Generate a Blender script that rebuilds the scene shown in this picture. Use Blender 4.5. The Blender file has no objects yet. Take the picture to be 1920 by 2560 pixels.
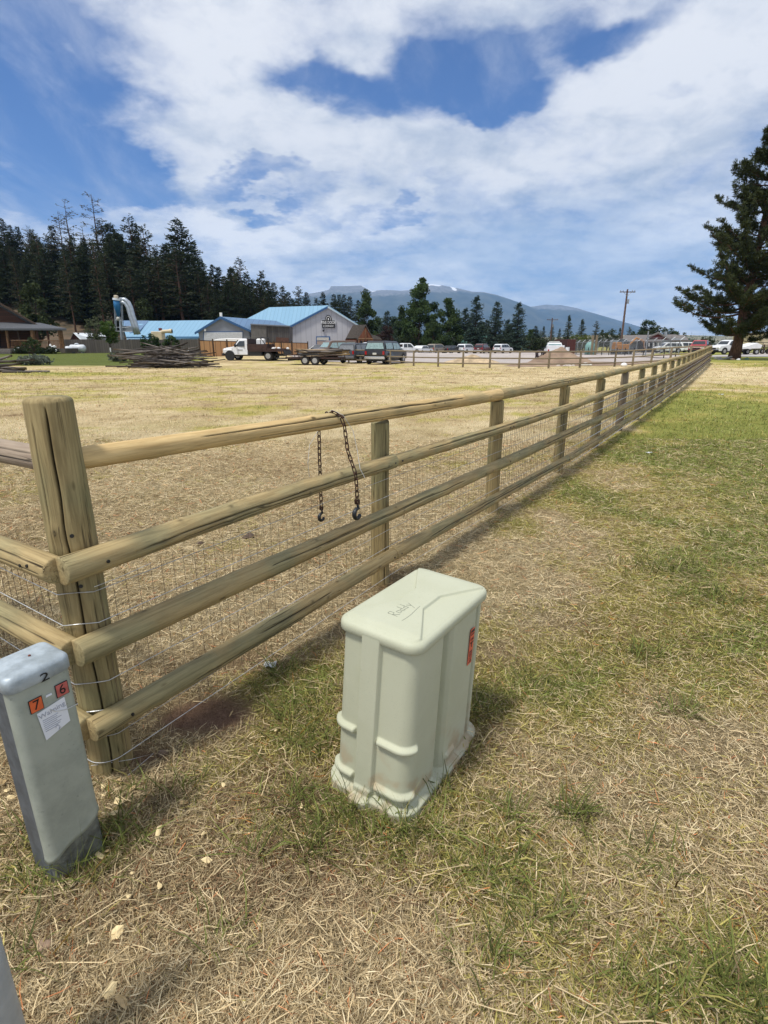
import bpy, bmesh, math, random
import numpy as np
from mathutils import Vector, Matrix, Euler
random.seed(7); np.random.seed(7)
R = math.radians
C = bpy.context.scene.collection
scn = bpy.context.scene

# ------------------------------------------------------------------ camera
EYE = 1.6; FPX = 1359.0; PITCH = math.atan((1280-862)/FPX)
cp, sp = math.cos(PITCH), math.sin(PITCH)
cam = bpy.data.cameras.new('camera'); camo = bpy.data.objects.new('camera', cam); C.objects.link(camo)
camo.location = (0, 0, EYE); camo.rotation_euler = (math.pi/2-PITCH, 0, 0)
cam.sensor_fit = 'VERTICAL'; cam.sensor_height = 24.0; cam.lens = 24.0*FPX/2560.0
cam.clip_start = 0.05; cam.clip_end = 40000
scn.camera = camo
def ray(px, py):
    x = (px-960)/FPX; y = (py-1280)/FPX
    return x, cp-sp*y, -(sp+cp*y)
def at(px, py, Y):
    x, F, u = ray(px, py); t = Y/F
    return Vector((x*t, Y, EYE+u*t))
def gp(px, py, z=0.0):
    x, F, u = ray(px, py); t = (z-EYE)/u
    return (x*t, F*t)

# ------------------------------------------------------------------ light
SUN_EL, SUN_AZ = 66.0, 229.0           # azimuth clockwise from +Y
sd = Vector((math.sin(R(SUN_AZ))*math.cos(R(SUN_EL)), math.cos(R(SUN_AZ))*math.cos(R(SUN_EL)), math.sin(R(SUN_EL))))
sl = bpy.data.lights.new('sun', 'SUN'); sl.energy = 3.3; sl.angle = R(9); sl.color = (1.0, .955, .88)
so = bpy.data.objects.new('sun', sl); C.objects.link(so); so.rotation_euler = sd.to_track_quat('Z', 'Y').to_euler(); so.location = (0, 0, 30)
scn.view_settings.view_transform = 'Standard'; scn.view_settings.look = 'None'
scn.view_settings.exposure = 0.22; scn.view_settings.gamma = 1.0
scn.view_settings.use_curve_mapping = False

# node helper -------------------------------------------------------
class NT:
    def __init__(s, nt): s.nt = nt; s.n = nt.nodes; s.l = nt.links
    def new(s, t, **k):
        n = s.n.new(t)
        for a, b in k.items(): setattr(n, a, b)
        return n
    def put(s, sock, v):
        if isinstance(v, bpy.types.NodeSocket): s.l.new(v, sock)
        elif v is not None:
            try: sock.default_value = v
            except Exception: sock.default_value = (*v, 1)
    def math(s, op, a, b=None, c=None, clamp=False):
        n = s.new('ShaderNodeMath', operation=op, use_clamp=clamp)
        s.put(n.inputs[0], a); s.put(n.inputs[1], b); s.put(n.inputs[2], c)
        return n.outputs[0]
    def vmath(s, op, a, b=None, out=0, sc=None):
        n = s.new('ShaderNodeVectorMath', operation=op)
        s.put(n.inputs[0], a); s.put(n.inputs[1], b)
        if sc is not None: s.put(n.inputs[3], sc)
        return n.outputs[out]
    def mix(s, f, a, b, bt='MIX'):
        n = s.new('ShaderNodeMix', data_type='RGBA', blend_type=bt)
        s.put(n.inputs[0], f); s.put(n.inputs[6], a if isinstance(a, bpy.types.NodeSocket) else (*a[:3], 1)); s.put(n.inputs[7], b if isinstance(b, bpy.types.NodeSocket) else (*b[:3], 1))
        return n.outputs[2]
    def rng(s, v, a, b, c=0.0, d=1.0, t='SMOOTHSTEP'):
        n = s.new('ShaderNodeMapRange', interpolation_type=t)
        for i, q in enumerate((v, a, b, c, d)): s.put(n.inputs[i], q)
        return n.outputs[0]
    def noise(s, vec, sc, det=4, rough=.55, dist=0.0, out=0):
        n = s.new('ShaderNodeTexNoise'); s.put(n.inputs['Vector'], vec)
        n.inputs['Scale'].default_value = sc; n.inputs['Detail'].default_value = det
        n.inputs['Roughness'].default_value = rough; n.inputs['Distortion'].default_value = dist
        return n.outputs[out]
    def mapping(s, vec, loc=(0, 0, 0), rot=(0, 0, 0), sc=(1, 1, 1)):
        n = s.new('ShaderNodeMapping'); s.put(n.inputs[0], vec)
        n.inputs[1].default_value = loc; n.inputs[2].default_value = rot; n.inputs[3].default_value = sc
        return n.outputs[0]

# ------------------------------------------------------------------ sky: Nishita with a broken cloud deck
def build_world():
    w = bpy.data.worlds.new('World'); scn.world = w; w.use_nodes = True
    w.node_tree.nodes.clear(); T = NT(w.node_tree)
    tc = T.new('ShaderNodeTexCoord'); d = T.vmath('NORMALIZE', tc.outputs['Generated'])
    sep = T.new('ShaderNodeSeparateXYZ'); T.l.new(d, sep.inputs[0])
    x, y, z = sep.outputs
    sky = T.new('ShaderNodeTexSky', sky_type='NISHITA', sun_disc=False)
    sky.sun_elevation = R(SUN_EL); sky.sun_rotation = R(SUN_AZ); sky.altitude = 1100; sky.air_density = 1.0; sky.dust_density = .3; sky.ozone_density = 3.0
    # direction in degrees (azimuth, elevation)
    az = T.math('MULTIPLY', T.math('ARCTAN2', x, y), 57.2958)
    el = T.math('MULTIPLY', T.math('ARCSINE', z), 57.2958)
    ae = T.new('ShaderNodeCombineXYZ'); T.l.new(az, ae.inputs[0]); T.l.new(el, ae.inputs[1])
    # cloud deck coordinates (flat layer seen in perspective)
    den = T.math('ADD', T.math('MAXIMUM', z, 0.0), .24)
    u = T.math('DIVIDE', x, den); v = T.math('DIVIDE', y, den)
    p = T.new('ShaderNodeCombineXYZ'); T.l.new(u, p.inputs[0]); T.l.new(v, p.inputs[1]); p = p.outputs[0]
    warp = T.vmath('SUBTRACT', T.noise(p, 1.3, 3, .5, out=1), (.5, .5, .5))
    warpd = T.vmath('SCALE', warp, sc=8.0)
    aew = T.vmath('ADD', ae.outputs[0], warpd)
    w2 = T.vmath('SUBTRACT', T.noise(p, 5.0, 4, .6, out=1), (.5, .5, .5))
    aew = T.vmath('ADD', aew, T.vmath('SCALE', w2, sc=5.5))
    def dirp(px, py):
        a, F, b = ray(px, py); L = math.sqrt(a*a+F*F+b*b)
        return math.degrees(math.atan2(a, F)), math.degrees(math.asin(b/L))
    def blob(px, py, ra, rb, rot=0, soft=.45):
        a0, e0 = dirp(px, py)
        k = 57.3/1359/math.hypot(1, (py-1280)/FPX)    # degrees per pixel about there
        m = T.vmath('SUBTRACT', aew, (a0, e0, 0))
        n = T.new('ShaderNodeMapping', vector_type='POINT'); T.l.new(m, n.inputs[0]); n.inputs[2].default_value = (0, 0, R(rot))
        n2 = T.vmath('MULTIPLY', n.outputs[0], (1/(ra*k*1.15), 1/(rb*k), 0))
        ln = T.vmath('LENGTH', n2, out=1)
        return T.rng(ln, 1+soft, 1-soft, 0, 1)
    holes = [(90, 300, 230, 190, 0, 1), (150, 60, 250, 190, 0, .7), (270, 400, 150, 70, 25, 1), (860, 250, 190, 62, 12, 1), (1230, 160, 260, 66, -8, .64), (1480, 100, 140, 40, -10, .25),
             (1130, 200, 150, 60, 10, .8), (650, 462, 105, 20, 0, .66), (1015, 525, 80, 18, 0, .6), (860, 492, 90, 12, 0, .2), (1560, 60, 130, 40, -20, .45),
             (1240, 250, 120, 26, -10, .6), (30, 440, 120, 22, 0, .35), (1150, 60, 120, 40, 0, .35), (1700, 205, 60, 20, 0, .5)]
    puffs = [(1000, 205, 100, 50, 20, .6), (1120, 130, 60, 25, 10, .35), (1340, 180, 60, 26, 0, .4), (1180, 30, 120, 40, 0, .4), (330, 90, 140, 120, 0, .5), (430, 120, 240, 150, -25, .5), (560, 190, 170, 90, 0, .5), (540, 540, 130, 22, 0, .6), (1070, 473, 26, 9, 0, .9),
             (1740, 180, 200, 150, 0, .5), (1490, 330, 300, 90, 0, .4), (700, 350, 460, 70, 0, .8), (520, 430, 90, 30, 0, .5), (880, 400, 260, 60, 0, .6), (160, 120, 40, 18, 30, .8), (10, 430, 50, 26, 0, .8), (900, 560, 300, 40, 0, .3)]
    cov = .67
    for px, py, ra, rb, ro, am in holes: cov = T.math('SUBTRACT', cov, T.math('MULTIPLY', blob(px, py, ra, rb, ro), am*.62))
    for px, py, ra, rb, ro, am in puffs: cov = T.math('ADD', cov, T.math('MULTIPLY', blob(px, py, ra, rb, ro), am*.3))
    n1 = T.noise(p, 2.2, 8, .62, .25); n2 = T.noise(p, 9.0, 7, .65, .3)
    nn = T.math('ADD', T.math('MULTIPLY', T.math('SUBTRACT', n1, .5), 1.1), T.math('MULTIPLY', T.math('SUBTRACT', n2, .5), .72))
    dens = T.math('ADD', cov, nn)
    alpha = T.rng(dens, .0, .90)
    veil = T.math('MULTIPLY', T.rng(T.noise(T.mapping(p, rot=(0, 0, .6), sc=(1, .45, 1)), 3.0, 7, .62, .5), .42, .78), .42)
    alpha = T.math('MAXIMUM', alpha, veil)
    # cloud brightness: thick parts grey-blue below, sunlit parts white
    nb = T.noise(T.vmath('ADD', p, (.18, .12, 0)), 2.0, 7, .58, .3)
    nc = T.noise(p, 7.0, 6, .6, .3)
    lit = T.math('ADD', T.math('MULTIPLY', nb, .95), T.math('MULTIPLY', nc, .75))
    lit = T.rng(lit, .52, 1.02)
    dark = blob(1420, 640, 380, 120, 0, .6)
    dark2 = blob(1560, 430, 260, 60, 0, .6)
    lit = T.math('SUBTRACT', lit, T.math('MULTIPLY', dark, .5))
    lit = T.math('SUBTRACT', lit, T.math('MULTIPLY', dark2, .2), clamp=True)
    bright = None
    for b in [(400, 110, 230, 130, 0, .45), (540, 545, 160, 26, 0, .7), (1650, 560, 120, 50, -20, .6), (1350, 420, 160, 40, 0, .35), (1150, 740, 500, 36, 0, .35), (850, 560, 240, 40, 0, .35), (1600, 740, 300, 26, 0, .35), (1750, 250, 160, 100, 0, .2)]:
        q = T.math('MULTIPLY', blob(*b[:5], .7), b[5]); bright = q if bright is None else T.math('ADD', bright, q)
    lit = T.math('ADD', lit, bright, clamp=True)
    ccol = T.mix(lit, (4.0, 4.7, 5.9), (7.9, 8.05, 8.4))
    ccol = T.mix(T.math('MULTIPLY', dark, .5), ccol, (3.7, 4.9, 6.7))
    skyc = T.mix(1.0, sky.outputs[0], (.50, .72, 1.05), 'MULTIPLY')
    hz = T.rng(el, 16, 1, 1.0, 1.45); ccol = T.vmath('SCALE', ccol, sc=hz)
    col = T.mix(alpha, skyc, ccol)
    # lower hemisphere: plain ground bounce
    bg = T.new('ShaderNodeBackground'); T.l.new(col, bg.inputs[0]); bg.inputs[1].default_value = .1
    out = T.new('ShaderNodeOutputWorld'); T.l.new(bg.outputs[0], out.inputs[0])
build_world()
try: scn.world.cycles.sampling_method = 'MANUAL'; scn.world.cycles.sample_map_resolution = 512
except Exception: pass

# ------------------------------------------------------------------ numpy helpers
def S(a, b, x):
    t = np.clip((np.asarray(x, float)-a)/(b-a), 0, 1); return t*t*(3-2*t)
def vn(x, y, seed=0):
    x = np.asarray(x, float); y = np.asarray(y, float)
    xi = np.floor(x); yi = np.floor(y); fx = x-xi; fy = y-yi; fx = fx*fx*(3-2*fx); fy = fy*fy*(3-2*fy)
    def h(a, b):
        q = np.sin(a*127.1+b*311.7+seed*74.7)*43758.5453; return q-np.floor(q)
    return (h(xi, yi)*(1-fx)+h(xi+1, yi)*fx)*(1-fy)+(h(xi, yi+1)*(1-fx)+h(xi+1, yi+1)*fx)*fy
def fbm(x, y, o=4, seed=0):
    s = 0; a = .5
    for i in range(o): s = s+a*vn(x*2**i, y*2**i, seed+i); a *= .5
    return s/(1-.5**o)
def terrain(x, y):
    x = np.asarray(x, float); y = np.asarray(y, float); r = x/np.maximum(y, .5)
    z = .55*S(42, 72, y)*S(-.05, -.22, r)+.36*S(12, 46, y)*S(.40, .56, r)
    z = z+(fbm(x*.9, y*.9, 3, 5)-.5)*.05*S(.5, 2, y)*(1-.6*S(30, 60, y))
    return z
def tz(x, y): return float(terrain(x, y))
def hillz(x, y):
    x = np.asarray(x, float); y = np.asarray(y, float); r = x/np.maximum(y, 1)
    amp = np.interp(r, [-1.4, -.9, -.68, -.5, -.34, -.2, -.1], [38, 32, 28, 18, 9, 3, 0])
    return amp*S(96, 190, y)+(fbm(x*.05, y*.05, 3, 2)-.5)*3*S(105, 140, y)*(amp > 0)

# ------------------------------------------------------------------ object helpers
def tag(o, label=None, cat=None, group=None, kind=None):
    if label: o['label'] = label
    if cat: o['category'] = cat
    if group: o['group'] = group
    if kind: o['kind'] = kind
    return o
def thing(name, label, cat, loc=(0, 0, 0), rz=0, group=None):
    o = bpy.data.objects.new(name, None); C.objects.link(o); o.location = loc; o.rotation_euler = (0, 0, rz)
    o.empty_display_size = .2
    return tag(o, label, cat, group)
def npmesh(name, V, F, mat, parent=None, attrs=None, smooth=False, rel=None):
    """V (n,3) array; F list of (m,k) arrays of faces"""
    me = bpy.data.meshes.new(name); V = np.asarray(V, np.float32)
    if not isinstance(F, list): F = [F]
    F = [np.asarray(f, np.int32) for f in F if len(f)]
    loops = np.concatenate([f.ravel() for f in F]); tot = np.concatenate([np.full(len(f), f.shape[1], np.int32) for f in F])
    st = np.concatenate([[0], np.cumsum(tot)[:-1]]).astype(np.int32)
    me.vertices.add(len(V)); me.vertices.foreach_set('co', V.ravel())
    me.loops.add(len(loops)); me.loops.foreach_set('vertex_index', loops)
    me.polygons.add(len(tot)); me.polygons.foreach_set('loop_start', st); me.polygons.foreach_set('loop_total', tot)
    if smooth: me.polygons.foreach_set('use_smooth', np.ones(len(tot), bool))
    me.update(calc_edges=True)
    for k, (ty, dom, arr) in (attrs or {}).items():
        a = me.attributes.new(k, ty, dom); key = 'vector' if ty == 'FLOAT_VECTOR' else ('color' if ty == 'FLOAT_COLOR' else 'value')
        a.data.foreach_set(key, np.asarray(arr, np.float32).ravel())
    o = bpy.data.objects.new(name, me); C.objects.link(o)
    if mat is not None: me.materials.append(mat)
    if parent is not None: o.parent = parent
    return o
class MB:
    def __init__(s): s.v = []; s.f = []; s.uvw = []
    def add(s, vs, fs, uvw=None):
        b = len(s.v); s.v += [tuple(v) for v in vs]; s.f += [tuple(i+b for i in f) for f in fs]
        s.uvw += list(uvw) if uvw is not None else [tuple(v) for v in vs]
        return s
    def box(s, c, d, rz=0, rot=None):
        M = rot if rot is not None else Matrix.Rotation(rz, 3, 'Z')
        vs = [Vector(c)+M@Vector((x*d[0]/2, y*d[1]/2, z*d[2]/2)) for x in (-1, 1) for y in (-1, 1) for z in (-1, 1)]
        return s.add(vs, [(0, 1, 3, 2), (4, 6, 7, 5), (0, 4, 5, 1), (2, 3, 7, 6), (0, 2, 6, 4), (1, 5, 7, 3)])
    def cbox(s, c, d, b=.02, rz=0):
        """box with chamfered vertical and top edges"""
        hx, hy, hz = d[0]/2, d[1]/2, d[2]/2
        def ring(k, z): return [(-hx+k, -hy, z), (hx-k, -hy, z), (hx, -hy+k, z), (hx, hy-k, z), (hx-k, hy, z), (-hx+k, hy, z), (-hx, hy-k, z), (-hx, -hy+k, z)]
        def ringi(k, z): return [(x*(1-b/hx), y*(1-b/hy), z) for x, y, _ in ring(k, z)]
        rs = [ring(b, -hz), ring(b, hz-b), ringi(b, hz)]
        M = Matrix.Rotation(rz, 3, 'Z'); vs = [Vector(c)+M@Vector(p) for r in rs for p in r]
        fs = [tuple(range(7, -1, -1)), tuple(range(16, 24))]
        for k in range(2):
            for i in range(8): j = (i+1) % 8; fs.append((k*8+i, k*8+j, k*8+8+j, k*8+8+i))
        return s.add(vs, fs)
    def prism(s, poly, dvec, inset=0):
        """extrude 3d polygon by dvec"""
        n = len(poly); a = [Vector(p) for p in poly]; b = [p+Vector(dvec) for p in a]
        fs = [tuple(range(n-1, -1, -1)), tuple(range(n, 2*n))]+[(i, (i+1) % n, n+(i+1) % n, n+i) for i in range(n)]
        return s.add(a+b, fs)
    def tube(s, pts, rad, n=8, caps=True, closed=False):
        pts = [Vector(p) for p in pts]; m = len(pts); rad = rad if hasattr(rad, '__len__') else [rad]*m
        t0 = (pts[1]-pts[0]).normalized(); up = Vector((0, 0, 1)) if abs(t0.z) < .9 else Vector((1, 0, 0))
        nx = t0.cross(up).normalized(); vs = []; uv = []; sl = 0
        for i, p in enumerate(pts):
            if closed: t = (pts[(i+1) % m]-pts[i-1]).normalized()
            else: t = (pts[min(i+1, m-1)]-pts[max(i-1, 0)]).normalized()
            nx = (nx-t*nx.dot(t)).normalized(); ny = t.cross(nx)
            if i: sl += (p-pts[i-1]).length
            for k in range(n):
                a = 2*math.pi*k/n; vs.append(p+(nx*math.cos(a)+ny*math.sin(a))*rad[i]); uv.append((math.cos(a)*rad[i], math.sin(a)*rad[i], sl))
        fs = []; mm = m if closed else m-1
        for i in range(mm):
            i2 = (i+1) % m
            for k in range(n): k2 = (k+1) % n; fs.append((i*n+k, i*n+k2, i2*n+k2, i2*n+k))
        if caps and not closed: fs += [tuple(range(n-1, -1, -1)), tuple(range((m-1)*n, m*n))]
        return s.add(vs, fs, uv)
    def sphere(s, c, r, n=10, m=7, rot=None):
        r = r if hasattr(r, '__len__') else (r, r, r); vs = [Vector((0, 0, -r[2]))]
        for i in range(1, m):
            a = math.pi*i/m-math.pi/2
            for k in range(n): b = 2*math.pi*k/n; vs.append(Vector((math.cos(a)*math.cos(b)*r[0], math.cos(a)*math.sin(b)*r[1], math.sin(a)*r[2])))
        vs.append(Vector((0, 0, r[2])))
        if rot is not None: vs = [rot@v for v in vs]
        fs = [(0, 1+(k+1) % n, 1+k) for k in range(n)]+[(len(vs)-1, len(vs)-1-n+k, len(vs)-1-n+(k+1) % n) for k in range(n)]
        for i in range(m-2):
            for k in range(n): k2 = (k+1) % n; a = 1+i*n; fs.append((a+k, a+k2, a+n+k2, a+n+k))
        return s.add([Vector(c)+v for v in vs], fs)
    def build(s, name, mat, parent=None, smooth=False, bevel=0):
        me = bpy.data.meshes.new(name); me.from_pydata(s.v, [], s.f); me.update()
        a = me.attributes.new('uvw', 'FLOAT_VECTOR', 'POINT'); a.data.foreach_set('vector', np.asarray(s.uvw, np.float32).ravel())
        if smooth: me.polygons.foreach_set('use_smooth', [True]*len(me.polygons))
        o = bpy.data.objects.new(name, me); C.objects.link(o); me.materials.append(mat)
        if parent is not None: o.parent = parent
        if bevel:
            b = o.modifiers.new('bevel', 'BEVEL'); b.width = bevel; b.segments = 2; b.limit_method = 'ANGLE'; b.angle_limit = R(40)
        return o
def dup(root, loc=None, rz=None, label=None, scale=None, group=None):
    r = root.copy(); C.objects.link(r)
    if loc is not None: r.location = loc
    if rz is not None: r.rotation_euler = (0, 0, rz)
    if scale is not None: r.scale = scale
    if label: r['label'] = label
    if group: r['group'] = group
    for ch in list(root.children):
        c = ch.copy(); C.objects.link(c); c.parent = r
        for g in list(ch.children):
            d = g.copy(); C.objects.link(d); d.parent = c
    return r
def text_part(name, txt, size, mat, parent, M, depth=.002):
    cu = bpy.data.curves.new('lettering', 'FONT'); cu.body = txt; cu.size = size; cu.align_x = 'CENTER'; cu.align_y = 'CENTER'; cu.extrude = depth
    to = bpy.data.objects.new('lettering', cu); C.objects.link(to); dg = bpy.context.evaluated_depsgraph_get()
    me = bpy.data.meshes.new_from_object(to.evaluated_get(dg)); bpy.data.objects.remove(to); bpy.data.curves.remove(cu)
    me.transform(M); me.materials.clear(); me.materials.append(mat)
    o = bpy.data.objects.new(name, me); C.objects.link(o)
    if parent is not None: o.parent = parent
    return o

# ------------------------------------------------------------------ materials
def mat(name, col, rough=.7, metal=0, var=.25, sc=8.0, bump=0.0, col2=None, coord='Object', spec=.4, stretch=(1, 1, 1), bsc=None):
    m = bpy.data.materials.new(name); m.use_nodes = True; T = NT(m.node_tree); b = T.n['Principled BSDF']
    tc = T.new('ShaderNodeTexCoord'); v = T.mapping(tc.outputs[coord], sc=stretch)
    n = T.noise(v, sc, 6, .6)
    c2 = col2 or tuple(c*(1-var) for c in col); c1 = tuple(min(1, c*(1+var*.4)) for c in col)
    T.l.new(T.mix(T.rng(n, .3, .7), c2, c1), b.inputs['Base Color'])
    b.inputs['Roughness'].default_value = rough; b.inputs['Metallic'].default_value = metal; b.inputs['Specular IOR Level'].default_value = spec
    if bump:
        bp = T.new('ShaderNodeBump'); bp.inputs['Strength'].default_value = bump; bp.inputs['Distance'].default_value = .01
        T.l.new(T.noise(v, bsc or sc*4, 5, .6), bp.inputs['Height']); T.l.new(bp.outputs[0], b.inputs['Normal'])
    return m
def wood(name, light, dark, green=None, crack=.0, stretch=.06, bump=.5, greyp=0, attr=True):
    m = bpy.data.materials.new(name); m.use_nodes = True; T = NT(m.node_tree); b = T.n['Principled BSDF']
    at_ = T.new('ShaderNodeAttribute', attribute_name='uvw'); oi = T.new('ShaderNodeObjectInfo')
    v0 = T.vmath('ADD', at_.outputs['Vector'], T.vmath('SCALE', (7.3, 3.1, 11.7), sc=oi.outputs['Random']))
    v = T.vmath('MULTIPLY', v0, (1, 1, stretch))
    g1 = T.noise(v, 60, 6, .65, .6); g2 = T.noise(T.vmath('MULTIPLY', v0, (1, 1, .25)), 14, 5, .6)
    big = T.noise(T.vmath('MULTIPLY', v0, (1, 1, .6)), 5, 3, .5)
    col = T.mix(T.rng(g1, .3, .7), dark, light)
    if green: col = T.mix(T.rng(big, .4, .65), col, T.mix(T.rng(g1, .3, .7), tuple(c*.6 for c in green), green))
    col = T.mix(T.rng(g2, .55, .85, 0, .45), col, tuple(c*.55 for c in dark))
    # knots
    vo = T.new('ShaderNodeTexVoronoi'); T.l.new(T.vmath('MULTIPLY', v0, (9, 9, 3.2)), vo.inputs['Vector']); vo.inputs['Scale'].default_value = 1.0
    kn = T.rng(vo.outputs['Distance'], .10, .05)
    col = T.mix(T.math('MULTIPLY', kn, .75), col, tuple(c*.35 for c in dark))
    # long drying checks
    ck = T.noise(T.vmath('MULTIPLY', v0, (1, 1, .02)), 34, 2, .4, .2)
    line = T.rng(T.math('ABSOLUTE', T.math('SUBTRACT', ck, .5)), .010, .002)
    gate = T.rng(T.noise(T.vmath('MULTIPLY', v0, (6, 6, 1.1)), 1.0, 2), .5, .6)
    line = T.math('MULTIPLY', line, gate)
    col = T.mix(T.math('MULTIPLY', line, .7), col, (.02, .014, .008))
    tint = T.new('ShaderNodeAttribute', attribute_name='dark')
    col = T.mix(tint.outputs['Fac'], col, (.012, .009, .006))
    T.l.new(col, b.inputs['Base Color']); b.inputs['Roughness'].default_value = .78; b.inputs['Specular IOR Level'].default_value = .25
    bp = T.new('ShaderNodeBump'); bp.inputs['Strength'].default_value = bump; bp.inputs['Distance'].default_value = .004
    hgt = T.math('SUBTRACT', T.math('ADD', g1, T.math('MULTIPLY', g2, .6)), T.math('MULTIPLY', line, 1.2))
    T.l.new(hgt, bp.inputs['Height']); T.l.new(bp.outputs[0], b.inputs['Normal'])
    return m
def leafmat(name, attr='col', tr=.25, rough=.65):
    m = bpy.data.materials.new(name); m.use_nodes = True; T = NT(m.node_tree); b = T.n['Principled BSDF']
    a = T.new('ShaderNodeAttribute', attribute_name=attr); T.l.new(a.outputs['Color'], b.inputs['Base Color'])
    b.inputs['Roughness'].default_value = rough; b.inputs['Specular IOR Level'].default_value = .2
    t = T.new('ShaderNodeBsdfTranslucent'); T.l.new(a.outputs['Color'], t.inputs[0])
    mx = T.new('ShaderNodeMixShader'); mx.inputs[0].default_value = tr; T.l.new(b.outputs[0], mx.inputs[1]); T.l.new(t.outputs[0], mx.inputs[2])
    T.l.new(mx.outputs[0], T.n['Material Output'].inputs[0]); return m
M = {}
M['post'] = wood('treated_post_wood', (.37, .29, .14), (.22, .165, .075), green=(.27, .24, .12))
M['rail'] = wood('treated_rail_wood', (.44, .335, .165), (.28, .205, .095), green=(.34, .295, .155))
M['rail_new'] = wood('new_rail_wood', (0.66, 0.48, 0.23), (0.44, 0.30, 0.13), green=(0.54, 0.41, 0.20), bump=.35)
M['rail_grey'] = wood('weathered_rail_wood', (.40, .32, .235), (.25, .19, .14), green=(.33, .28, .19))
M['rail_far'] = wood('old_rail_wood', (.26, .21, .14), (.16, .13, .085))
M['pole'] = wood('grey_pole_wood', (.24, .21, .185), (.095, .08, .07), bump=.3)
M['pole_d'] = wood('dark_pole_wood', (.095, .08, .07), (.035, .03, .026), bump=.3)
M['pole_l'] = wood('pale_pole_wood', (.48, .38, .25), (.30, .22, .14), bump=.3)
M['wire'] = mat('galvanised_wire', (.62, .62, .60), .4, .4, .3, 30)
M['wire_rust'] = mat('rusty_wire', (.17, .12, .085), .7, .3, .4, 30)
M['chain'] = mat('rusty_chain_steel', (.07, .035, .024), .6, .5, .5, 60, .4)
M['hook'] = mat('dark_hook_steel', (.06, .065, .07), .42, .8, .4, 50, .3)
M['leaf'] = leafmat('conifer_needles', tr=.12); M['leafb'] = leafmat('broad_leaves', tr=.25); M['blade'] = leafmat('grass_blades', tr=.2)
M['bark'] = mat('bark', (.07, .045, .03), .95, 0, .5, 6, .8, stretch=(4, 4, .8))
M['bark_red'] = mat('pine_bark', (.12, .065, .04), .95, 0, .6, 5, 1.0, stretch=(3, 3, .7))
M['bark_pale'] = mat('pale_bark', (.25, .21, .17), .9, 0, .4, 6, .5, stretch=(4, 4, 1))
M['black'] = mat('black_plastic', (.02, .02, .02), .5, 0, .2); M['tyre'] = mat('tyre_rubber', (.022, .02, .019), .85, 0, .3, 20)
M['rim'] = mat('steel_rim', (.42, .42, .42), .35, .5, .2); M['white'] = mat('white_paint', (.78, .78, .77), .4, 0, .06, 2)
M['glass'] = mat('dark_car_glass', (.02, .026, .03), .06, 0, .1, spec=.9); M['glass_teal'] = mat('pale_car_glass', (.25, .36, .36), .08, 0, .3, spec=.9)
M['red_lamp'] = mat('red_lamp', (.35, .01, .01), .3, 0, .1); M['lamp'] = mat('clear_lamp', (.55, .55, .5), .2, 0, .1)
M['chrome'] = mat('chrome', (.6, .6, .6), .2, .9, .1)
M['steel'] = mat('painted_steel', (.28, .30, .32), .5, .3, .3, 4)

# ------------------------------------------------------------------ ground colour map (shared by soil and grass blades)
U = np.array([.5437, .839]); Vn = np.array([-.839, .5437])
PB = [(-1.09, 1.79), (-.03, 3.53), (1.07, 5.17), (2.28, 6.99)]
def post_xy(n):
    if n < 4: return np.array(PB[n])
    s = 2.08*(n-3); q = np.array(PB[3])+U*s
    return q-np.array([.85*(s/49)**1.4, 0])
NPOST = 23
fx_, fy_ = zip(*[post_xy(n) for n in range(NPOST+1)])
def fence_side(x, y):
    """signed x distance to the long fence: + on the camera's lawn side"""
    return x-np.interp(y, [-5]+list(fy_), [-5.5]+list(fx_))
BL = []
def gb(px, py, rx, ry, g, st=0.0, br=0.0):
    x, y = gp(px, py); BL.append((x, y, rx, ry, g, st, br))
# px, py, radius across (m), radius away (m), green +, straw (brightness) +, bare soil +
gb(535, 1790, .20, .13, -.5, -.3, 1.3); gb(470, 1800, .13, .10, -.4, -.3, .9); gb(600, 1650, .25, .12, -.3, -.4, .5); gb(350, 1900, .10, .07, -.4, -.4, 1.0)
gb(720, 1700, .35, .25, .30, -.45); gb(760, 1830, .30, .22, .30, -.35); gb(860, 2120, .4, .2, .35, -.3); gb(640, 1950, .3, .2, .15, -.2)
gb(1130, 2180, .35, .16, .3, -.1); gb(200, 2120, .22, .15, .5, -.3); gb(90, 2330, .2, .1, .2, -.1)
gb(500, 2250, .5, .25, -.35, -.35, .1); gb(900, 2400, .5, .2, -.35, .25); gb(250, 2450, .5, .2, -.45, .15)
gb(1250, 1380, .7, .7, -.6, .8); gb(1430, 1300, .45, 1.1, -.5, .9); gb(1250, 1460, .5, .6, -.5, .7); gb(1520, 1180, .5, 1.5, -.4, .7); gb(1600, 1080, .5, 2.0, -.35, .6)
gb(1640, 1250, .6, 1.0, -.15, .5); gb(1500, 1520, .6, .5, .1, -.1); gb(1760, 1430, .8, .6, .35, -.2); gb(1850, 1600, .5, .35, .3, -.1)
gb(1700, 1110, 2.5, 3.2, .35, -.1); gb(1860, 1150, 1.5, 2.5, .3, .1); gb(1880, 1040, 3, 3, .3, .1); gb(1700, 1010, 2.5, 3.0, .25, .1); gb(1400, 1200, 1.0, 1.6, .25, .0)
gb(1700, 950, 7, 10, -.55, .45); gb(1850, 935, 6, 9, -.55, .45); gb(1550, 1300, .8, .8, .2, .1)
gb(1560, 1820, .55, .35, -.25, .35); gb(1800, 1880, .5, .3, -.3, .4, .2); gb(1820, 1750, .4, .3, -.15, .3); gb(1480, 1700, .4, .25, .25, .1); gb(1900, 2080, .4, .2, -.2, .3)
gb(1700, 2250, .5, .2, .1, .15); gb(1500, 2400, .6, .2, .25, -.2); gb(1850, 2480, .4, .15, .3, -.25); gb(1180, 1800, .2, .25, .15, -.55); gb(1240, 1680, .2, .3, .0, -.3)  # last two: utility box shadow put into the ground colour
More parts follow.
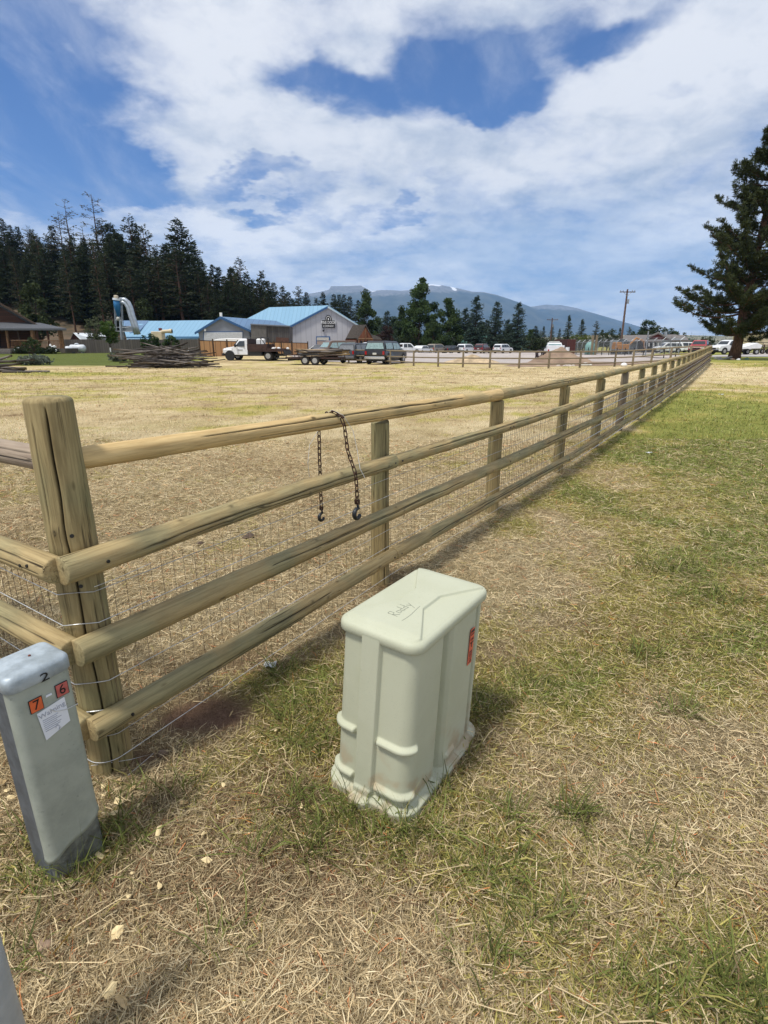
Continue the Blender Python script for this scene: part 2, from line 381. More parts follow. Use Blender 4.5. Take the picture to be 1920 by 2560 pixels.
gb(280, 975, 4, 3, .2, -.1); gb(60, 940, 5, 4, .35, -.15); gb(620, 950, 8, 4, .15, -.15); gb(200, 1150, 1.4, 1.2, -.1, .2); gb(620, 1010, 4, 2, -.1, -.35, .2); gb(750, 1150, 1.2, 1.0, -.1, -.15, .15)
gb(1050, 1020, 3, 3, .25, .1); gb(1400, 960, 4, 4, .1, .2); gb(330, 1050, 2, 1.5, -.2, .2); gb(500, 1350, .5, .5, -.2, .35); gb(640, 1450, .35, .35, -.2, .4); gb(1000, 1200, .5, .8, .1, .3)
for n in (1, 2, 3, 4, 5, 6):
    q = post_xy(n); BL.append((q[0]+.28, q[1]-.05, .38, .25, -.3, -.6, .35))  # post shadows put into the ground colour, as browner and barer patches
def gmap(x, y):
    fs = fence_side(x, y); lawn = S(-.1, .5, fs)
    g = .13+.40*lawn*S(-.1, 1.0, x-y*.15+.9)
    g = g+.2*lawn*S(3, 7, y)
    st = np.zeros_like(x)+.1*(1-lawn)+.38*(1-lawn)*S(2.2, 3.5, y)*S(14, 9, y); br = np.zeros_like(x)
    for bx, by, rx, ry, dg, ds, db in BL:
        e = np.exp(-(((x-bx)/rx)**2+((y-by)/ry)**2)); g = g+dg*e; st = st+ds*e; br = br+db*e
    n1 = fbm(x*.9, y*.9, 4, 11); n2 = fbm(x*3.1, y*3.1, 3, 21); n3 = fbm(x*.28, y*.28, 3, 31)
    g = g+(n1-.5)*1.05+(n2-.5)*.75+(n3-.5)*.5; st = st+(fbm(x*1.3+9, y*1.3, 4, 41)-.5)*1.7+.14+(n2-.5)*.6
    ln_ = fbm(x*.35, y*1.1, 3, 51); st = st-(S(.55, .75, ln_))*.55*S(6, 14, y)+.3*(S(.5, .3, ln_))*S(6, 14, y); g = g+.22*S(.52, .72, fbm(x*.22+4, y*.5, 3, 61))*S(8, 16, y)
    ff = S(44, 47, y)*S(.5, .56, x/np.maximum(y, 1)); g = g+.6*ff
    lw = S(.30, .36, -x/np.maximum(y, 1))*S(43, 46, y); g = g+.8*lw
    return np.clip(g, 0, 1), np.clip(st, -1, 1), np.clip(br, 0, 1)
STRAW = np.array([.60, .475, .275]); STRAWP = np.array([.80, .67, .43]); BROWN = np.array([.23, .145, .08]); OLIVE = np.array([.45, .395, .125]); GREEN = np.array([.21, .245, .06]); SOIL = np.array([.20, .125, .09])
def gcolor(x, y):
    g, st, br = gmap(x, y)
    base = STRAW[None]*np.ones((len(x), 1)); k = np.clip(st, 0, 1)[:, None]; base = base*(1-k)+STRAWP*k
    k = np.clip(-st, 0, 1)[:, None]*.8; base = base*(1-k)+BROWN*k
    k = S(.25, .6, g)[:, None]; base = base*(1-k)+OLIVE*1.15*k; k = S(.6, 1.0, g)[:, None]*.7; base = base*(1-k)+GREEN*1.3*k
    k = br[:, None]; base = base*(1-k)+SOIL*k
    lw = (S(.30, .36, -x/np.maximum(y, 1))*S(43, 46, y))[:, None]; base = base*(1-lw)+np.array([.135, .165, .045])*lw
    return base

# ------------------------------------------------------------------ ground sheet
def build_ground():
    ys = [-3.0]; 
    while ys[-1] < 60: ys.append(ys[-1]+max(.05, (ys[-1]-1.5)*.022))
    while ys[-1] < 13800: ys.append(ys[-1]*1.08)
    h = [0.0]
    while h[-1] < 70: h.append(h[-1]+max(.06, h[-1]*.035))
    while h[-1] < 12500: h.append(h[-1]*1.15)
    xs = np.array([-a for a in h[::-1]]+h[1:]); ys = np.array(ys)
    X, Y = np.meshgrid(xs, ys); x = X.ravel(); y = Y.ravel(); z = terrain(x, y)
    z = z*(1-S(300, 600, y)); z -= .03*S(60, 200, np.abs(x)+0*y)
    near = 1-S(8, 14, y); z += near*(fbm(x*9, y*9, 3, 77)-.5)*.03
    V = np.stack([x, y, z], 1); nx = len(xs); ny = len(ys)
    i = np.arange(nx-1)[None]+np.arange(ny-1)[:, None]*nx; i = i.ravel(); F = np.stack([i, i+1, i+nx+1, i+nx], 1)
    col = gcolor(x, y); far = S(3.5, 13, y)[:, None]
    k = .50+.36*far; col = np.clip(col*k, 0, 1)  # near soil darkened to stand in for shade between the blades
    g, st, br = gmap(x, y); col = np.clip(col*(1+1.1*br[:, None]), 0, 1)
    c4 = np.concatenate([col, np.ones((len(x), 1))], 1)
    m = bpy.data.materials.new('dry_field_soil'); m.use_nodes = True; T = NT(m.node_tree); b = T.n['Principled BSDF']
    a = T.new('ShaderNodeAttribute', attribute_name='col'); tc = T.new('ShaderNodeTexCoord'); v = tc.outputs['Object']
    n1 = T.noise(v, 110, 8, .8, 1.2); n2 = T.noise(T.mapping(v, rot=(0, 0, .5), sc=(1, .35, 1)), 9, 6, .7, .5); n3 = T.noise(v, 1.1, 6, .7, .6); n4 = T.noise(T.mapping(v, sc=(.5, 1, 1)), .35, 6, .7, .4)
    c = T.mix(T.rng(n1, .3, .7, .0, 1), T.mix(1, a.outputs['Color'], (.35, .31, .29), 'MULTIPLY'), T.mix(1, a.outputs['Color'], (1.55, 1.55, 1.45), 'MULTIPLY'))
    c = T.mix(T.rng(n2, .5, .72, 0, .45), c, T.mix(1, c, (.62, .56, .5), 'MULTIPLY'))
    c = T.mix(T.rng(n3, .48, .62, 0, .5), c, T.mix(1, c, (.7, .66, .56), 'MULTIPLY'))
    c = T.mix(T.rng(n4, .5, .64, 0, .5), c, T.mix(1, c, (.74, .78, .55), 'MULTIPLY'))
    sp_ = T.new('ShaderNodeSeparateXYZ'); T.l.new(v, sp_.inputs[0])
    T.l.new(c, b.inputs['Base Color']); b.inputs['Roughness'].default_value = 1; b.inputs['Specular IOR Level'].default_value = .1
    bp = T.new('ShaderNodeBump'); bp.inputs['Strength'].default_value = .8; bp.inputs['Distance'].default_value = .03
    T.l.new(T.math('ADD', n1, n2), bp.inputs['Height']); T.l.new(bp.outputs[0], b.inputs['Normal'])
    o = npmesh('ground', V, F, m, attrs={'col': ('FLOAT_COLOR', 'POINT', c4)}, smooth=True); tag(o, kind='structure')
build_ground()
def gz(x, y):
    z = terrain(x, y)+(1-S(8, 14, y))*(fbm(np.asarray(x, float)*9, np.asarray(y, float)*9, 3, 77)-.5)*.03
    return z

# ------------------------------------------------------------------ grass as real blades
BOXC = (.10, 1.83); PEDC = (-1.014, 1.363)
def blades(name, n, y0, y1, wx, lying, lmin, lmax, wid, seed, label, colfn=None, expo=1.0, side=None, xy=None, ups=1.0):
    rs = np.random.RandomState(seed)
    clump = None
    if xy is None:
        # pick distances so that density falls with distance
        t = rs.rand(n); y = y0*(y1/y0)**t if expo == 1 else (y0+(y1-y0)*t)
        x = (rs.rand(n)*2-1)*(y*.80+.25)*wx
        if not lying:                 # most standing blades grow in little rooted clumps
            m = n//11; ci = rs.randint(0, m, n); inc = rs.rand(n) < .72; off = rs.rand(n)*2*np.pi; rr = (.010+.004*y)*rs.rand(n)**.6
            x = np.where(inc, x[ci]+np.cos(off)*rr, x); y = np.where(inc, y[ci]+np.sin(off)*rr, y); clump = (off+rs.randn(n)*.5, inc)
    else: x, y = xy; n = len(x)
    g, st, br = gmap(x, y)
    # bare places carry fewer blades
    keep = rs.rand(n) > br*1.15
    keep &= ~((np.abs((x-BOXC[0])*U[0]+(y-BOXC[1])*U[1]) < .315) & (np.abs((x-BOXC[0])*Vn[0]+(y-BOXC[1])*Vn[1]) < .185))
    keep &= ~((np.abs((x-PEDC[0])*U[0]+(y-PEDC[1])*U[1]) < .085) & (np.abs((x-PEDC[0])*Vn[0]+(y-PEDC[1])*Vn[1]) < .07))
    keep &= (x-PB[0][0])**2+(y-PB[0][1])**2 > .08**2
    if side is not None: keep &= side(x, y)
    x, y, g, st, br = x[keep], y[keep], g[keep], st[keep], br[keep]; n = len(x)
    z = gz(x, y)-.004; dist = np.hypot(x, y)
    a = rs.rand(n)*2*np.pi+(fbm(x*1.5, y*1.5, 2, 3)-.5)*3
    if clump is not None: a = np.where(clump[1][keep], clump[0][keep], a)
    isg = rs.rand(n) < S(.12, .75, g+rs.randn(n)*.12)*(.45 if lying else .95)
    L = (lmin+(lmax-lmin)*rs.rand(n)**2.0)*(1+.5*S(.5, 1, g)*(not lying))
    sc = np.maximum(1, dist/2.6); W = wid*(.55+.8*rs.rand(n))*np.maximum(1, sc**.85)*np.where(isg, 1.2, 1.0); L = L*np.maximum(1, (dist/4)**.30)
    if lying: pitch = np.abs(rs.randn(n))*.16+.02; h0 = rs.rand(n)*.022*ups
    else: pitch = np.clip(.75+rs.randn(n)*.35, .15, 1.5); h0 = 0*x
    bend = rs.randn(n)*.25-(0 if lying else .45); ca, sa = np.cos(a), np.sin(a)
    P = []; p = np.stack([x, y, z+h0], 1); pt = pitch.copy(); turn = rs.randn(n)*.25
    nseg = 2
    P.append(p); aa = a.copy()
    for k in range(nseg):
        dl = (L/nseg)[:, None]*np.stack([np.cos(aa)*np.cos(pt), np.sin(aa)*np.cos(pt), np.sin(pt)], 1); p = p+dl; P.append(p); pt = pt+bend*.8; aa = aa+turn
    if lying: 
        for q in P[1:]: q[:, 2] = np.maximum(q[:, 2], z+.002)
    tw = rs.rand(n)*2*np.pi if lying else rs.randn(n)*.6
    side_v = np.stack([-sa*np.cos(tw), ca*np.cos(tw), np.sin(tw)], 1)*(W/2)[:, None]
    V = np.stack([P[0]-side_v, P[0]+side_v, P[1]-side_v*.85, P[1]+side_v*.85, P[2]], 1).reshape(-1, 3)
    b = np.arange(n)*5; Q = np.stack([b, b+1, b+3, b+2], 1); Tn = np.stack([b+2, b+3, b+4], 1)
    # colour
    r1 = rs.rand(n)[:, None]; r2 = rs.rand(n)[:, None]
    dry = STRAW*(.32+1.05*r1); kp = (r2 < .25)*np.clip(.5+st[:, None], 0, 1); dry = dry*(1-kp)+STRAWP*(.9+.3*r1)*kp
    kb = (rs.rand(n)[:, None] < np.clip(.17-st[:, None]*.6, .04, .8)); dry = np.where(kb, BROWN*(.45+1.2*r1), dry)
    gr = np.where(rs.rand(n)[:, None] < S(.45, 1.1, g)[:, None], GREEN*(.45+1.1*r1), OLIVE*(.45+.95*r1))
    col = np.where(isg[:, None], gr, dry)
    col = col*np.where(rs.rand(n)[:, None] < .02, np.array([1.1, .55, .4]), 1.0)
    col = np.clip(col, 0, .9); c4 = np.concatenate([col, np.ones((n, 1))], 1); c4 = np.repeat(c4, 5, 0)
    o = npmesh(name, V, [Q, Tn], M['blade'], attrs={'col': ('FLOAT_COLOR', 'POINT', c4)})
    tag(o, label, 'grass', kind='stuff'); return o

# near matted straw, standing stubble and green tufts, then coarser further out
inview = None
blades('straw_litter', 135000, .75, 3.4, 1.0, True, .02, .085, .0024, 1, 'matted cut straw lying over the near ground', side=inview)
blades('stubble', 150000, .75, 3.4, 1.0, False, .018, .055, .0023, 2, 'short standing stubble and green grass close to the camera')
blades('straw_litter', 130000, 3.4, 9.5, 1.0, True, .035, .13, .0019, 3, 'matted dry straw further off on both sides of the rail fence')
blades('stubble', 150000, 3.4, 9.5, 1.0, False, .02, .06, .0018, 4, 'short grass and stubble further off on both sides of the rail fence')
blades('field_grass', 130000, 9.5, 40, 1.0, False, .02, .07, .0017, 5, 'thin short grass far across the dry field')
def tufts(name, spots, label, seed, lmin, lmax, wid, green, dim=1.0):
    rs = np.random.RandomState(seed); X = []; Y = []
    for x, y, rx, ry, n in spots: X.append(x+rs.randn(n)*rx); Y.append(y+rs.randn(n)*ry)
    x = np.concatenate(X); y = np.concatenate(Y)
    global gmap
    old = gmap
    def g2(a, b):
        g, st, br = old(a, b); return np.full_like(g, green), st*0-.2, br*0
    gmap = g2
    o = blades(name, 0, 0, 0, 0, False, lmin, lmax, wid, seed, label, xy=(x, y)); gmap = old
    a = o.data.attributes['col'].data; c = np.empty(len(a)*4, np.float32); a.foreach_get('color', c); c = c.reshape(-1, 4); c[:, :3] *= dim; a.foreach_set('color', c.ravel()); return o
tsp = []
for px, py, r, n in [(105, 2185, .05, 90), (150, 2210, .05, 100), (230, 2190, .04, 80), (60, 2100, .05, 60), (285, 2080, .03, 60), (330, 2120, .04, 60), (720, 1790, .07, 150), (770, 1870, .07, 150), (700, 1690, .06, 90), (740, 2010, .06, 110), (780, 2120, .05, 110), (840, 2050, .05, 110), (960, 2085, .06, 160), (1040, 2080, .05, 160), (1085, 1990, .05, 110),
                     (1130, 1880, .05, 90), (1180, 1780, .05, 90), (1290, 2050, .035, 60), (1440, 2040, .035, 130), (1710, 1780, .05, 110), (1260, 2170, .06, 90), (1370, 2300, .06, 100), (1620, 2150, .06, 90), (1880, 2530, .08, 200), (1780, 2470, .06, 110), (1560, 2480, .07, 110), (1210, 2400, .06, 80), (60, 2410, .05, 50), (570, 2350, .04, 30), (900, 2010, .03, 100), (850, 1960, .02, 40), (1330, 1700, .06, 90), (1600, 1640, .08, 130), (1650, 1420, .15, 200), (1800, 1500, .15, 200), (320, 1990, .04, 50), (450, 1980, .05, 60), (640, 2140, .04, 40)]:
    x, y = gp(px, py); tsp.append((x, y, r, r*.7, n))
tufts('green_tufts', tsp, 'taller green grass tufts around the utility boxes and the lawn', 61, .05, .15, .0034, .98, .66)
tsp = []
for px, py, r, n in [(860, 1740, .06, 90), (820, 1650, .08, 120), (1200, 1900, .08, 130), (240, 2290, .05, 110), (430, 2060, .07, 80), (600, 2330, .06, 60), (1000, 2230, .1, 100), (1450, 2230, .1, 110), (1700, 2320, .1, 120), (1240, 1760, .06, 60), (560, 2090, .1, 90), (1000, 2450, .12, 80), (300, 2400, .1, 60)]:
    x, y = gp(px, py); tsp.append((x, y, r, r*.7, n))
tufts('brown_tufts', tsp, 'taller brown and olive dry grass clumps near the green utility box', 62, .05, .13, .0026, .26, .75)
# long bleached straws on top of the mat
def straws():
    rs = np.random.RandomState(9); n = 450; t = rs.rand(n); y = .85*(6/.85)**t; x = (rs.rand(n)*2-1)*(y*.75+.2)
    mb_v = []; F = []; cols = []
    z = gz(x, y)+.012+rs.rand(n)*.02; a = rs.rand(n)*2*np.pi; L = .05+.13*rs.rand(n)**2; W = .0020+.0020*rs.rand(n); W = W*np.maximum(1, y/2.2)
    d = np.stack([np.cos(a), np.sin(a), rs.randn(n)*.12], 1); s = np.stack([-np.sin(a), np.cos(a), 0*a], 1)*W[:, None]/2
    p = np.stack([x, y, z], 1); m = p+d*L[:, None]*.5+s*rs.randn(n)[:, None]*3; e = p+d*L[:, None]
    V = np.stack([p-s, p+s, m-s, m+s, e-s*.6, e+s*.6], 1).reshape(-1, 3); b = np.arange(n)*6
    F = [np.stack([b, b+1, b+3, b+2], 1), np.stack([b+2, b+3, b+5, b+4], 1)]
    c = np.repeat(np.concatenate([np.clip(np.array([.70, .56, .33])*(.65+.5*rs.rand(n)[:, None]), 0, .9), np.ones((n, 1))], 1), 6, 0)
    tag(npmesh('loose_straw', V, F, M['blade'], attrs={'col': ('FLOAT_COLOR', 'POINT', c)}), 'long bleached straws strewn over the mown ground', 'straw', kind='stuff')
straws()

# ------------------------------------------------------------------ round timber
def log(name, p0, p1, r0, r1, m, parent, nr=24, nl=20, cracks=(), seed=0, bow=0.0, endr=.006, knots=3, slant=0, flat=0):
    p0 = np.array(p0, float); p1 = np.array(p1, float); L = np.linalg.norm(p1-p0); t = (p1-p0)/L
    up = np.array([0, 0, 1.]) if abs(t[2]) < .9 else np.array([1., 0, 0]); nx = np.cross(t, up); nx /= np.linalg.norm(nx); ny = np.cross(nx, t)
    s = np.concatenate([[0, endr*.3/L], np.linspace(endr/L, 1-endr/L, nl), [1-endr*.3/L, 1]]); th = np.arange(nr)*2*np.pi/nr
    Sg, Th = np.meshgrid(s, th, indexing='ij')
    rr = r0+(r1-r0)*Sg; rs = np.random.RandomState(seed+1)
    rr = rr*(1+(fbm(Sg*L*2.2+seed, np.cos(Th)*.7+seed*3, 3, seed)-.5)*.13+(vn(Sg*L*.9+seed*2, Sg*0, seed)-.5)*.08+(fbm(Sg*L*7+seed, np.sin(Th)*2+seed, 3, seed+4)-.5)*.05)
    if flat: rr = rr*(1-.05*np.cos(4*Th))
    dk = np.zeros_like(rr)
    for (t0, s0, s1, w, dep) in cracks:
        c = t0+(fbm(Sg*L*2.0+seed, Sg*0+t0, 3, seed+9)-.5)*.55; d = (Th-c+np.pi) % (2*np.pi)-np.pi
        ta = S(s0, s0+.05, Sg)*S(s1, s1-.05, Sg)*(.6+.5*vn(Sg*L*9, Sg*0+1, seed)); e = np.exp(-(d/(w*np.maximum(ta, .15)))**2)*(ta > .05)
        rr = rr-dep*e; dk = np.maximum(dk, e)
    for k in range(knots):
        ks, kt = rs.rand()*.9+.05, rs.rand()*2*np.pi; d = (Th-kt+np.pi) % (2*np.pi)-np.pi
        q = ((Sg-ks)*L/.03)**2+(d*rr/.022)**2; rr = rr+.005*np.exp(-q); dk = np.maximum(dk, .55*np.exp(-q*6))
    rr[0] *= 1-endr/r0; rr[-1] *= 1-endr/r1; rr[1] *= 1-endr*.35/r0; rr[-2] *= 1-endr*.35/r1
    b = bow*np.sin(np.pi*Sg)
    P = p0+Sg[..., None]*L*t+rr[..., None]*(np.cos(Th)[..., None]*nx+np.sin(Th)[..., None]*ny)+b[..., None]*np.array([0, 0, -1.])
    if slant: P[-2:, :, :] += (slant*np.cos(Th[-2:]))[..., None]*t
    V = P.reshape(-1, 3); uvw = np.stack([np.cos(Th)*rr, np.sin(Th)*rr, Sg*L+0*Th], -1).reshape(-1, 3)
    ns = len(s); i = np.arange(ns-1)[:, None]*nr; j = np.arange(nr)[None]; j2 = (j+1) % nr
    F = np.stack([i+j, i+j2, i+nr+j2, i+nr+j], -1).reshape(-1, 4)
    # end grain caps as fans
    V = np.concatenate([V, [p0, p1+(t*slant*0)]]); uvw = np.concatenate([uvw, [[0, 0, 0], [0, 0, L]]]); c0 = len(V)-2
    T0 = np.stack([j[0]*0+c0, j2[0], j[0]], 1); T1 = np.stack([j[0]*0+c0+1, (ns-1)*nr+j[0], (ns-1)*nr+j2[0]], 1)
    dk = np.concatenate([dk.ravel(), [0, 0]])
    return npmesh(name, V, [F, np.concatenate([T0, T1])], m, parent, attrs={'uvw': ('FLOAT_VECTOR', 'POINT', uvw), 'dark': ('FLOAT', 'POINT', dk)}, smooth=True)
def add_screws(name, pts, parent, r=.006):
    for p, n in pts:
        n = Vector(n).normalized(); MB().tube([Vector(p)-n*.004, Vector(p)+n*.0015], r, 8).build(name, M['black'], parent)

# ------------------------------------------------------------------ main rail fence
def main_fence():
    cx, cy = PB[0]
    root = thing('rail_fence', 'long round rail fence with cracked corner post running from foreground to the big pine', 'fence', (0, 0, 0))
    cr = []
    # the open check faces the camera
    z0 = tz(cx, cy)-.25
    # frame of log(): nx = cross(t,up) with t=+z, up=x -> +y ; ny = cross(nx,t) = +x
    a_cam = math.atan2(-cx/math.hypot(cx, cy), -cy/math.hypot(cx, cy))
    cr = [(a_cam+.12, .0, 1.0, .045, .02), (a_cam+.75, .45, .985, .02, .008), (a_cam-.5, .1, .62, .016, .008), (a_cam-.85, .3, .9, .015, .006), (a_cam+1.15, 0, .5, .02, .01), (a_cam-.25, .0, .35, .014, .006)]
    log('corner_post', (cx, cy, z0), (cx, cy, 1.44), .078, .071, M['post'], root, 180, 420, cr, 4, endr=.014, knots=4)
    add_screws('screw', [((cx-.0+math.sin(a_cam)*.076, cy+math.cos(a_cam)*.076, h), (math.sin(a_cam), math.cos(a_cam), 0)) for h in (.985, .80)], root, .007)
    out = -Vn; outl = -U
    def V3(q, z): return (q[0], q[1], z)
    posts = [post_xy(n) for n in range(NPOST)]
    for n in range(1, NPOST):
        q = posts[n]; tzq = tz(*q); near = n < 5
        acam = math.atan2(-q[0], -q[1]); rs = random.Random(n)
        cs = [(acam+rs.uniform(-.8, .8), .1, .99, .035, .01), (acam+rs.uniform(-1, 1), .4, .99, .03, .008)] if near else []
        log('post', (q[0], q[1], tzq-.15), (q[0]+rs.uniform(-.01, .01), q[1], tzq+(1.14 if n == 1 else 1.105)+rs.uniform(-.005, .006)), .066, .063, M['post'] if n != 5 else M['rail_far'], root, 90 if near else 20, 140 if near else 6, cs, 20+n, endr=.004, knots=3, slant=.008, flat=1)
    H = {0: [1.215, 1.155], 1: [.89, .865], 2: [.585, .53], 3: [.27, .19]}
    def railpt(k, n):
        q = posts[min(n, NPOST-1)]; f = min(n, 2)/2.0; h = H[k][0]*(1-f)+H[k][1]*f if n < 2 else H[k][1]
        off = 0 if k == 0 else .108; base = tz(*q)
        return np.array([q[0]+out[0]*off, q[1]+out[1]*off, base*(n > 3)+h])
    for k in range(4):
        joints = [0, 2, 4] if k in (0, 2) else [0, 1, 3]
        while joints[-1] < NPOST-1: joints.append(min(joints[-1]+2, NPOST-1))
        for a, b_ in zip(joints[:-1], joints[1:]):
            p0, p1 = railpt(k, a), railpt(k, b_)
            if a == 0:
                if k == 0: p0 = p0+np.append(U*.05, 0); p0[2] = 1.225
                else: p0 = p0+np.append(-U*.108, 0)
            d = (p1-p0)/np.linalg.norm(p1-p0)
            near = a < 4; rs = random.Random(k*50+a)
            r0 = .048 if k else (.040 if a == 0 else .052); r1 = (.045 if k else .052)
            if a == 1 and k == 1: r0 = .041
            if k == 3: r0 = .046; r1 = .043
            mt = M['rail'] if (k or a >= 2) else M['rail_new']
            if k == 0 and a >= 2: mt = M['rail']
            cs = []
            if near:
                side = math.pi*1.0     # angle facing the lawn side
                for q in range(3): cs.append((rs.uniform(-.9, .9)+(math.pi if False else 0), rs.uniform(0, .4), rs.uniform(.6, 1), .065, .010))
            o = log('rail', p0+d*.002, p1-d*.002, r0, r1, mt, root, 80 if near else 16, 300 if near else 8, cs, 60+k*9+a, bow=rs.uniform(-.014, .016), endr=.0035, knots=16 if near else 0)
    # rails of the short return to the left
    for k in range(4):
        z = [1.225, .89, .585, .27][k]; q = posts[0]
        zz = z-[.0, .0, .0, .0][k]
        off = 0 if k == 0 else .108
        p0 = np.array([q[0]+outl[0]*off, q[1]+outl[1]*off, zz])
        if k: p0[:2] = p0[:2]+(-Vn)*.088
        else: p0[:2] = p0[:2]+Vn*.05
        p1 = p0+np.append(Vn*2.0, -.02); 
        log('rail', p0, p1, .046, .048, M['rail_grey'] if k < 1 else M['rail'], root, 80, 200, [(math.pi*0+.2, .0, 1, .05, .008), (.9, .2, .9, .04, .006), (math.pi+.1, 0, 1, .05, .008), (math.pi-.7, 0, .8, .05, .008)], 90+k, knots=8)
    q = posts[0]+Vn*2.0
    log('post', (q[0], q[1], -.1), (q[0], q[1], 1.1), .066, .063, M['post'], root, 24, 12, (), 97)
    # screw heads near the rail ends
    pts = []
    for k in range(4):
        for n in (0, 1, 2, 3):
            p = railpt(k, n); a = Vector((out[0], out[1], 0)); base = Vector(p)+a*(.046 if k else .044)
            dd = Vector((U[0], U[1], 0)); pts.append((base+dd*(.03 if n == 0 else .045), a))
            if n: pts.append((base-dd*.045, a))
    for k in range(1, 4):
        z = [0, .89, .585, .27][k]; p = Vector((posts[0][0], posts[0][1], z))+Vector((outl[0], outl[1], 0))*(.108+.047)
        pts.append((p+Vector((Vn[0], Vn[1], 0))*.06, Vector((outl[0], outl[1], 0)))); pts.append((p+Vector((Vn[0], Vn[1], 0))*.01+Vector((0, 0, .01)), Vector((outl[0], outl[1], 0))))
    add_screws('screw', pts, root, .0062)
    # woven wire: horizontals wrap the corner post and run along both sides
    off = .072; levels = [.07, .175, .29, .41, .53, .65, .77]
    hb = MB()
    for i, h in enumerate(levels):
        pts = []; c = np.array(posts[0])
        l = c+Vn*2.0+outl*off; pts.append(V3(l, h+.02))
        pts.append(V3(c+Vn*1.0+outl*off, h+.005))
        for w in np.linspace(0, math.pi/2, 9):   # round the post
            dd = outl*math.cos(w)+out*math.sin(w); pts.append(V3(c+dd*.083, h+(.012*math.sin(w*2)) if i else h))
        for n in range(1, NPOST):
            q = posts[n]; base = tz(*q)*(n > 3); pts.append(V3(q+out*off, base+h-(.01 if n < 3 else 0)))
        rad = [.0017 if j < 14 else .0018+.0004*j for j in range(len(pts))]
        hb.tube(pts, rad, 4)
    hb.build('wire_strands', M['wire'], root)
    vb = MB(); c = np.array(posts[0])
    def upright(q, z0, z1, r):
        vb.v += [(q[0]+r*math.cos(a), q[1]+r*math.sin(a), z) for z in (z0, z1) for a in (0, 2.1, 4.2)]; b = len(vb.v)-6; vb.uvw += vb.v[-6:]
        vb.f += [(b+j, b+(j+1) % 3, b+3+(j+1) % 3, b+3+j) for j in range(3)]
    for n in range(NPOST-1):
        a, b_ = posts[n]+out*off, posts[n+1]+out*off; L = np.linalg.norm(b_-a); st = .052 if n < 8 else (.10 if n < 14 else .2); m = int(L/st)
        for j in range(m):
            q = a+(b_-a)*((j+.5)/m)+np.random.randn(2)*.002; base = tz(*q)*(n > 3)
            upright(q, base+.07, base+.80, .0009 if n < 2 else (.0012+.0003*n)*(1 if n < 8 else 1.0))
    for j in range(36):
        q = c+Vn*(.09+j*.052)+outl*off; upright(q, .07, .80, .0010)
    vb.build('wire_uprights', M['wire_rust'], root)
    # slack tie wire ends
    t = MB(); q = c+out*.09
    t.tube([V3(q+U*0.0, .79), V3(q+U*.08+out*.03, .805), V3(q+U*.2+out*.04, .82)], .0012, 5)
    t.build('tie_wire', M['wire'], root); t = MB()
    t.tube([V3(c+outl*.09+out*.02, .06), V3(c+out*.10+U*.02, .045), V3(c+out*.13+U*.10, .03), V3(c+out*.14-U*.02, .02)], .0012, 5)
    t.build('tie_wire', M['wire'], root)
    return root
main_fence()

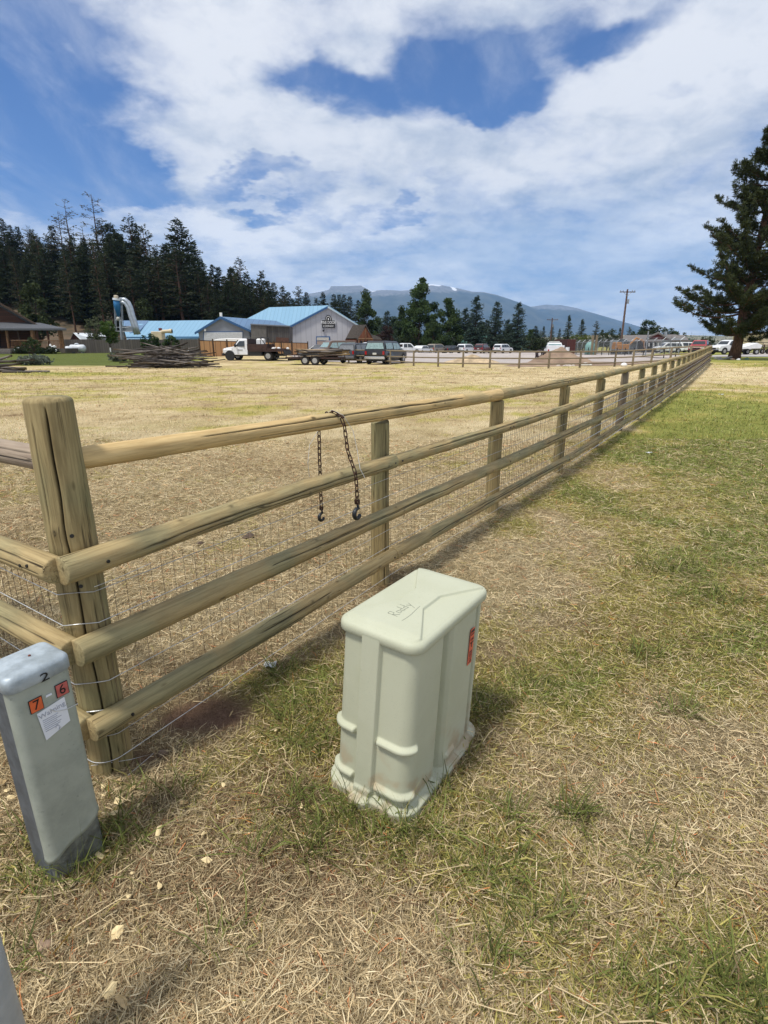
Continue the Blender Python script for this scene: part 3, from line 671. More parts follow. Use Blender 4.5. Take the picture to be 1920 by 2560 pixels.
# ------------------------------------------------------------------ grab chain over the top rail
def chain_thing():
    root = thing('hanging_chain', 'rusty steel chain with two hooks draped over the top fence rail', 'chain', (-.285, 3.03, 1.19))
    o3 = Vector((.839, -.5437, 0)); u3 = Vector((.5437, .839, 0)); T0 = Vector((0, 0, 0))
    def link_mesh(p, t, flip):
        t = t.normalized(); w = u3 if flip else o3; w = (w-t*w.dot(t)).normalized(); pts = []
        for a in np.linspace(0, 2*math.pi, 16, endpoint=False):
            ca, sa = math.cos(a), math.sin(a); l = .0125*(1 if sa > 0 else -1)*(abs(sa) > .2)
            pts.append(p+t*(sa*.0095+l)+w*ca*.0095)
        return MB().tube(pts, .0033, 7, closed=True)
    path_r = [o3*-.075+Vector((0, 0, -.03)), o3*-.045+Vector((0, 0, .035)), Vector((0, 0, .057)), o3*.045+u3*.015+Vector((0, 0, .035)), o3*.066+u3*.02+Vector((0, 0, -.02)), o3*.10-u3*.0+Vector((0, 0, -.15)),
              o3*.162-u3*.015+Vector((0, 0, -.27)), o3*.17-u3*.015+Vector((0, 0, -.35)), o3*.17-u3*.015+Vector((0, 0, -.43))]
    path_l = [o3*-.075-u3*.03+Vector((0, 0, -.03)), o3*-.078-u3*.03+Vector((0, 0, -.2)), o3*-.078-u3*.03+Vector((0, 0, -.50))]
    def walk(path, step):
        out = []; carry = 0
        for a, b in zip(path[:-1], path[1:]):
            L = (b-a).length; s = carry
            while s < L: out.append((a+(b-a)*(s/L), (b-a))); s += step
            carry = s-L
        return out
    for path in (path_r, path_l):
        for i, (p, t) in enumerate(walk(path, .0345)): link_mesh(p, t, i % 2).build('link', M['chain'], root, smooth=True)
    def hook(p, s, flip):
        b = MB(); w = u3*flip; pts = []; rad = []
        pts += [Vector((0, 0, .03))*s+p, p+Vector((0, 0, .012))*s-w*.002*s]; rad += [.0065*s, .0075*s]
        for a in np.linspace(115, -165 , 15):
            aa = R(a); r_ = .026*s; pts.append(p+Vector((0, 0, -.026*s))+w*(math.cos(aa+math.pi*0)*r_*-1)+Vector((0, 0, math.sin(aa)*r_))); rad.append((.0075+.0045*math.sin(R(max(0, min(180, 115-a)))*.8))*s)
        rad[-1] = .004*s
        # order: shank down the left, round the bowl, up to the tip
        b.tube(pts[:1]+pts[2:], rad[:1]+rad[2:], 10); b.build('hook', M['hook'], root, smooth=True)
        c = MB()
        for sgn in (-1, 1): c.box(p+Vector((0, 0, .036*s))+o3*sgn*.009*s, (.014*s, .006*s, .026*s), rz=math.atan2(.839, .5437))
        c.tube([p+Vector((0, 0, .042*s))-w*.016*s, p+Vector((0, 0, .042*s))+w*.016*s], .005*s, 8)
        c.build('clevis', M['chain'], root)
    hook(path_r[-1]+Vector((0, 0, -.04)), 1.1, 1); hook(path_l[-1]+Vector((0, 0, -.035)), .85, 1)
    w = MB()
    w.tube([o3*-.05+Vector((0, 0, .045)), Vector((0, 0, .066)), o3*.05+u3*.03+Vector((0, 0, .04)), o3*.08+u3*.08+Vector((0, 0, -.05)), o3*.10+u3*.09+Vector((0, 0, -.16)), o3*.14+u3*.06+Vector((0, 0, -.26)), o3*.165+u3*.07+Vector((0, 0, -.31))], .0016, 5)
    w.tube([o3*-.06-u3*.05+Vector((0, 0, -.04)), o3*-.08-u3*.11+Vector((0, 0, -.12)), o3*-.08-u3*.13+Vector((0, 0, -.22)), o3*-.08-u3*.12+Vector((0, 0, -.30))], .0014, 5)
    w.build('loose_wire', M['wire'], root)
chain_thing()

# ------------------------------------------------------------------ green utility box
def rrect(hx, hy, r, n):
    """n points round a rounded rectangle, evenly spaced; returns pts and outward normals"""
    segs = [((hx, -hy+r), (hx, hy-r)), None, ((hx-r, hy), (-hx+r, hy)), None, ((-hx, hy-r), (-hx, -hy+r)), None, ((-hx+r, -hy), (hx-r, -hy)), None]
    cen = {1: (hx-r, hy-r, 0), 3: (-hx+r, hy-r, 90), 5: (-hx+r, -hy+r, 180), 7: (hx-r, -hy+r, 270)}
    per = 2*(2*hx-2*r)+2*(2*hy-2*r)+2*math.pi*r; P = []; N = []
    lens = [2*hy-2*r, math.pi*r/2, 2*hx-2*r, math.pi*r/2]*2
    for i in range(n):
        s = per*i/n; k = 0
        while s > lens[k]: s -= lens[k]; k += 1
        if k % 2 == 0:
            (a, b), (c, d) = segs[k]; f = s/lens[k]; P.append((a+(c-a)*f, b+(d-b)*f)); N.append([(1, 0), (0, 1), (-1, 0), (0, -1)][k//2])
        else:
            x, y, a0 = cen[k]; a = R(a0+90*s/lens[k]); P.append((x+r*math.cos(a), y+r*math.sin(a))); N.append((math.cos(a), math.sin(a)))
    return np.array(P), np.array(N)
def loft(name, P, N, zs, disp, m, parent, cap=True):
    n = len(P); V = []
    for z in zs:
        q = P+N*disp(P, N, z)[:, None]; V.append(np.column_stack([q, np.full(n, z)]))
    V = np.concatenate(V); i = np.arange(len(zs)-1)[:, None]*n; j = np.arange(n)[None]; j2 = (j+1) % n
    F = np.stack([i+j, i+j2, i+n+j2, i+n+j], -1).reshape(-1, 4)
    return npmesh(name, V, [F], m, parent, smooth=True)
def green_mat():
    m = bpy.data.materials.new('pale_green_moulded_plastic'); m.use_nodes = True; T = NT(m.node_tree); b = T.n['Principled BSDF']
    tc = T.new('ShaderNodeTexCoord'); v = tc.outputs['Object']; s = T.new('ShaderNodeSeparateXYZ'); T.l.new(v, s.inputs[0])
    n = T.noise(v, 3, 5, .6); sp2 = T.noise(v, 240, 2, .5); sp3 = T.noise(v, 45, 6, .75)
    c = T.mix(T.rng(n, .3, .7), (.44, .45, .325), (.485, .495, .37))
    c = T.mix(T.rng(sp2, .60, .74, 0, .25), c, (.22, .24, .17))
    # splashed soil and rusty stain towards the ground
    low = T.rng(s.outputs[2], .20, .02); d = T.math('MULTIPLY', low, T.rng(sp3, .48, .70)); c = T.mix(T.math('MULTIPLY', d, .5), c, (.26, .22, .13))
    st = T.math('MULTIPLY', T.rng(s.outputs[2], .34, .08), T.rng(T.noise(v, 7, 3), .5, .64)); c = T.mix(T.math('MULTIPLY', st, .5), c, (.36, .21, .10))
    T.l.new(c, b.inputs['Base Color']); b.inputs['Roughness'].default_value = .62; b.inputs['Specular IOR Level'].default_value = .3
    bp = T.new('ShaderNodeBump'); bp.inputs['Strength'].default_value = .25; bp.inputs['Distance'].default_value = .001; T.l.new(T.noise(v, 500, 2), bp.inputs['Height']); T.l.new(bp.outputs[0], b.inputs['Normal'])
    return m
def utility_box():
    gm = green_mat(); hx, hy, H = .278, .150, .702
    root = thing('utility_box', 'pale green plastic utility box standing in the grass beside the fence', 'utility box', (.085, 1.845, -.01), math.atan2(U[1], U[0]))
    mt = Matrix.Rotation(R(3.0), 4, Vector((0, 1, 0))); root.matrix_world = Matrix.Translation((.092, 1.826, -.030))@mt@Matrix.Rotation(math.atan2(U[1], U[0]), 4, 'Z')
    P, N = rrect(hx, hy, .045, 520)
    a = P[:, 0]; b = P[:, 1]
    def disp(P_, N_, z):
        zz = z/H; d = np.full(len(P_), .008*(1-zz)); end = N_[:, 0] < -.3; bb = b/hy
        rib = S(.37, .33, bb)*S(-.17, -.13, bb)*(N_[:, 0] < -.7); e2 = S(.20, .14, -bb)*0
        d += .018*rib
        notrib = 1-rib
        # beads run across the end wall and just turn the corners
        reach = S(-hx+.055, -hx+.03, a)
        for zb in (.44, .165):
            prof = np.exp(-((zz-zb)/.017)**4); edge = (S(.40, .46, bb)+S(-.16, -.22, bb))
            d += .018*prof*np.clip(edge, 0, 1)*reach
        # long sides: two raised mullions with shadow grooves
        sd_ = np.abs(N_[:, 1]) > .7; f = (a+hx)/(2*hx)
        for f0, f1 in ((.36, .44), (.84, .90)):
            d -= .030*np.exp(-((f-(f0+f1)/2)/((f1-f0)/2))**6)*sd_*S(.06, .12, zz)
        d += .010*S(.45, .47, f)*S(.83, .81, f)*sd_
        prof = np.exp(-((zz-.165)/.017)**4); d += .011*prof*S(.48, .5, f)*S(.62, .6, f)*sd_
        # flared foot with a step
        d += .030*S(.105, .092, zz)+.005*S(.012, 0, zz)
        rib2 = np.exp(-(np.abs(bb-.13)/.27)**6)*(N_[:, 0] < -.7); d += .008*rib2*S(.15, .13, zz)
        return d
    loft('body', P, N, np.linspace(0, H, 210), disp, gm, root)
    # lid
    LP, LN = rrect(hx+.016, hy+.016, .055, 260); n = len(LP); V = []; zt = H+.024
    def top(x, y, s):
        A = np.abs(x)/(hx+.016); B = np.abs(y)/(hy+.016)
        be = np.where(A < .22, .30, .30+(A-.22)/.66*.60); h = .0095*S(be+.045, be-.0, B)
        return zt+h*S(1.0, .80, np.maximum(A, B))+.004*(1-np.maximum(A, B)**2)
    rings = [(-.012, H-.013, 0), (-.004, H-.016, 0), (0, H-.012, 0), (0, H+.004, 0)]
    for k in range(1, 9):
        an = k/8*math.pi/2; rings.append((-(1-math.cos(an))*.018, H+.004+.020*math.sin(an), 0))
    for off, z, o2 in rings: V.append(np.column_stack([LP+LN*(off+o2), np.full(n, z)]))
    base = LP-LN*.018
    nr = 90
    for k in range(1, nr):
        s = 1-k/nr; q = base*s; V.append(np.column_stack([q, top(q[:, 0], q[:, 1], s)]))
    V = np.concatenate(V+[np.array([[0, 0, zt+.0115]])]); R_ = len(rings)+nr-1; i = np.arange(R_-1)[:, None]*n; j = np.arange(n)[None]; j2 = (j+1) % n
    F = np.stack([i+j, i+j2, i+n+j2, i+n+j], -1).reshape(-1, 4); Tn = np.stack([(R_-1)*n+j[0], (R_-1)*n+j2[0], j[0]*0+len(V)-1], 1)
    npmesh('lid', V, [F, Tn], gm, root, smooth=True)
    # orange warning sticker on the long side
    om = mat('orange_sticker', (.72, .15, .085), .45, 0, .12, 20); bm_ = mat('sticker_ink', (.05, .03, .03), .6, 0, .1)
    yb = -hy-.0165; x0 = .142; w = .036; z1 = .607; hh = .155
    st = MB().box((x0, yb, z1-hh/2), (w, .0016, hh)).build('warning_sticker', om, root)
    ink = MB()
    for zc, hgt, wd in ((-.010, .010, .030), (-.024, .004, .028), (-.068, .022, .006), (-.100, .005, .026), (-.110, .003, .028), (-.118, .003, .024), (-.128, .003, .028), (-.138, .003, .020), (-.146, .003, .027)):
        ink.box((x0, yb-.0012, z1+zc), (wd, .0012, hgt))
    Mx = Matrix.Translation((x0, yb-.0014, z1-.045))@Matrix.Rotation(R(90), 4, 'X'); ink.build('sticker_print', bm_, st)
    text_part('sticker_word', 'CALL', .013, bm_, st, Mx, .0004); text_part('sticker_word', 'BEFORE', .0085, bm_, st, Matrix.Translation((x0, yb-.0014, z1-.060))@Matrix.Rotation(R(90), 4, 'X'), .0004)
    # pencil scrawl on the lid
    pm = mat('pencil_scrawl', (.17, .19, .16), .8, 0, .1); pb = MB()
    def zt_(x, y): return float(top(np.array([x]), np.array([y]), 1)[0])+.0006
    strokes = []
    x = -.155; 
    for L in ([(0, 0), (0, .03), (.012, .03), (.012, .017), (0, .015), (.014, 0)], [(.02, .004), (.02, .016), (.03, .016), (.03, .004), (.02, .004)], [(.045, .03), (.045, .002), (.036, .004), (.036, .014), (.045, .014)], [(.062, .03), (.062, .002), (.053, .004), (.053, .014), (.062, .014)], [(.07, .014), (.076, .002), (.084, .016), (.07, -.012)]):
        strokes.append(L)
    for L in strokes:
        for (a0, b0), (a1, b1) in zip(L[:-1], L[1:]):
            p0 = Vector((-.175+a0*1.3, -.012+b0*1.3, 0)); p1 = Vector((-.175+a1*1.3, -.012+b1*1.3, 0))
            p0.z = zt_(p0.x, p0.y); p1.z = zt_(p1.x, p1.y); pb.tube([p0, p1], .0006, 4)
    pts = [Vector((-.19+t*.016, -.040-.003*math.sin(t*.6), 0)) for t in range(9)]
    for p in pts: p.z = zt_(p.x, p.y)
    pb.tube(pts, .0006, 4); pb.build('pencil_scrawl', pm, root)
    return root
utility_box()

# ------------------------------------------------------------------ grey telephone pedestal
def pedestal():
    gmv = bpy.data.materials.new('galvanised_grey_green_paint'); gmv.use_nodes = True; T = NT(gmv.node_tree); b = T.n['Principled BSDF']
    tc = T.new('ShaderNodeTexCoord'); v = tc.outputs['Object']; s = T.new('ShaderNodeSeparateXYZ'); T.l.new(v, s.inputs[0])
    n = T.noise(v, 9, 6, .65); n2 = T.noise(v, 60, 5, .7); n3 = T.noise(T.mapping(v, sc=(1, 1, .3)), 22, 5, .6)
    c = T.mix(T.rng(n, .35, .65), (.29, .32, .275), (.37, .40, .345)); c = T.mix(T.rng(n2, .6, .72, 0, .4), c, (.13, .145, .135)); c = T.mix(T.rng(n3, .62, .74, 0, .3), c, (.42, .45, .42))
    T.l.new(c, b.inputs['Base Color']); b.inputs['Roughness'].default_value = .55; b.inputs['Metallic'].default_value = .15
    topm = mat('worn_blue_grey_cap', (.40, .455, .49), .45, .15, .35, 14, .2, col2=(.27, .31, .33)); lowm = mat('stained_zinc', (.20, .215, .19), .6, .3, .5, 26, .4, col2=(.09, .095, .085)); chan = mat('dull_blue_grey_steel', (.14, .16, .185), .5, .4, .3, 20, .1)
    rz = math.atan2(U[1], U[0])
    root = thing('telephone_pedestal', 'short grey metal telephone pedestal with orange 7 and 6 stickers in front of corner post', 'pedestal', (0, 0, 0))
    root.matrix_world = Matrix.Translation((-1.014, 1.363, -.055))@Matrix.Rotation(R(-.9), 4, Vector((0, 1, 0)))@Matrix.Rotation(rz, 4, 'Z')
    hx, hy, H = .083, .070, .792
    P, N = rrect(hx-.005, hy-.005, .022, 120)
    loft('lower_sleeve', P, N, np.linspace(0, .3, 12), lambda a, b_, z: np.zeros(len(a)), lowm, root)
    MB().cbox((0, .012, .37), (.163, .118, .74), .006).build('rear_channel', chan, root)
    # front cover: wraps the lawn-side face, its lower lip is torn into a curve
    P, N = rrect(hx, hy, .024, 240); sel = P[:, 1] < -.028; idx = np.where(sel)[0]; order = idx[np.argsort(P[idx, 0]*1.0+np.where(N[idx, 0] < -.5, -1, 0)*(P[idx, 1]+1)*.5+np.where(N[idx, 0] > .5, 1, 0)*(P[idx, 1]+1)*.5)]
    P = P[order]; N = N[order]; nz = 50; V = []; f = (P[:, 0]+hx)/(2*hx)
    zb = .145+.085*S(.1, 1.0, f)+.02*np.sin(f*6)
    for k in range(nz):
        t = k/(nz-1); z = zb+(H-.03-zb)*t; V.append(np.column_stack([P+N*(.0035*math.exp(-t*40)), z]))
    m_ = len(P); V = np.concatenate(V); i = np.arange(nz-1)[:, None]*m_; j = np.arange(m_-1)[None]; F = np.stack([i+j, i+j+1, i+m_+j+1, i+m_+j], -1).reshape(-1, 4)
    o = npmesh('front_cover', V, [F], gmv, root, smooth=True); sm = o.modifiers.new('thickness', 'SOLIDIFY'); sm.thickness = .002
    # cap with rounded edge and slightly domed top
    LP, LN = rrect(hx+.006, hy+.006, .028, 140); n = len(LP); V = []; zc = H-.045
    for off, z in ((-.003, zc), (0, zc+.003), (0, zc+.034), (-.002, zc+.040), (-.006, zc+.045), (-.011, zc+.048)): V.append(np.column_stack([LP+LN*off, np.full(n, z)]))
    base = LP-LN*.011
    for k in range(1, 20):
        s_ = 1-k/20; q = base*s_; V.append(np.column_stack([q, zc+.048+.004*(1-s_**2)+.003*(fbm(q[:, 0]*40+5, q[:, 1]*40, 3, 8)-.5)*(1-s_**6)]))
    V = np.concatenate(V+[np.array([[0, 0, zc+.052]])]); R_ = 25; i = np.arange(R_-1)[:, None]*n; j = np.arange(n)[None]; j2 = (j+1) % n
    F = np.stack([i+j, i+j2, i+n+j2, i+n+j], -1).reshape(-1, 4); Tn = np.stack([(R_-1)*n+j[0], (R_-1)*n+j2[0], j[0]*0+len(V)-1], 1)
    npmesh('cap', V, [F, Tn], topm, root, smooth=True)
    MB().sphere((.012, .0, zc+.054), (.004, .004, .003), 8, 6).build('cap_bolt', mat('rusty_bolt', (.2, .05, .03), .7), root)
    yf = -hy-.0022
    om = mat('orange_number_sticker', (.68, .13, .04), .5, 0, .15, 30); rm = mat('faded_red_sticker', (.50, .12, .10), .6, 0, .25, 40); ink = mat('black_ink', (.012, .012, .012), .6, 0, .1); pap = mat('white_paper', (.72, .74, .78), .7, 0, .05); gink = mat('grey_print', (.34, .36, .42), .7, 0, .1)
    RX = Matrix.Rotation(R(90), 4, 'X')
    for (x, z, ch, mm) in ((-.026, .630, '7', om), (.047, .638, '6', rm)):
        MB().box((x, yf, z), (.036, .0012, .042)).build('sticker_border', ink, root)
        st = MB().box((x, yf-.0012, z), (.032, .0012, .038)).build('number_sticker', mm, root)
        text_part('numeral', ch, .042, ink, st, Matrix.Translation((x, yf-.0022, z))@RX@Matrix.Diagonal((.9, 1, 1, 1)), .0006)
    text_part('numeral', '2', .045, ink, root, Matrix.Translation((.008, -hy-.0092, zc+.012))@RX@Matrix.Diagonal((1.15, .8, 1, 1)), .0006)
    MB().box((.010, yf, .640), (.016, .0016, .006)).build('small_tag', pap, root)
    p = MB().prism([(-.030, yf, .602), (.048, yf, .612), (.050, yf, .528), (-.022, yf, .508)], (0, -.0012, 0)).build('paper_notice', pap, root)
    text_part('notice_heading', 'Warning', .021, gink, p, Matrix.Translation((.009, yf-.0018, .590))@RX@Matrix.Rotation(R(5), 4, 'Z'), .0003)
    ln = MB()
    for k in range(7): 
        wd = random.uniform(.035, .058); ln.box((-.020+wd/2, yf-.0018, .573-k*.0062), (wd, .0008, .0016))
    ln.tube([(.008, yf-.002, .53), (.013, yf-.002, .54), (.019, yf-.002, .53), (.015, yf-.002, .52), (.022, yf-.002, .527)], .0007, 4)
    ln.build('notice_lines', gink, p)
    w = MB(); w.tube([(.004, yf-.002, .598), (.018, yf-.004, .582), (.045, yf-.004, .572), (.08, yf-.001, .568)], .0012, 5); w.build('loose_wire', M['wire'], root)
    for c in root.children:
        if c.name.split('.')[0] in ('sticker_border', 'number_sticker', 'small_tag', 'paper_notice', 'loose_wire'): c.location.z += .056
pedestal()
# grey steel post just inside the left edge of view
def steel_post():
    r = thing('steel_marker_post', 'pale grey steel post standing closest to the camera at lower left', 'post', (-.825, .77, 0))
    MB().tube([(0, 0, -.1), (0, 0, .3), (0, 0, .86)], [.056, .056, .056], 28).build('shaft', mat('pale_galvanised', (.42, .45, .46), .5, .2, .2, 12, .1), r, smooth=True)
    MB().tube([(0, 0, .86), (0, 0, .875), (0, 0, .885)], [.06, .06, .04], 28).build('cap', M['steel'], r, smooth=True)
steel_post()

# ================================================================== small things lying about
def chips():
    cm = mat('pale_wood_chip', (.78, .62, .34), .8, 0, .25, 40, .3)
    fm = mat('dried_leaf', (.50, .36, .18), .8, 0, .3, 40, .3)
    rs = random.Random(4)
    where = [(580, 1795, 1, .03), (560, 1980, .7, .03), (690, 1840, .6, .03), (300, 2020, 1, .04), (330, 1990, .8, .04), (285, 2050, .9, .04), (260, 1975, .8, .03), (350, 2030, .7, .03), (460, 2025, .8, .03), (400, 2095, .9, .035), (520, 2165, .9, .035), (250, 2150, .9, .035), (270, 2140, .7, .03), (400, 2225, .8, .03), (325, 2260, .7, .03),
             (295, 2345, 1.1, .04), (310, 2560-40, 1, .04), (280, 2490, .9, .04), (30, 2500, 1.1, .04), (755, 2030, .7, .03), (10, 1965, .9, .05), (20, 1990, .8, .04), (30, 2010, .8, .03), (260, 2000, .6, .03), (300, 1960, .7, .03), (510, 2100, .6, .03), (335, 2200, .6, .025), (700, 1620, .5, .03), (630, 1600, .6, .03)]
    for i, (px, py, s, l) in enumerate(where):
        x, y = gp(px, py); n = rs.randint(5, 7); P = []
        for k in range(n): a = 2*math.pi*k/n+rs.uniform(-.3, .3); r_ = l*s*rs.uniform(.42, .75); P.append(Vector((math.cos(a)*r_, math.sin(a)*r_*.55, rs.uniform(-.2, .25)*r_)))
        b = MB(); c = Vector((0, 0, .004)); up = P+[c]; th = Vector((0, 0, -.002))
        b.add(up+[p+th for p in up], [(k, (k+1) % n, n) for k in range(n)]+[(n+1+(k+1) % n, n+1+k, 2*n+1) for k in range(n)]+[((k+1) % n, k, n+1+k, n+1+(k+1) % n) for k in range(n)])
        o = b.build('wood_chip', cm if i % 4 else fm); o.location = (x, y, float(gz(x, y))+.022); o.rotation_euler = (rs.uniform(-.5, .5), rs.uniform(-.4, .4), rs.uniform(0, 6))
        tag(o, 'pale flat wood chip lying in the straw around the pedestal and corner post', 'wood chip', 'wood chips scattered by the pedestal')
chips()
def stone(name, px, py, Y, r, label, m, seed=0, flat=.6):
    if Y: p = at(px, py, Y); x, y = p.x, p.y
    else: x, y = gp(px, py)
    rs = np.random.RandomState(seed); b = MB(); b.sphere((0, 0, 0), (r, r*.8, r*flat), 14, 9)
    for i, v in enumerate(b.v):
        k = 1+.16*math.sin(v[0]/r*3+seed)+.12*math.cos(v[1]/r*4+seed*2)+.05*rs.randn(); b.v[i] = (v[0]*k, v[1]*k, v[2]*k)
    o = b.build(name, m, smooth=True); o.location = (x, y, float(gz(x, y))+r*flat*.35); o.rotation_euler = (0, 0, seed)
    return tag(o, label, 'stone')
SM = mat('pinkish_stone', (.32, .22, .15), .85, 0, .3, 20, .4)
stone('field_stone', 112, 2375, None, .026, 'smooth brown stone in the straw at lower left', SM, 1)
stone('field_stone', 408, 1890, None, .022, 'brownish stone half buried beside the corner post', mat('earthy_stone', (.20, .14, .10), .9, 0, .3, 20, .4), 2)
stone('field_stone', 500, 1362, None, .035, 'dark clod of earth lying behind the lower rails', mat('dark_clod', (.10, .07, .05), .95, 0, .4, 20, .5), 3)
stone('field_stone', 622, 1348, None, .05, 'wider dark clod of earth right of the first one', mat('dark_clod', (.12, .085, .06), .95, 0, .4, 20, .5), 4)
def litter():
    pm = mat('crumpled_plastic', (.62, .63, .64), .35, 0, .3, 30)
    for px, py, r, lab in ((676, 1672, .030, 'crumpled clear plastic scrap under the lowest rail'), (1622, 1135, .045, 'small white scrap on the green lawn'), (1802, 990, .07, 'tiny white scrap far out on the lawn')):
        x, y = gp(px, py); rs = np.random.RandomState(px); b = MB()
        n = 7; g = [[(i/(n-1)-.5)*2*r, (j/(n-1)-.5)*1.5*r, r*.5*rs.rand()] for i in range(n) for j in range(n)]
        b.add(g, [(i*n+j, (i+1)*n+j, (i+1)*n+j+1, i*n+j+1) for i in range(n-1) for j in range(n-1)])
        o = b.build('plastic_scrap', pm); o.location = (x, y, float(gz(x, y))+.012); s = o.modifiers.new('t', 'SOLIDIFY'); s.thickness = .001; tag(o, lab, 'litter')
litter()

# ================================================================== trees
def leaf_quads(P, D, L, W, rs, jitter=.5):
    """elongated diamond faces at P pointing along D"""
    n = len(P); D = D/np.maximum(1e-6, np.linalg.norm(D, axis=1))[:, None]
    r = rs.randn(n, 3); s = np.cross(D, r); s /= np.maximum(1e-6, np.linalg.norm(s, axis=1))[:, None]
    a = P; b = P+D*(L*.5)[:, None]+s*(W/2)[:, None]; c = P+D*L[:, None]; d = P+D*(L*.5)[:, None]-s*(W/2)[:, None]
    V = np.stack([a, b, c, d], 1).reshape(-1, 3); i = np.arange(n)*4; return V, np.stack([i, i+1, i+2, i+3], 1)
def crown_obj(name, V, F, cols, parent, m=None):
    c4 = np.concatenate([np.clip(cols, 0, .9), np.ones((len(cols), 1))], 1)
    return npmesh(name, V, [F], m or M['leaf'], parent, attrs={'col': ('FLOAT_COLOR', 'POINT', c4)})
def conifer(name, label, cat, group, seed, H=20.0, R0=3.2, start=.12, shape=.85, dens=1.0, droop=-.25, c1=(.022, .040, .018), c2=(.055, .075, .030), sparse=0.0, bark=None, lsz=.5, nbr=6, gap=.55, lean=0, trunk_r=.26):
    rs = np.random.RandomState(seed); root = thing(name, label, cat, (0, 0, 0), 0, group)
    tb = MB(); k = 9; tp = [Vector((lean*H*(i/k)**1.5+rs.randn()*.05, rs.randn()*.05, H*.99*i/k)) for i in range(k+1)]; tp[0].z = -1
    tb.tube(tp, [trunk_r*(1-.95*i/k)*(1.25 if i == 0 else 1) for i in range(k+1)], 8)
    PP = []; DD = []; LL = []; CC = []; z = start*H
    while z < H*.985:
        t = (z-start*H)/(H*(1-start)); rad = R0*((1-t)**shape)*(.35+.65*min(1, t/.10+.35))+.12
        nb = max(3, int(nbr*(.6+.6*rs.rand())))
        for b_ in range(nb):
            if rs.rand() < sparse: continue
            a = rs.rand()*2*np.pi; L = rad*(.6+.5*rs.rand()); zz = z+rs.randn()*.15
            if rs.rand() < .08: L *= 1.2
            up = (.75*t-.05)+rs.randn()*.1
            tx = lean*H*(zz/H)**1.5
            m = max(3, int(L/(.28)*dens)); u = np.sort(rs.rand(m))**.75
            px = tx+np.cos(a)*L*u; py = np.sin(a)*L*u; pz = zz+L*(up*u+droop*u*u)
            if L > .8: tb.tube([Vector((tx, 0, zz)), Vector((tx+math.cos(a)*L*.5, math.sin(a)*L*.5, zz+L*(up*.5+droop*.25))), Vector((tx+math.cos(a)*L*.92, math.sin(a)*L*.92, zz+L*(up*.92+droop*.85)))], [.05*L/3+.012, .03*L/3+.01, .008], 3, caps=False)
            shade = rs.rand()
            for q in range(3):
                side = rs.randn(m)*.28*(L*.22+.25); P = np.stack([px-np.sin(a)*side, py+np.cos(a)*side, pz+rs.randn(m)*.10-.05], 1)
                D = np.stack([np.cos(a)+rs.randn(m)*.9, np.sin(a)+rs.randn(m)*.9, rs.randn(m)*.45+up*.7-.1], 1); PP.append(P); DD.append(D); LL.append(lsz*(.55+.8*rs.rand(m))*(1-.35*t)); CC.append(np.clip(shade*.6+.5*rs.rand(m)*u, 0, 1))
        z += gap*(.6+.7*rs.rand())*(1-.35*t)
    P = np.concatenate(PP); D = np.concatenate(DD); L = np.concatenate(LL); cc = np.concatenate(CC)[:, None]
    V, F = leaf_quads(P, D, L, L*.42, rs); col = np.array(c1)*(1-cc)+np.array(c2)*cc; col = np.repeat(col, 4, 0)
    tb.build('trunk', bark or M['bark'], root, smooth=True); crown_obj('crown', V, F, col, root); return root
def broadleaf(name, label, cat, group, seed, H=12., parts=((0, 0, .6, .35, .35),), n=5000, c1=(.03, .06, .015), c2=(.09, .13, .035), lsz=.3, trunk_r=.25, bark=None, bare=.25, stems=1):
    """parts: ellipsoids (x, y, z, rxy, rz) as fractions of H"""
    rs = np.random.RandomState(seed); root = thing(name, label, cat, (0, 0, 0), 0, group); tb = MB()
    cl = []
    for (x, y, z, r, rz_) in parts:
        kk = max(6, int(34*r*rz_*12))
        for i in range(kk):
            d = rs.randn(3); d /= np.linalg.norm(d); q = np.array([x, y, z])*H+d*np.array([r, r, rz_])*H*(.55+.45*rs.rand()); cl.append((q, H*.055*(.7+.8*rs.rand()), rs.rand()))
    for st in range(stems):
        ox = (st-(stems-1)/2)*.25; tb.tube([Vector((ox, 0, -.5)), Vector((ox*1.4+rs.randn()*.1, 0, H*.3)), Vector((ox*2+rs.randn()*.2, rs.randn()*.2, H*.62))], [trunk_r, trunk_r*.7, trunk_r*.3], 8)
    for q, r, s in cl[::2]: tb.tube([Vector((0, 0, max(H*bare*.6, q[2]*.45))), Vector(q)*.55+Vector((0, 0, q[2]*.2)), Vector(q)], [trunk_r*.28, trunk_r*.16, .01], 4, caps=False)
    m = max(6, n//len(cl)); PP = []; CC = []
    for q, r, s in cl:
        d = rs.randn(m, 3); d /= np.linalg.norm(d, axis=1)[:, None]; PP.append(q+d*(r*rs.rand(m)**.4)[:, None]*np.array([1.15, 1.15, .9])); CC.append(np.clip(s*.7+.3*rs.rand(m), 0, 1))
    P = np.concatenate(PP); cc = np.concatenate(CC)[:, None]; L = lsz*(.6+.8*rs.rand(len(P))); V, F = leaf_quads(P, rs.randn(len(P), 3), L, L*.65, rs)
    col = np.repeat(np.array(c1)*(1-cc)+np.array(c2)*cc, 4, 0)
    tb.build('trunk', bark or M['bark'], root, smooth=True); crown_obj('crown', V, F, col, root, M['leafb']); return root
used = set(); base_label = {}
def zone(px):
    for lim, t in ((25, 'at the left edge above the log cabin'), (110, 'above the cabin porch roof'), (200, 'between the cabin and the white roofed shed'), (270, 'above the white roofed shed'), (330, 'directly behind the blue dust collector'), (420, 'above the left half of the low blue roof'), (500, 'above the right end of the low blue roof'), (560, 'behind the grey gable with the white door'), (640, 'above the joint of the two blue roofs'), (730, 'above the left part of the large blue roof'), (830, 'above the ridge of the large blue roof')):
        if px < lim: return t
    return 'in the far row right of the big gable'
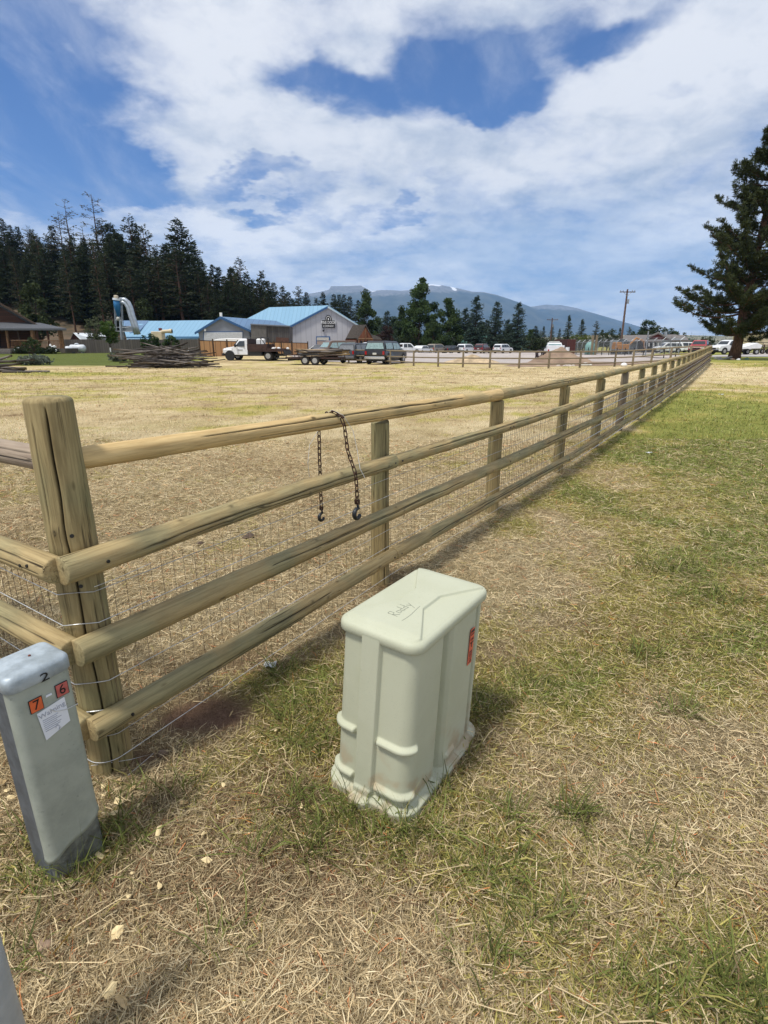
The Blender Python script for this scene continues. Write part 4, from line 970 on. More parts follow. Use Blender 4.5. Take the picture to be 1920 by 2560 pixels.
def put(proto, x, y, z, s, label=None, rz=None, sz=None):
    """first use moves the prototype itself, later uses copy it"""
    sc = (s, s, sz or s)
    if proto.name not in used:
        used.add(proto.name); proto.location = (x, y, z); proto.rotation_euler = (0, 0, rz if rz is not None else random.uniform(0, 6)); proto.scale = sc
        if label: proto['label'] = label
        return proto
    return dup(proto, (x, y, z), rz if rz is not None else random.uniform(0, 6), label, sc)

def forest():
    G_ = 'conifers of the forest on the hillside'; LB = 'dark green conifer standing among many others in the hillside forest'
    fir = [conifer('fir_tree', LB, 'tree', G_, 100+i, 20, 3.7, .06, .75, 1.35, -.25, (.013, .024, .011), (.050, .066, .026), sparse=.03, lsz=.55, nbr=7, gap=.48) for i in range(4)]
    pin = [conifer('pine_tree', LB, 'tree', G_, 120+i, 20, 3.3, .30, .6, 1.1, -.1, (.016, .026, .011), (.045, .054, .02), sparse=.12, lsz=.55, bark=M['bark_red'], nbr=6, gap=.7, trunk_r=.3) for i in range(3)]
    spa = [conifer('pine_tree', LB, 'tree', G_, 140+i, 20, 2.6, .42, .45, .8, 0, (.06, .06, .035), (.13, .12, .07), sparse=.35, nbr=5, gap=.75, trunk_r=.24, lsz=.42) for i in range(2)]
    named = {226: 'tallest thin see-through pine rising above the hillside forest', 160: 'second tall sparse pine left of the tallest one on the ridge', 143: 'leaning half dead pine touching the left side of the second sparse pine',
             440: 'broad dense conifer standing out at the right end of the dense forest', 320: 'pointed conifer in the middle of the forest, ragged right side', 2: 'dark conifer cut by the left edge of view above the log cabin',
             598: 'ragged topped conifer behind the grey gable', 653: 'narrow pointed conifer above the left end of the large blue roof'}
    sky_ = [(2, 546, 'f'), (22, 561, 'f'), (42, 567, 'f'), (65, 563, 's'), (78, 572, 'p'), (95, 600, 'f'), (127, 561, 'f'), (113, 583, 'p'), (160, 500, 's'), (143, 528, 's'), (226, 482, 's'), (205, 560, 's'), (250, 550, 'p'), (271, 554, 'f'), (283, 565, 'p'), (300, 590, 'f'),
            (320, 540, 'p'), (333, 558, 'f'), (356, 563, 'p'), (369, 583, 's'), (386, 620, 'f'), (402, 636, 'f'), (440, 548, 'F'), (464, 577, 'p'), (482, 607, 'f'), (500, 650, 'f'), (531, 660, 'f'), (545, 666, 'f'), (578, 667, 'f'), (560, 690, 'f'), (598, 645, 'p'), (615, 680, 'f'), (631, 701, 'f'), (653, 677, 'f'),
            (668, 700, 'f'), (684, 707, 'f'), (705, 713, 'f'), (721, 728, 'f'), (745, 715, 'p'), (766, 731, 'f'), (790, 745, 'f'), (807, 731, 'f'), (834, 736, 'f'), (848, 737, 'f'), (860, 737, 'f'), (875, 739, 'f'), (896, 749, 'f'), (180, 590, 'f'), (15, 590, 'p'), (730, 745, 'f')]
    for i, (px, ty, k) in enumerate(sky_):
        Y = random.uniform(150, 178) if px < 700 else random.uniform(190, 215)
        if k == 'F': Y = 138
        if k == 's' : Y = 158
        top = at(px, ty, Y); z0 = float(hillz(top.x, Y))+tz(top.x, min(Y, 100)); h = top.z-z0; lab = named.get(px)
        pr = random.choice({'f': fir, 'F': fir, 'p': pin, 's': spa}[k]); s = h/20; w = s*(1.5 if k != 'F' else 1.75)
        lab = lab or {'f': 'dense dark fir', 'F': 'dense dark fir', 'p': 'rough crowned pine', 's': 'thin see-through pine'}[k]+' on the skyline '+zone(px)
        if px > 700: w *= .9
        put(pr, top.x, Y, z0, w, lab, sz=s)
    env = sorted((p, t) for p, t, k in sky_ if k != 's'); ex = [e[0] for e in env]; ey = [e[1] for e in env]
    for i in range(215):
        px = random.uniform(-60, 760) if i < 185 else random.uniform(560, 860); Y = random.uniform(122, 172) if px < 700 else random.uniform(150, 200)
        p = at(px, 860, Y); z0 = float(hillz(p.x, Y))+tz(p.x, min(Y, 100)); lim = np.interp(px, ex, ey)+random.uniform(12, 60); h = min(random.uniform(12, 22), at(px, lim, Y).z-z0)
        if px < 260 and Y < 128: continue
        if h < 5: continue
        k = random.random(); pr = random.choice(fir if k < .62 else pin); put(pr, p.x, Y, z0, h/20*random.uniform(1.35, 1.75), ('dark fir' if pr in fir else 'rough pine')+(' at slope foot, ' if Y < 132 else ' low on slope, ' if Y < 145 else ' at mid slope, ' if Y < 160 else ' high on slope, ')+zone(px), sz=h/20)
    # nearer, looser trees at the foot of the slope
    for px, ty, Y, lab in ((30, 700, 118, 'red barked pine with a bare trunk at the foot of the slope behind the cabin'), (158, 690, 122, 'pine with a bare dark trunk on the brown slope'), (230, 660, 116, 'pine with a tall bare reddish trunk left of the blue silo')):
        pr = random.choice(pin); top = at(px, ty-60, Y); z0 = float(hillz(top.x, Y))+.4; h = top.z-z0; put(pr, top.x, Y, z0, h/20*.8, lab, sz=h/20)
    y1 = broadleaf('young_tree', 'light olive young conifer-like tree behind the log cabin roof', 'tree', None, 151, 8, ((0, 0, .35, .26, .22), (0, 0, .62, .18, .22), (0, 0, .85, .08, .12)), 3500, (.025, .038, .012), (.065, .08, .025), .32, .14)
    p = at(72, 700, 100); put(y1, p.x, 100, .5, p.z/8-.05)
    y2 = broadleaf('young_tree', 'olive bushy tree on the slope right of the blue silo', 'tree', None, 152, 8, ((0, 0, .35, .26, .22), (.05, 0, .62, .18, .22), (0, 0, .85, .08, .12)), 3000, (.025, .038, .012), (.06, .075, .024), .32, .14)
    p = at(355, 742, 112); put(y2, p.x, 112, .5, p.z/8-.05)
    b = broadleaf('bare_tree', 'pale leafless many-stemmed tree beside the small white roofed shed', 'tree', None, 153, 7, ((0, 0, .55, .25, .35),), 350, (.12, .11, .08), (.2, .18, .12), .14, .1, M['bark_pale'], .1, 4)
    p = at(262, 762, 96); put(b, p.x, 96, .5, p.z/7*.95)
forest()
def hill():
    r = np.linspace(-1.6, .0, 70); y = np.concatenate([np.linspace(90, 230, 50), np.linspace(240, 420, 8)]); Rr, Y = np.meshgrid(r, y); x = (Rr*Y).ravel(); y = Y.ravel()
    z = hillz(x, y)+terrain(x, np.minimum(y, 100))+.02-.5*(1-S(92, 100, y)); nx = len(r); i = (np.arange(nx-1)[None]+np.arange(Y.shape[0]-1)[:, None]*nx).ravel()
    m = mat('brown_forest_slope', (.115, .075, .045), .95, 0, .5, .35, .5, col2=(.05, .045, .025))
    tag(npmesh('hill', np.stack([x, y, z], 1), np.stack([i, i+1, i+nx+1, i+nx], 1), m, smooth=True), kind='structure')
hill()

def midtrees():
    G_ = 'blue green spruces behind the parking lot'
    sp1 = conifer('spruce_tree', 'x', 'tree', None, 201, 12, 3.0, .03, .8, 1.5, -.12, (.022, .042, .030), (.060, .095, .070), lsz=.45, nbr=8, gap=.36)
    sp2 = conifer('spruce_tree', 'x', 'tree', None, 202, 12, 3.1, .03, .75, 1.5, -.08, (.022, .040, .028), (.065, .10, .072), lsz=.45, nbr=8, gap=.36)
    labs = ['pointed spruce left of the three in a row behind the white cars', 'spruce with a forked top, middle of the three behind the white cars', 'spruce right of the other two, above the white car parked apart']
    for (px, ty, Y), pr, lab in zip(((1192, 742, 125), (1243, 754, 123), (1298, 758, 122)), (sp1, sp2, sp1), labs):
        t = at(px, ty, Y); put(pr, t.x, Y, 0, t.z/12*1.25, lab, sz=t.z/12)
    for px, ty, Y, pr, lab in ((968, 778, 128, sp2, 'grey green spruce between the wooden porch and the tall green tree'), (1164, 772, 140, sp1, 'small spruce squeezed left of the three spruces'), (1340, 815, 135, sp2, 'low spruce right of the three spruces'), (1270, 800, 136, sp1, 'half hidden spruce between the middle and right spruces'), (1218, 800, 138, sp2, 'half hidden spruce between the left and middle spruces')):
        t = at(px, ty, Y); put(pr, t.x, Y, 0, t.z/12*1.4, lab, sz=t.z/12)
    ct = broadleaf('cottonwood_tree', 'tall dense dark green tree, highest of the mid-distance trees', 'tree', None, 211, 17, ((0, 0, .32, .27, .22), (.02, 0, .60, .22, .20), (-.06, 0, .82, .09, .13), (.03, 0, .86, .08, .12), (.10, 0, .70, .12, .12)), 15000, (.022, .045, .014), (.070, .11, .032), .42)
    t = at(1050, 697, 128); put(ct, t.x, 128, 0, t.z/16.6)
    ct2 = broadleaf('cottonwood_tree', 'rounded green tree with a thin top between tall green tree and spruces', 'tree', None, 212, 14, ((0, 0, .30, .30, .24), (.0, 0, .58, .2, .18), (.02, 0, .80, .07, .16)), 11000, (.022, .045, .014), (.065, .10, .03), .42)
    t = at(1122, 738, 126); put(ct2, t.x, 126, 0, t.z/13.4)
    ct3 = broadleaf('cottonwood_tree', 'green pointed tree right of the large gable, behind the wooden porch', 'tree', None, 213, 14, ((0, 0, .30, .26, .24), (.0, 0, .60, .17, .2), (0, 0, .84, .06, .14)), 9000, (.03, .055, .018), (.085, .12, .04), .42)
    t = at(915, 733, 135); put(ct3, t.x, 135, 0, t.z/13.6)
    t = at(1005, 770, 140); put(ct3, t.x, 140, 0, t.z/13.6, 'green tree just left of the tallest mid-distance tree')
    t = at(1085, 768, 122); put(ct2, t.x, 122, 0, t.z/13.4*.9, 'dark green lower tree right of the tallest mid-distance tree')
    dk = broadleaf('purple_leaf_tree', 'dark purple brown leafed tree right of the wooden porch', 'tree', None, 214, 8, ((0, 0, .45, .34, .3), (.1, 0, .7, .2, .2)), 5000, (.03, .018, .016), (.075, .045, .035), .32)
    t = at(962, 805, 112); put(dk, t.x, 112, 0, t.z/7.6*.95)
    bush = broadleaf('hedge_bush', 'x', 'bush', 'low dark bushes under the trees', 215, 4, ((0, 0, .4, .75, .38), (.5, 0, .35, .5, .32)), 3200, (.018, .03, .012), (.05, .07, .026), .3, .12)
    for i, (px, ty) in enumerate(((945, 800), (1020, 792), (1145, 800), (1085, 808), (1205, 812), (1330, 822), (1275, 818), (1170, 808), (985, 800))):
        t = at(px, ty, 145); put(ct2 if i % 2 else ct3, t.x, 145, 0, t.z/13*1.5, ['dense green tree', 'rounded green tree'][i % 2]+' filling the belt behind, '+('left of the wooden porch tree', 'left of the tallest tree', 'left of the three spruces', 'right of the tallest tree', 'between left and middle spruce', 'right of the three spruces', 'between middle and right spruce', 'behind the small spruce', 'behind the grey green spruce')[i], sz=t.z/13)
    for i, px in enumerate((985, 1025, 1065, 1100, 1140, 1175, 1215, 1255, 1295, 1330, 1360, 1400)):
        p = at(px, 870, 133+i % 3*2); put(bush, p.x, p.y, 0, random.uniform(.9, 1.25), 'low dark bush filling the shade under the trees behind the parked cars')
    # right hand group beyond the parking lot
    rt = [(1382, 812, 190, 'f'), (1352, 826, 200, 'p'), (1400, 822, 185, 'f'), (1424, 789, 150, 'F'), (1457, 799, 160, 'c'), (1493, 803, 155, 'p'), (1523, 818, 150, 'g'), (1551, 820, 170, 'f'), (1575, 817, 175, 'p'), (1360, 816, 170, 'f')]
    f2 = conifer('spruce_tree', 'x', 'tree', None, 221, 12, 2.7, .04, .85, 1.2, -.15, lsz=.5, nbr=7, gap=.42)
    p2 = conifer('pine_tree', 'x', 'tree', None, 222, 12, 2.9, .10, .6, 1.0, -.1, (.035, .05, .03), (.09, .10, .06), lsz=.5, nbr=6, gap=.5, sparse=.12)
    g2 = broadleaf('round_tree', 'x', 'tree', None, 223, 10, ((0, 0, .5, .42, .42), (.15, 0, .4, .35, .3)), 4500, (.025, .04, .015), (.06, .08, .03), .4)
    L_ = {1424: 'pointed dark spruce just right of the far utility pole', 1457: 'dark rounded conifer above the chain link compound', 1493: 'grey brown ragged pine above the two timber posts', 1523: 'wide dark rounded tree left of the leaning utility pole', 1551: 'dark conifer directly behind the tall utility pole', 1575: 'low dark pine right of the tall utility pole'}
    for px, ty, Y, k in rt:
        t = at(px, ty, Y); pr, hh = {'f': (f2, 12), 'F': (f2, 12), 'p': (p2, 12), 'g': (g2, 9.6), 'c': (f2, 12)}[k]; w = 1.25 if k in 'c' else 1
        put(pr, t.x, Y, 0, t.z/hh*w, L_.get(px, {1382: 'dark conifer directly behind the far utility pole', 1352: 'far dark pine between the right spruce and the far utility pole, lower', 1400: 'dark conifer just right of the far utility pole, lowest', 1360: 'far dark conifer left of the far utility pole'}.get(px)), sz=t.z/hh)
    lg = broadleaf('round_tree', 'bright olive green bushy tree above the left end of chain link fence', 'tree', None, 224, 9, ((0, 0, .5, .35, .42), (.2, 0, .4, .3, .3)), 4000, (.06, .09, .02), (.15, .18, .05), .35)
    t = at(1443, 828, 140); put(lg, t.x, 140, 0, t.z/8.6)
    t = at(1470, 830, 145); put(lg, t.x, 145, 0, t.z/8.6, 'duller green bushy tree next to the bright olive one')
    po = broadleaf('poplar_tree', 'tall dark oval poplar behind the house with the red gable', 'tree', None, 225, 14, ((0, 0, .55, .2, .42), (.0, 0, .35, .22, .3)), 6000, (.022, .04, .015), (.055, .08, .03), .45)
    t = at(1623, 792, 175); put(po, t.x, 175, 0, t.z/13.6*1.15, sz=t.z/13.6)
    for px, ty, lab in ((1648, 810, 'round dark tree right of the poplar'), (1668, 814, 'round dark tree left of the big pine crown'), (1600, 822, 'low dark tree left of the poplar'), (1700, 826, 'low round tree behind the house roof'), (1895, 828, 'dark round tree behind the big pine trunk, right side'), (1860, 832, 'dark round tree hidden behind the big pine trunk'), (1770, 838, 'low dark tree seen under the big pine crown')):
        t = at(px, ty, 165); put(g2, t.x, 165, 0, t.z/9.6*1.1, lab, sz=t.z/9.6)
midtrees()

def big_pine():
    """ponderosa-like pine: limbs that sweep up at their ends, needles in brush-like tufts"""
    rs = np.random.RandomState(33); b0 = at(1835, 893, 50); H = at(1917, 262, 50).z-tz(b0.x, 50)+.9
    root = thing('big_pine_tree', 'big dark pine with ragged tufted crown at right edge of view', 'tree', (b0.x, 50, tz(b0.x, 50)))
    tb = MB(); k = 14; drift = .9
    def tx(z): return drift*(z/H)**1.1+.05*math.sin(z)
    tb.tube([Vector((tx(H*i/k), .04*math.cos(i*2), H*i/k-(.3 if i == 0 else 0))) for i in range(k+1)], [.42*(1-.96*i/k)**.85*(1.35 if i == 0 else 1) for i in range(k+1)], 14)
    tufts_ = []; z = 1.9
    def prof(z):
        t = z/H; return np.interp(t, [.08, .14, .22, .30, .38, .46, .55, .65, .75, .85, .94, 1], [3.2, 5.8, 5.9, 6.6, 5.8, 5.2, 4.3, 3.5, 2.7, 1.7, .8, .15])
    while z < H*.985:
        for _ in range(rs.randint(3, 5)):
            a = rs.rand()*2*np.pi; L = prof(z)*.90*(.55+.5*rs.rand()); zz = z+rs.randn()*.15; sweep = .10+.45*(z/H)+rs.randn()*.05; dip = -.28*(1-z/H)
            pts = [];  n = 7; wob = rs.randn()*.3
            for i in range(n+1):
                u = i/n; aa = a+wob*u*.5; pts.append(Vector((tx(zz)+math.cos(aa)*L*u, math.sin(aa)*L*u, zz+L*(dip*u*(1-u)*1.6+sweep*u*u))))
            tb.tube(pts, [(.075*L/5+.02)*(1-.85*i/n) for i in range(n+1)], 5, caps=False)
            # secondary shoots with tufts at their ends
            for i in range(int(8+L*8)):
                u = .14+.86*rs.rand()**.75; j = min(n-1, int(u*n)); p = pts[j].lerp(pts[j+1], u*n-j); sl = (.25+.5*rs.rand())*(1-.5*u)*min(1, L/3)
                d = Vector((math.cos(a)+rs.randn()*.9, math.sin(a)+rs.randn()*.9, .45+rs.rand()*.7)).normalized(); e = p+d*sl*1.3; tb.tube([p, p.lerp(e, .5)+Vector((0, 0, -.04)), e], [.014, .010, .006], 3, caps=False); tufts_.append((e, d, rs.rand())); 
                if rs.rand() < .5: tufts_.append((p.lerp(e, .5), d, rs.rand()*.7))
            tufts_.append((pts[-1], (pts[-1]-pts[-2]).normalized()+Vector((0, 0, .5)), rs.rand()))
        z += .29*(.6+.8*rs.rand())
    n = len(tufts_); q = 22
    P = np.repeat(np.array([list(t[0]) for t in tufts_]), q, 0)+rs.randn(n*q, 3)*.045; D = np.repeat(np.array([list(Vector(t[1]).normalized()) for t in tufts_]), q, 0)*.55+rs.randn(n*q, 3)*.55
    cc = np.clip(np.repeat(np.array([t[2] for t in tufts_]), q)*.7+rs.rand(n*q)*.3, 0, 1)[:, None]; L = .17+.14*rs.rand(n*q); V, F = leaf_quads(P, D, L, L*.20, rs)
    col = np.repeat(np.array([.016, .026, .010])*(1-cc)+np.array([.075, .090, .032])*cc, 4, 0)
    tb.build('trunk', M['bark_red'], root, smooth=True); crown_obj('crown', V, F, col, root)
    # debris round its foot
    bm_ = mat('grey_board', (.40, .38, .35), .8, 0, .3, 10); 
    b = MB().box((0, 0, .1), (1.6, .18, .05), rot=Euler((0, R(-12), .3)).to_matrix()).box((.2, .25, .06), (1.2, .15, .05), rot=Euler((0, R(-5), -.2)).to_matrix()).box((-.5, .1, .16), (.5, .3, .16)).build('scrap_boards', bm_)
    p = at(1810, 900, 49); b.location = (p.x, 49, tz(p.x, 49)+.02); tag(b, 'grey scrap boards lying left of the big pine trunk', 'boards')
    for i, (px, m_, r_, lb) in enumerate(((1830, SM, .16, 'pale stone left of centre at the pine foot'), (1845, M['white'], .14, 'white block lying at the pine foot'), (1865, mat('green_can', (.12, .2, .14), .6), .2, 'greenish block right of the pine foot'))):
        p = at(px, 903, 48); st = stone('foot_stone', px, 903, 48, r_, lb, m_, 5+i, .7)
big_pine()

def far_forest():
    rs = np.random.RandomState(5); PP = []; DD = []; LL = []
    n = 900; r = rs.uniform(-.35, .75, n); Y = rs.uniform(420, 1500, n); h = rs.uniform(9, 17, n)*(1+(Y-420)/1500)
    for i in range(n):
        x, y, H = r[i]*Y[i], Y[i], h[i]; m = 26; t = rs.rand(m); a = rs.rand(m)*6.28; rad = H*.17*(1-t)*rs.rand(m)**.5; PP.append(np.stack([x+np.cos(a)*rad, y+np.sin(a)*rad, t*H*.95], 1)); DD.append(np.stack([np.cos(a), np.sin(a), .2+rs.randn(m)*.5], 1)); LL.append(np.full(m, H*.17)*(1.1-t))
    P = np.concatenate(PP); D = np.concatenate(DD); L = np.concatenate(LL); V, F = leaf_quads(P, D, L, L*.6, rs); c = np.repeat(np.array([.035, .055, .03])*(.6+.8*rs.rand(len(P), 1)), 4, 0)
    o = crown_obj('distant_forest', V, F, c, None); tag(o, 'far off belt of dark forest below the mountains', 'forest', kind='stuff')
    # low tan foothills in front of the mountains
    xs = np.linspace(-2500, 3500, 160); ys = np.linspace(1500, 3200, 24); X, Yg = np.meshgrid(xs, ys); z = S(1500, 2600, Yg)*(22+26*fbm(X/500, Yg/500, 3, 4))*(1-.0*S(0, 1, X)); i = (np.arange(159)[None]+np.arange(23)[:, None]*160).ravel()
    tag(npmesh('foothills', np.stack([X.ravel(), Yg.ravel(), z.ravel()-.5], 1), np.stack([i, i+1, i+161, i+160], 1), mat('tan_foothill', (.32, .27, .17), 1, 0, .5, .004, col2=(.06, .075, .04)), smooth=True), kind='structure')
far_forest()

def mountains():
    prof = [(300, 800), (520, 790), (640, 772), (700, 757), (740, 745), (772, 734), (797, 730), (822, 724), (828, 715), (860, 715), (903, 714), (912, 718), (930, 728), (949, 725), (980, 725), (1007, 727), (1028, 725), (1050, 716), (1079, 710), (1106, 713), (1139, 719), (1181, 729), (1212, 730), (1242, 737), (1287, 752), (1320, 764), (1350, 778), (1400, 800), (1450, 822), (1520, 845), (1600, 858)]
    prof2 = [(1180, 800), (1240, 780), (1300, 768), (1334, 766), (1352, 763), (1367, 761), (1385, 763), (1401, 762), (1442, 770), (1479, 781), (1524, 794), (1591, 814), (1650, 832), (1720, 848), (1800, 858), (1920, 860)]
    def mtn(name, pr, Dr, depth, seed, label):
        px = np.arange(pr[0][0], pr[-1][0], 3.0); py = np.interp(px, [p[0] for p in pr], [p[1] for p in pr]); pts = [at(a, b, Dr) for a, b in zip(px, py)]
        rx = np.array([p.x/p.y for p in pts]); rz = np.array([p.z for p in pts]); nd = 70; v = np.linspace(0, 1.5, nd); V = []; A = []
        for j in v:
            Y = Dr-depth*(1-j); f = np.where(j <= 1, (S(0, 1, j)*.45+.55*j), 1-.8*(j-1)); x = rx*Y
            n = fbm(x/1500+seed, Y/1500+0*x, 5, seed)-.5; rg = 1-np.abs(2*fbm(x/900+3, Y/2600+0*x, 4, seed+5)-1)
            z = np.maximum(0, rz*f*(1+(1-min(j, 1))*(n*.9+(rg-.7)*.7))); 
            if .97 < j < 1.04: z = np.maximum(z, rz*min(f, 1)); 
            V.append(np.stack([x, Y+0*x, z-2], 1)); hi = S(.62, .95, z/np.maximum(rz.max(), 1)+.25*n)
            sn = np.zeros_like(x); pxs = px
            for c, w, lo, am in ((916, 16, .86, 1.0), (948, 6, .90, .4), (1078, 26, .93, .9), (1112, 5, .9, .5), (1131, 6, .87, .8), (1225, 18, .965, .45), (1150, 30, .975, .35)):
                sn = np.maximum(sn, am*np.exp(-((pxs-c-(1-j)*60)/w)**4)*S(lo, lo+.035, j)*S(1.05, 1.02, j)*S(.35, .55, fbm(x/130, Y/300+0*x, 3, 7)+.2*am))
            A.append(np.stack([hi, sn, 0*x, 1+0*x], 1))
        V = np.concatenate(V); A = np.concatenate(A); nx = len(px); i = (np.arange(nx-1)[None]+np.arange(nd-1)[:, None]*nx).ravel()
        m = bpy.data.materials.new(name); m.use_nodes = True; T = NT(m.node_tree); b = T.n['Principled BSDF']; a = T.new('ShaderNodeAttribute', attribute_name='col'); s = T.new('ShaderNodeSeparateColor'); T.l.new(a.outputs['Color'], s.inputs[0])
        tc = T.new('ShaderNodeTexCoord'); n1 = T.noise(tc.outputs['Object'], .0025, 8, .65); n2 = T.noise(tc.outputs['Object'], .012, 6, .7)
        forest_ = T.mix(T.rng(n1, .4, .6), (.025, .038, .03), (.07, .075, .05)); rock = T.mix(T.rng(n2, .35, .65), (.12, .115, .115), (.25, .24, .23))
        k = T.rng(T.math('ADD', s.outputs[0], T.math('MULTIPLY', T.math('SUBTRACT', n2, .5), 1.0)), .45, .75); c = T.mix(k, forest_, rock); c = T.mix(T.rng(s.outputs[1], .2, .5), c, (.85, .87, .9))
        T.l.new(c, b.inputs['Base Color']); b.inputs['Roughness'].default_value = 1
        tag(npmesh(name, V, np.stack([i, i+1, i+nx+1, i+nx], 1), m, attrs={'col': ('FLOAT_COLOR', 'POINT', A)}, smooth=True), kind='structure')
    mtn('mountain_range', prof, 11000, 3600, 3, ''); mtn('far_mountain_range', prof2, 12600, 3500, 8, '')
mountains()

# ================================================================== buildings and yard
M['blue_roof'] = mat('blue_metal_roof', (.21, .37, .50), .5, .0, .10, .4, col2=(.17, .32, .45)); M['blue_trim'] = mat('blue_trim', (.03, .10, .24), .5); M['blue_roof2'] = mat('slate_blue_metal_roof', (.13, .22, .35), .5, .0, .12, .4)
def siding(name, col, col2, per=3.0, axis=0, bump=.6, gv=.45):
    m = bpy.data.materials.new(name); m.use_nodes = True; T = NT(m.node_tree); b = T.n['Principled BSDF']; tc = T.new('ShaderNodeTexCoord'); s = T.new('ShaderNodeSeparateXYZ'); T.l.new(tc.outputs['Object'], s.inputs[0])
    w = T.math('FRACT', T.math('MULTIPLY', s.outputs[axis], per)); e = T.math('MINIMUM', w, T.math('SUBTRACT', 1.0, w)); g = T.rng(e, .0, .10)
    bd = T.math('FLOOR', T.math('MULTIPLY', s.outputs[axis], per)); wn = T.new('ShaderNodeTexWhiteNoise', noise_dimensions='1D'); T.l.new(bd, wn.inputs['W'])
    n = T.noise(tc.outputs['Object'], 2.0, 6, .65); c = T.mix(T.math('ADD', T.math('MULTIPLY', n, .5), T.math('MULTIPLY', wn.outputs[0], .5)), col2, col); c = T.mix(g, tuple(q*gv for q in col2), c)
    T.l.new(c, b.inputs['Base Color']); b.inputs['Roughness'].default_value = .75; bp = T.new('ShaderNodeBump'); bp.inputs['Strength'].default_value = bump; bp.inputs['Distance'].default_value = .02; T.l.new(g, bp.inputs['Height']); T.l.new(bp.outputs[0], b.inputs['Normal']); return m
M['grey_wall'] = siding('grey_sheet_wall', (.42, .42, .44), (.38, .385, .41), 1.1, 0, .3, .8); M['cedar'] = siding('new_cedar_boards', (.62, .36, .17), (.42, .22, .10), 2.2); M['old_board'] = siding('weathered_boards', (.085, .078, .072), (.035, .032, .032), 3.0)
M['oldfence'] = siding('grey_board_fence', (.115, .10, .085), (.06, .052, .045), 3.2); M['log_wall'] = siding('brown_log_wall', (.075, .024, .008), (.03, .010, .004), 3.5, 2); M['log'] = mat('varnished_log', (.17, .085, .032), .6, 0, .35, 5, col2=(.08, .04, .016)); M['shingle'] = mat('dark_shingle', (.085, .09, .10), .9, 0, .25, 6, .4)
M['brown_wall'] = siding('red_brown_board_wall', (.20, .065, .022), (.10, .03, .012), 3.0); M['brown_shingle'] = mat('brown_shingle', (.12, .105, .09), .9, 0, .3, 5, .4); M['white_wall'] = mat('off_white_wall', (.55, .56, .56), .7, 0, .1, 1); M['cream'] = mat('cream_sheet', (.60, .50, .33), .6, 0, .12, 1)
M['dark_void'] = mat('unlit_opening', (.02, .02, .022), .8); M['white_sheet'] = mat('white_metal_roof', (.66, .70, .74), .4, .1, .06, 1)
def quad(pts, th=.12): return MB().prism(pts, th if isinstance(th, tuple) else (0, 0, -th))
def fac(name, poly, Y, dep, m, parent):
    """facade polygon traced at distance Y, built dep metres deep"""
    pts = [at(a, b, Y) for a, b in poly]; return MB().prism(pts, (0, dep, 0)).build(name, m, parent)
def origin(root, v):
    """move an empty to v, keeping children in place"""
    root.location = v; bpy.context.view_layer.update()
    for c in root.children: c.matrix_parent_inverse = Matrix.Translation(-Vector(v))

M['blue_roof'] = siding('blue_ribbed_metal_roof', (.21, .37, .50), (.175, .325, .455), 1.3, 0, .4, .8); M['blue_roof2'] = siding('slate_blue_ribbed_roof', (.13, .22, .35), (.11, .19, .31), 1.3, 0, .4, .8)
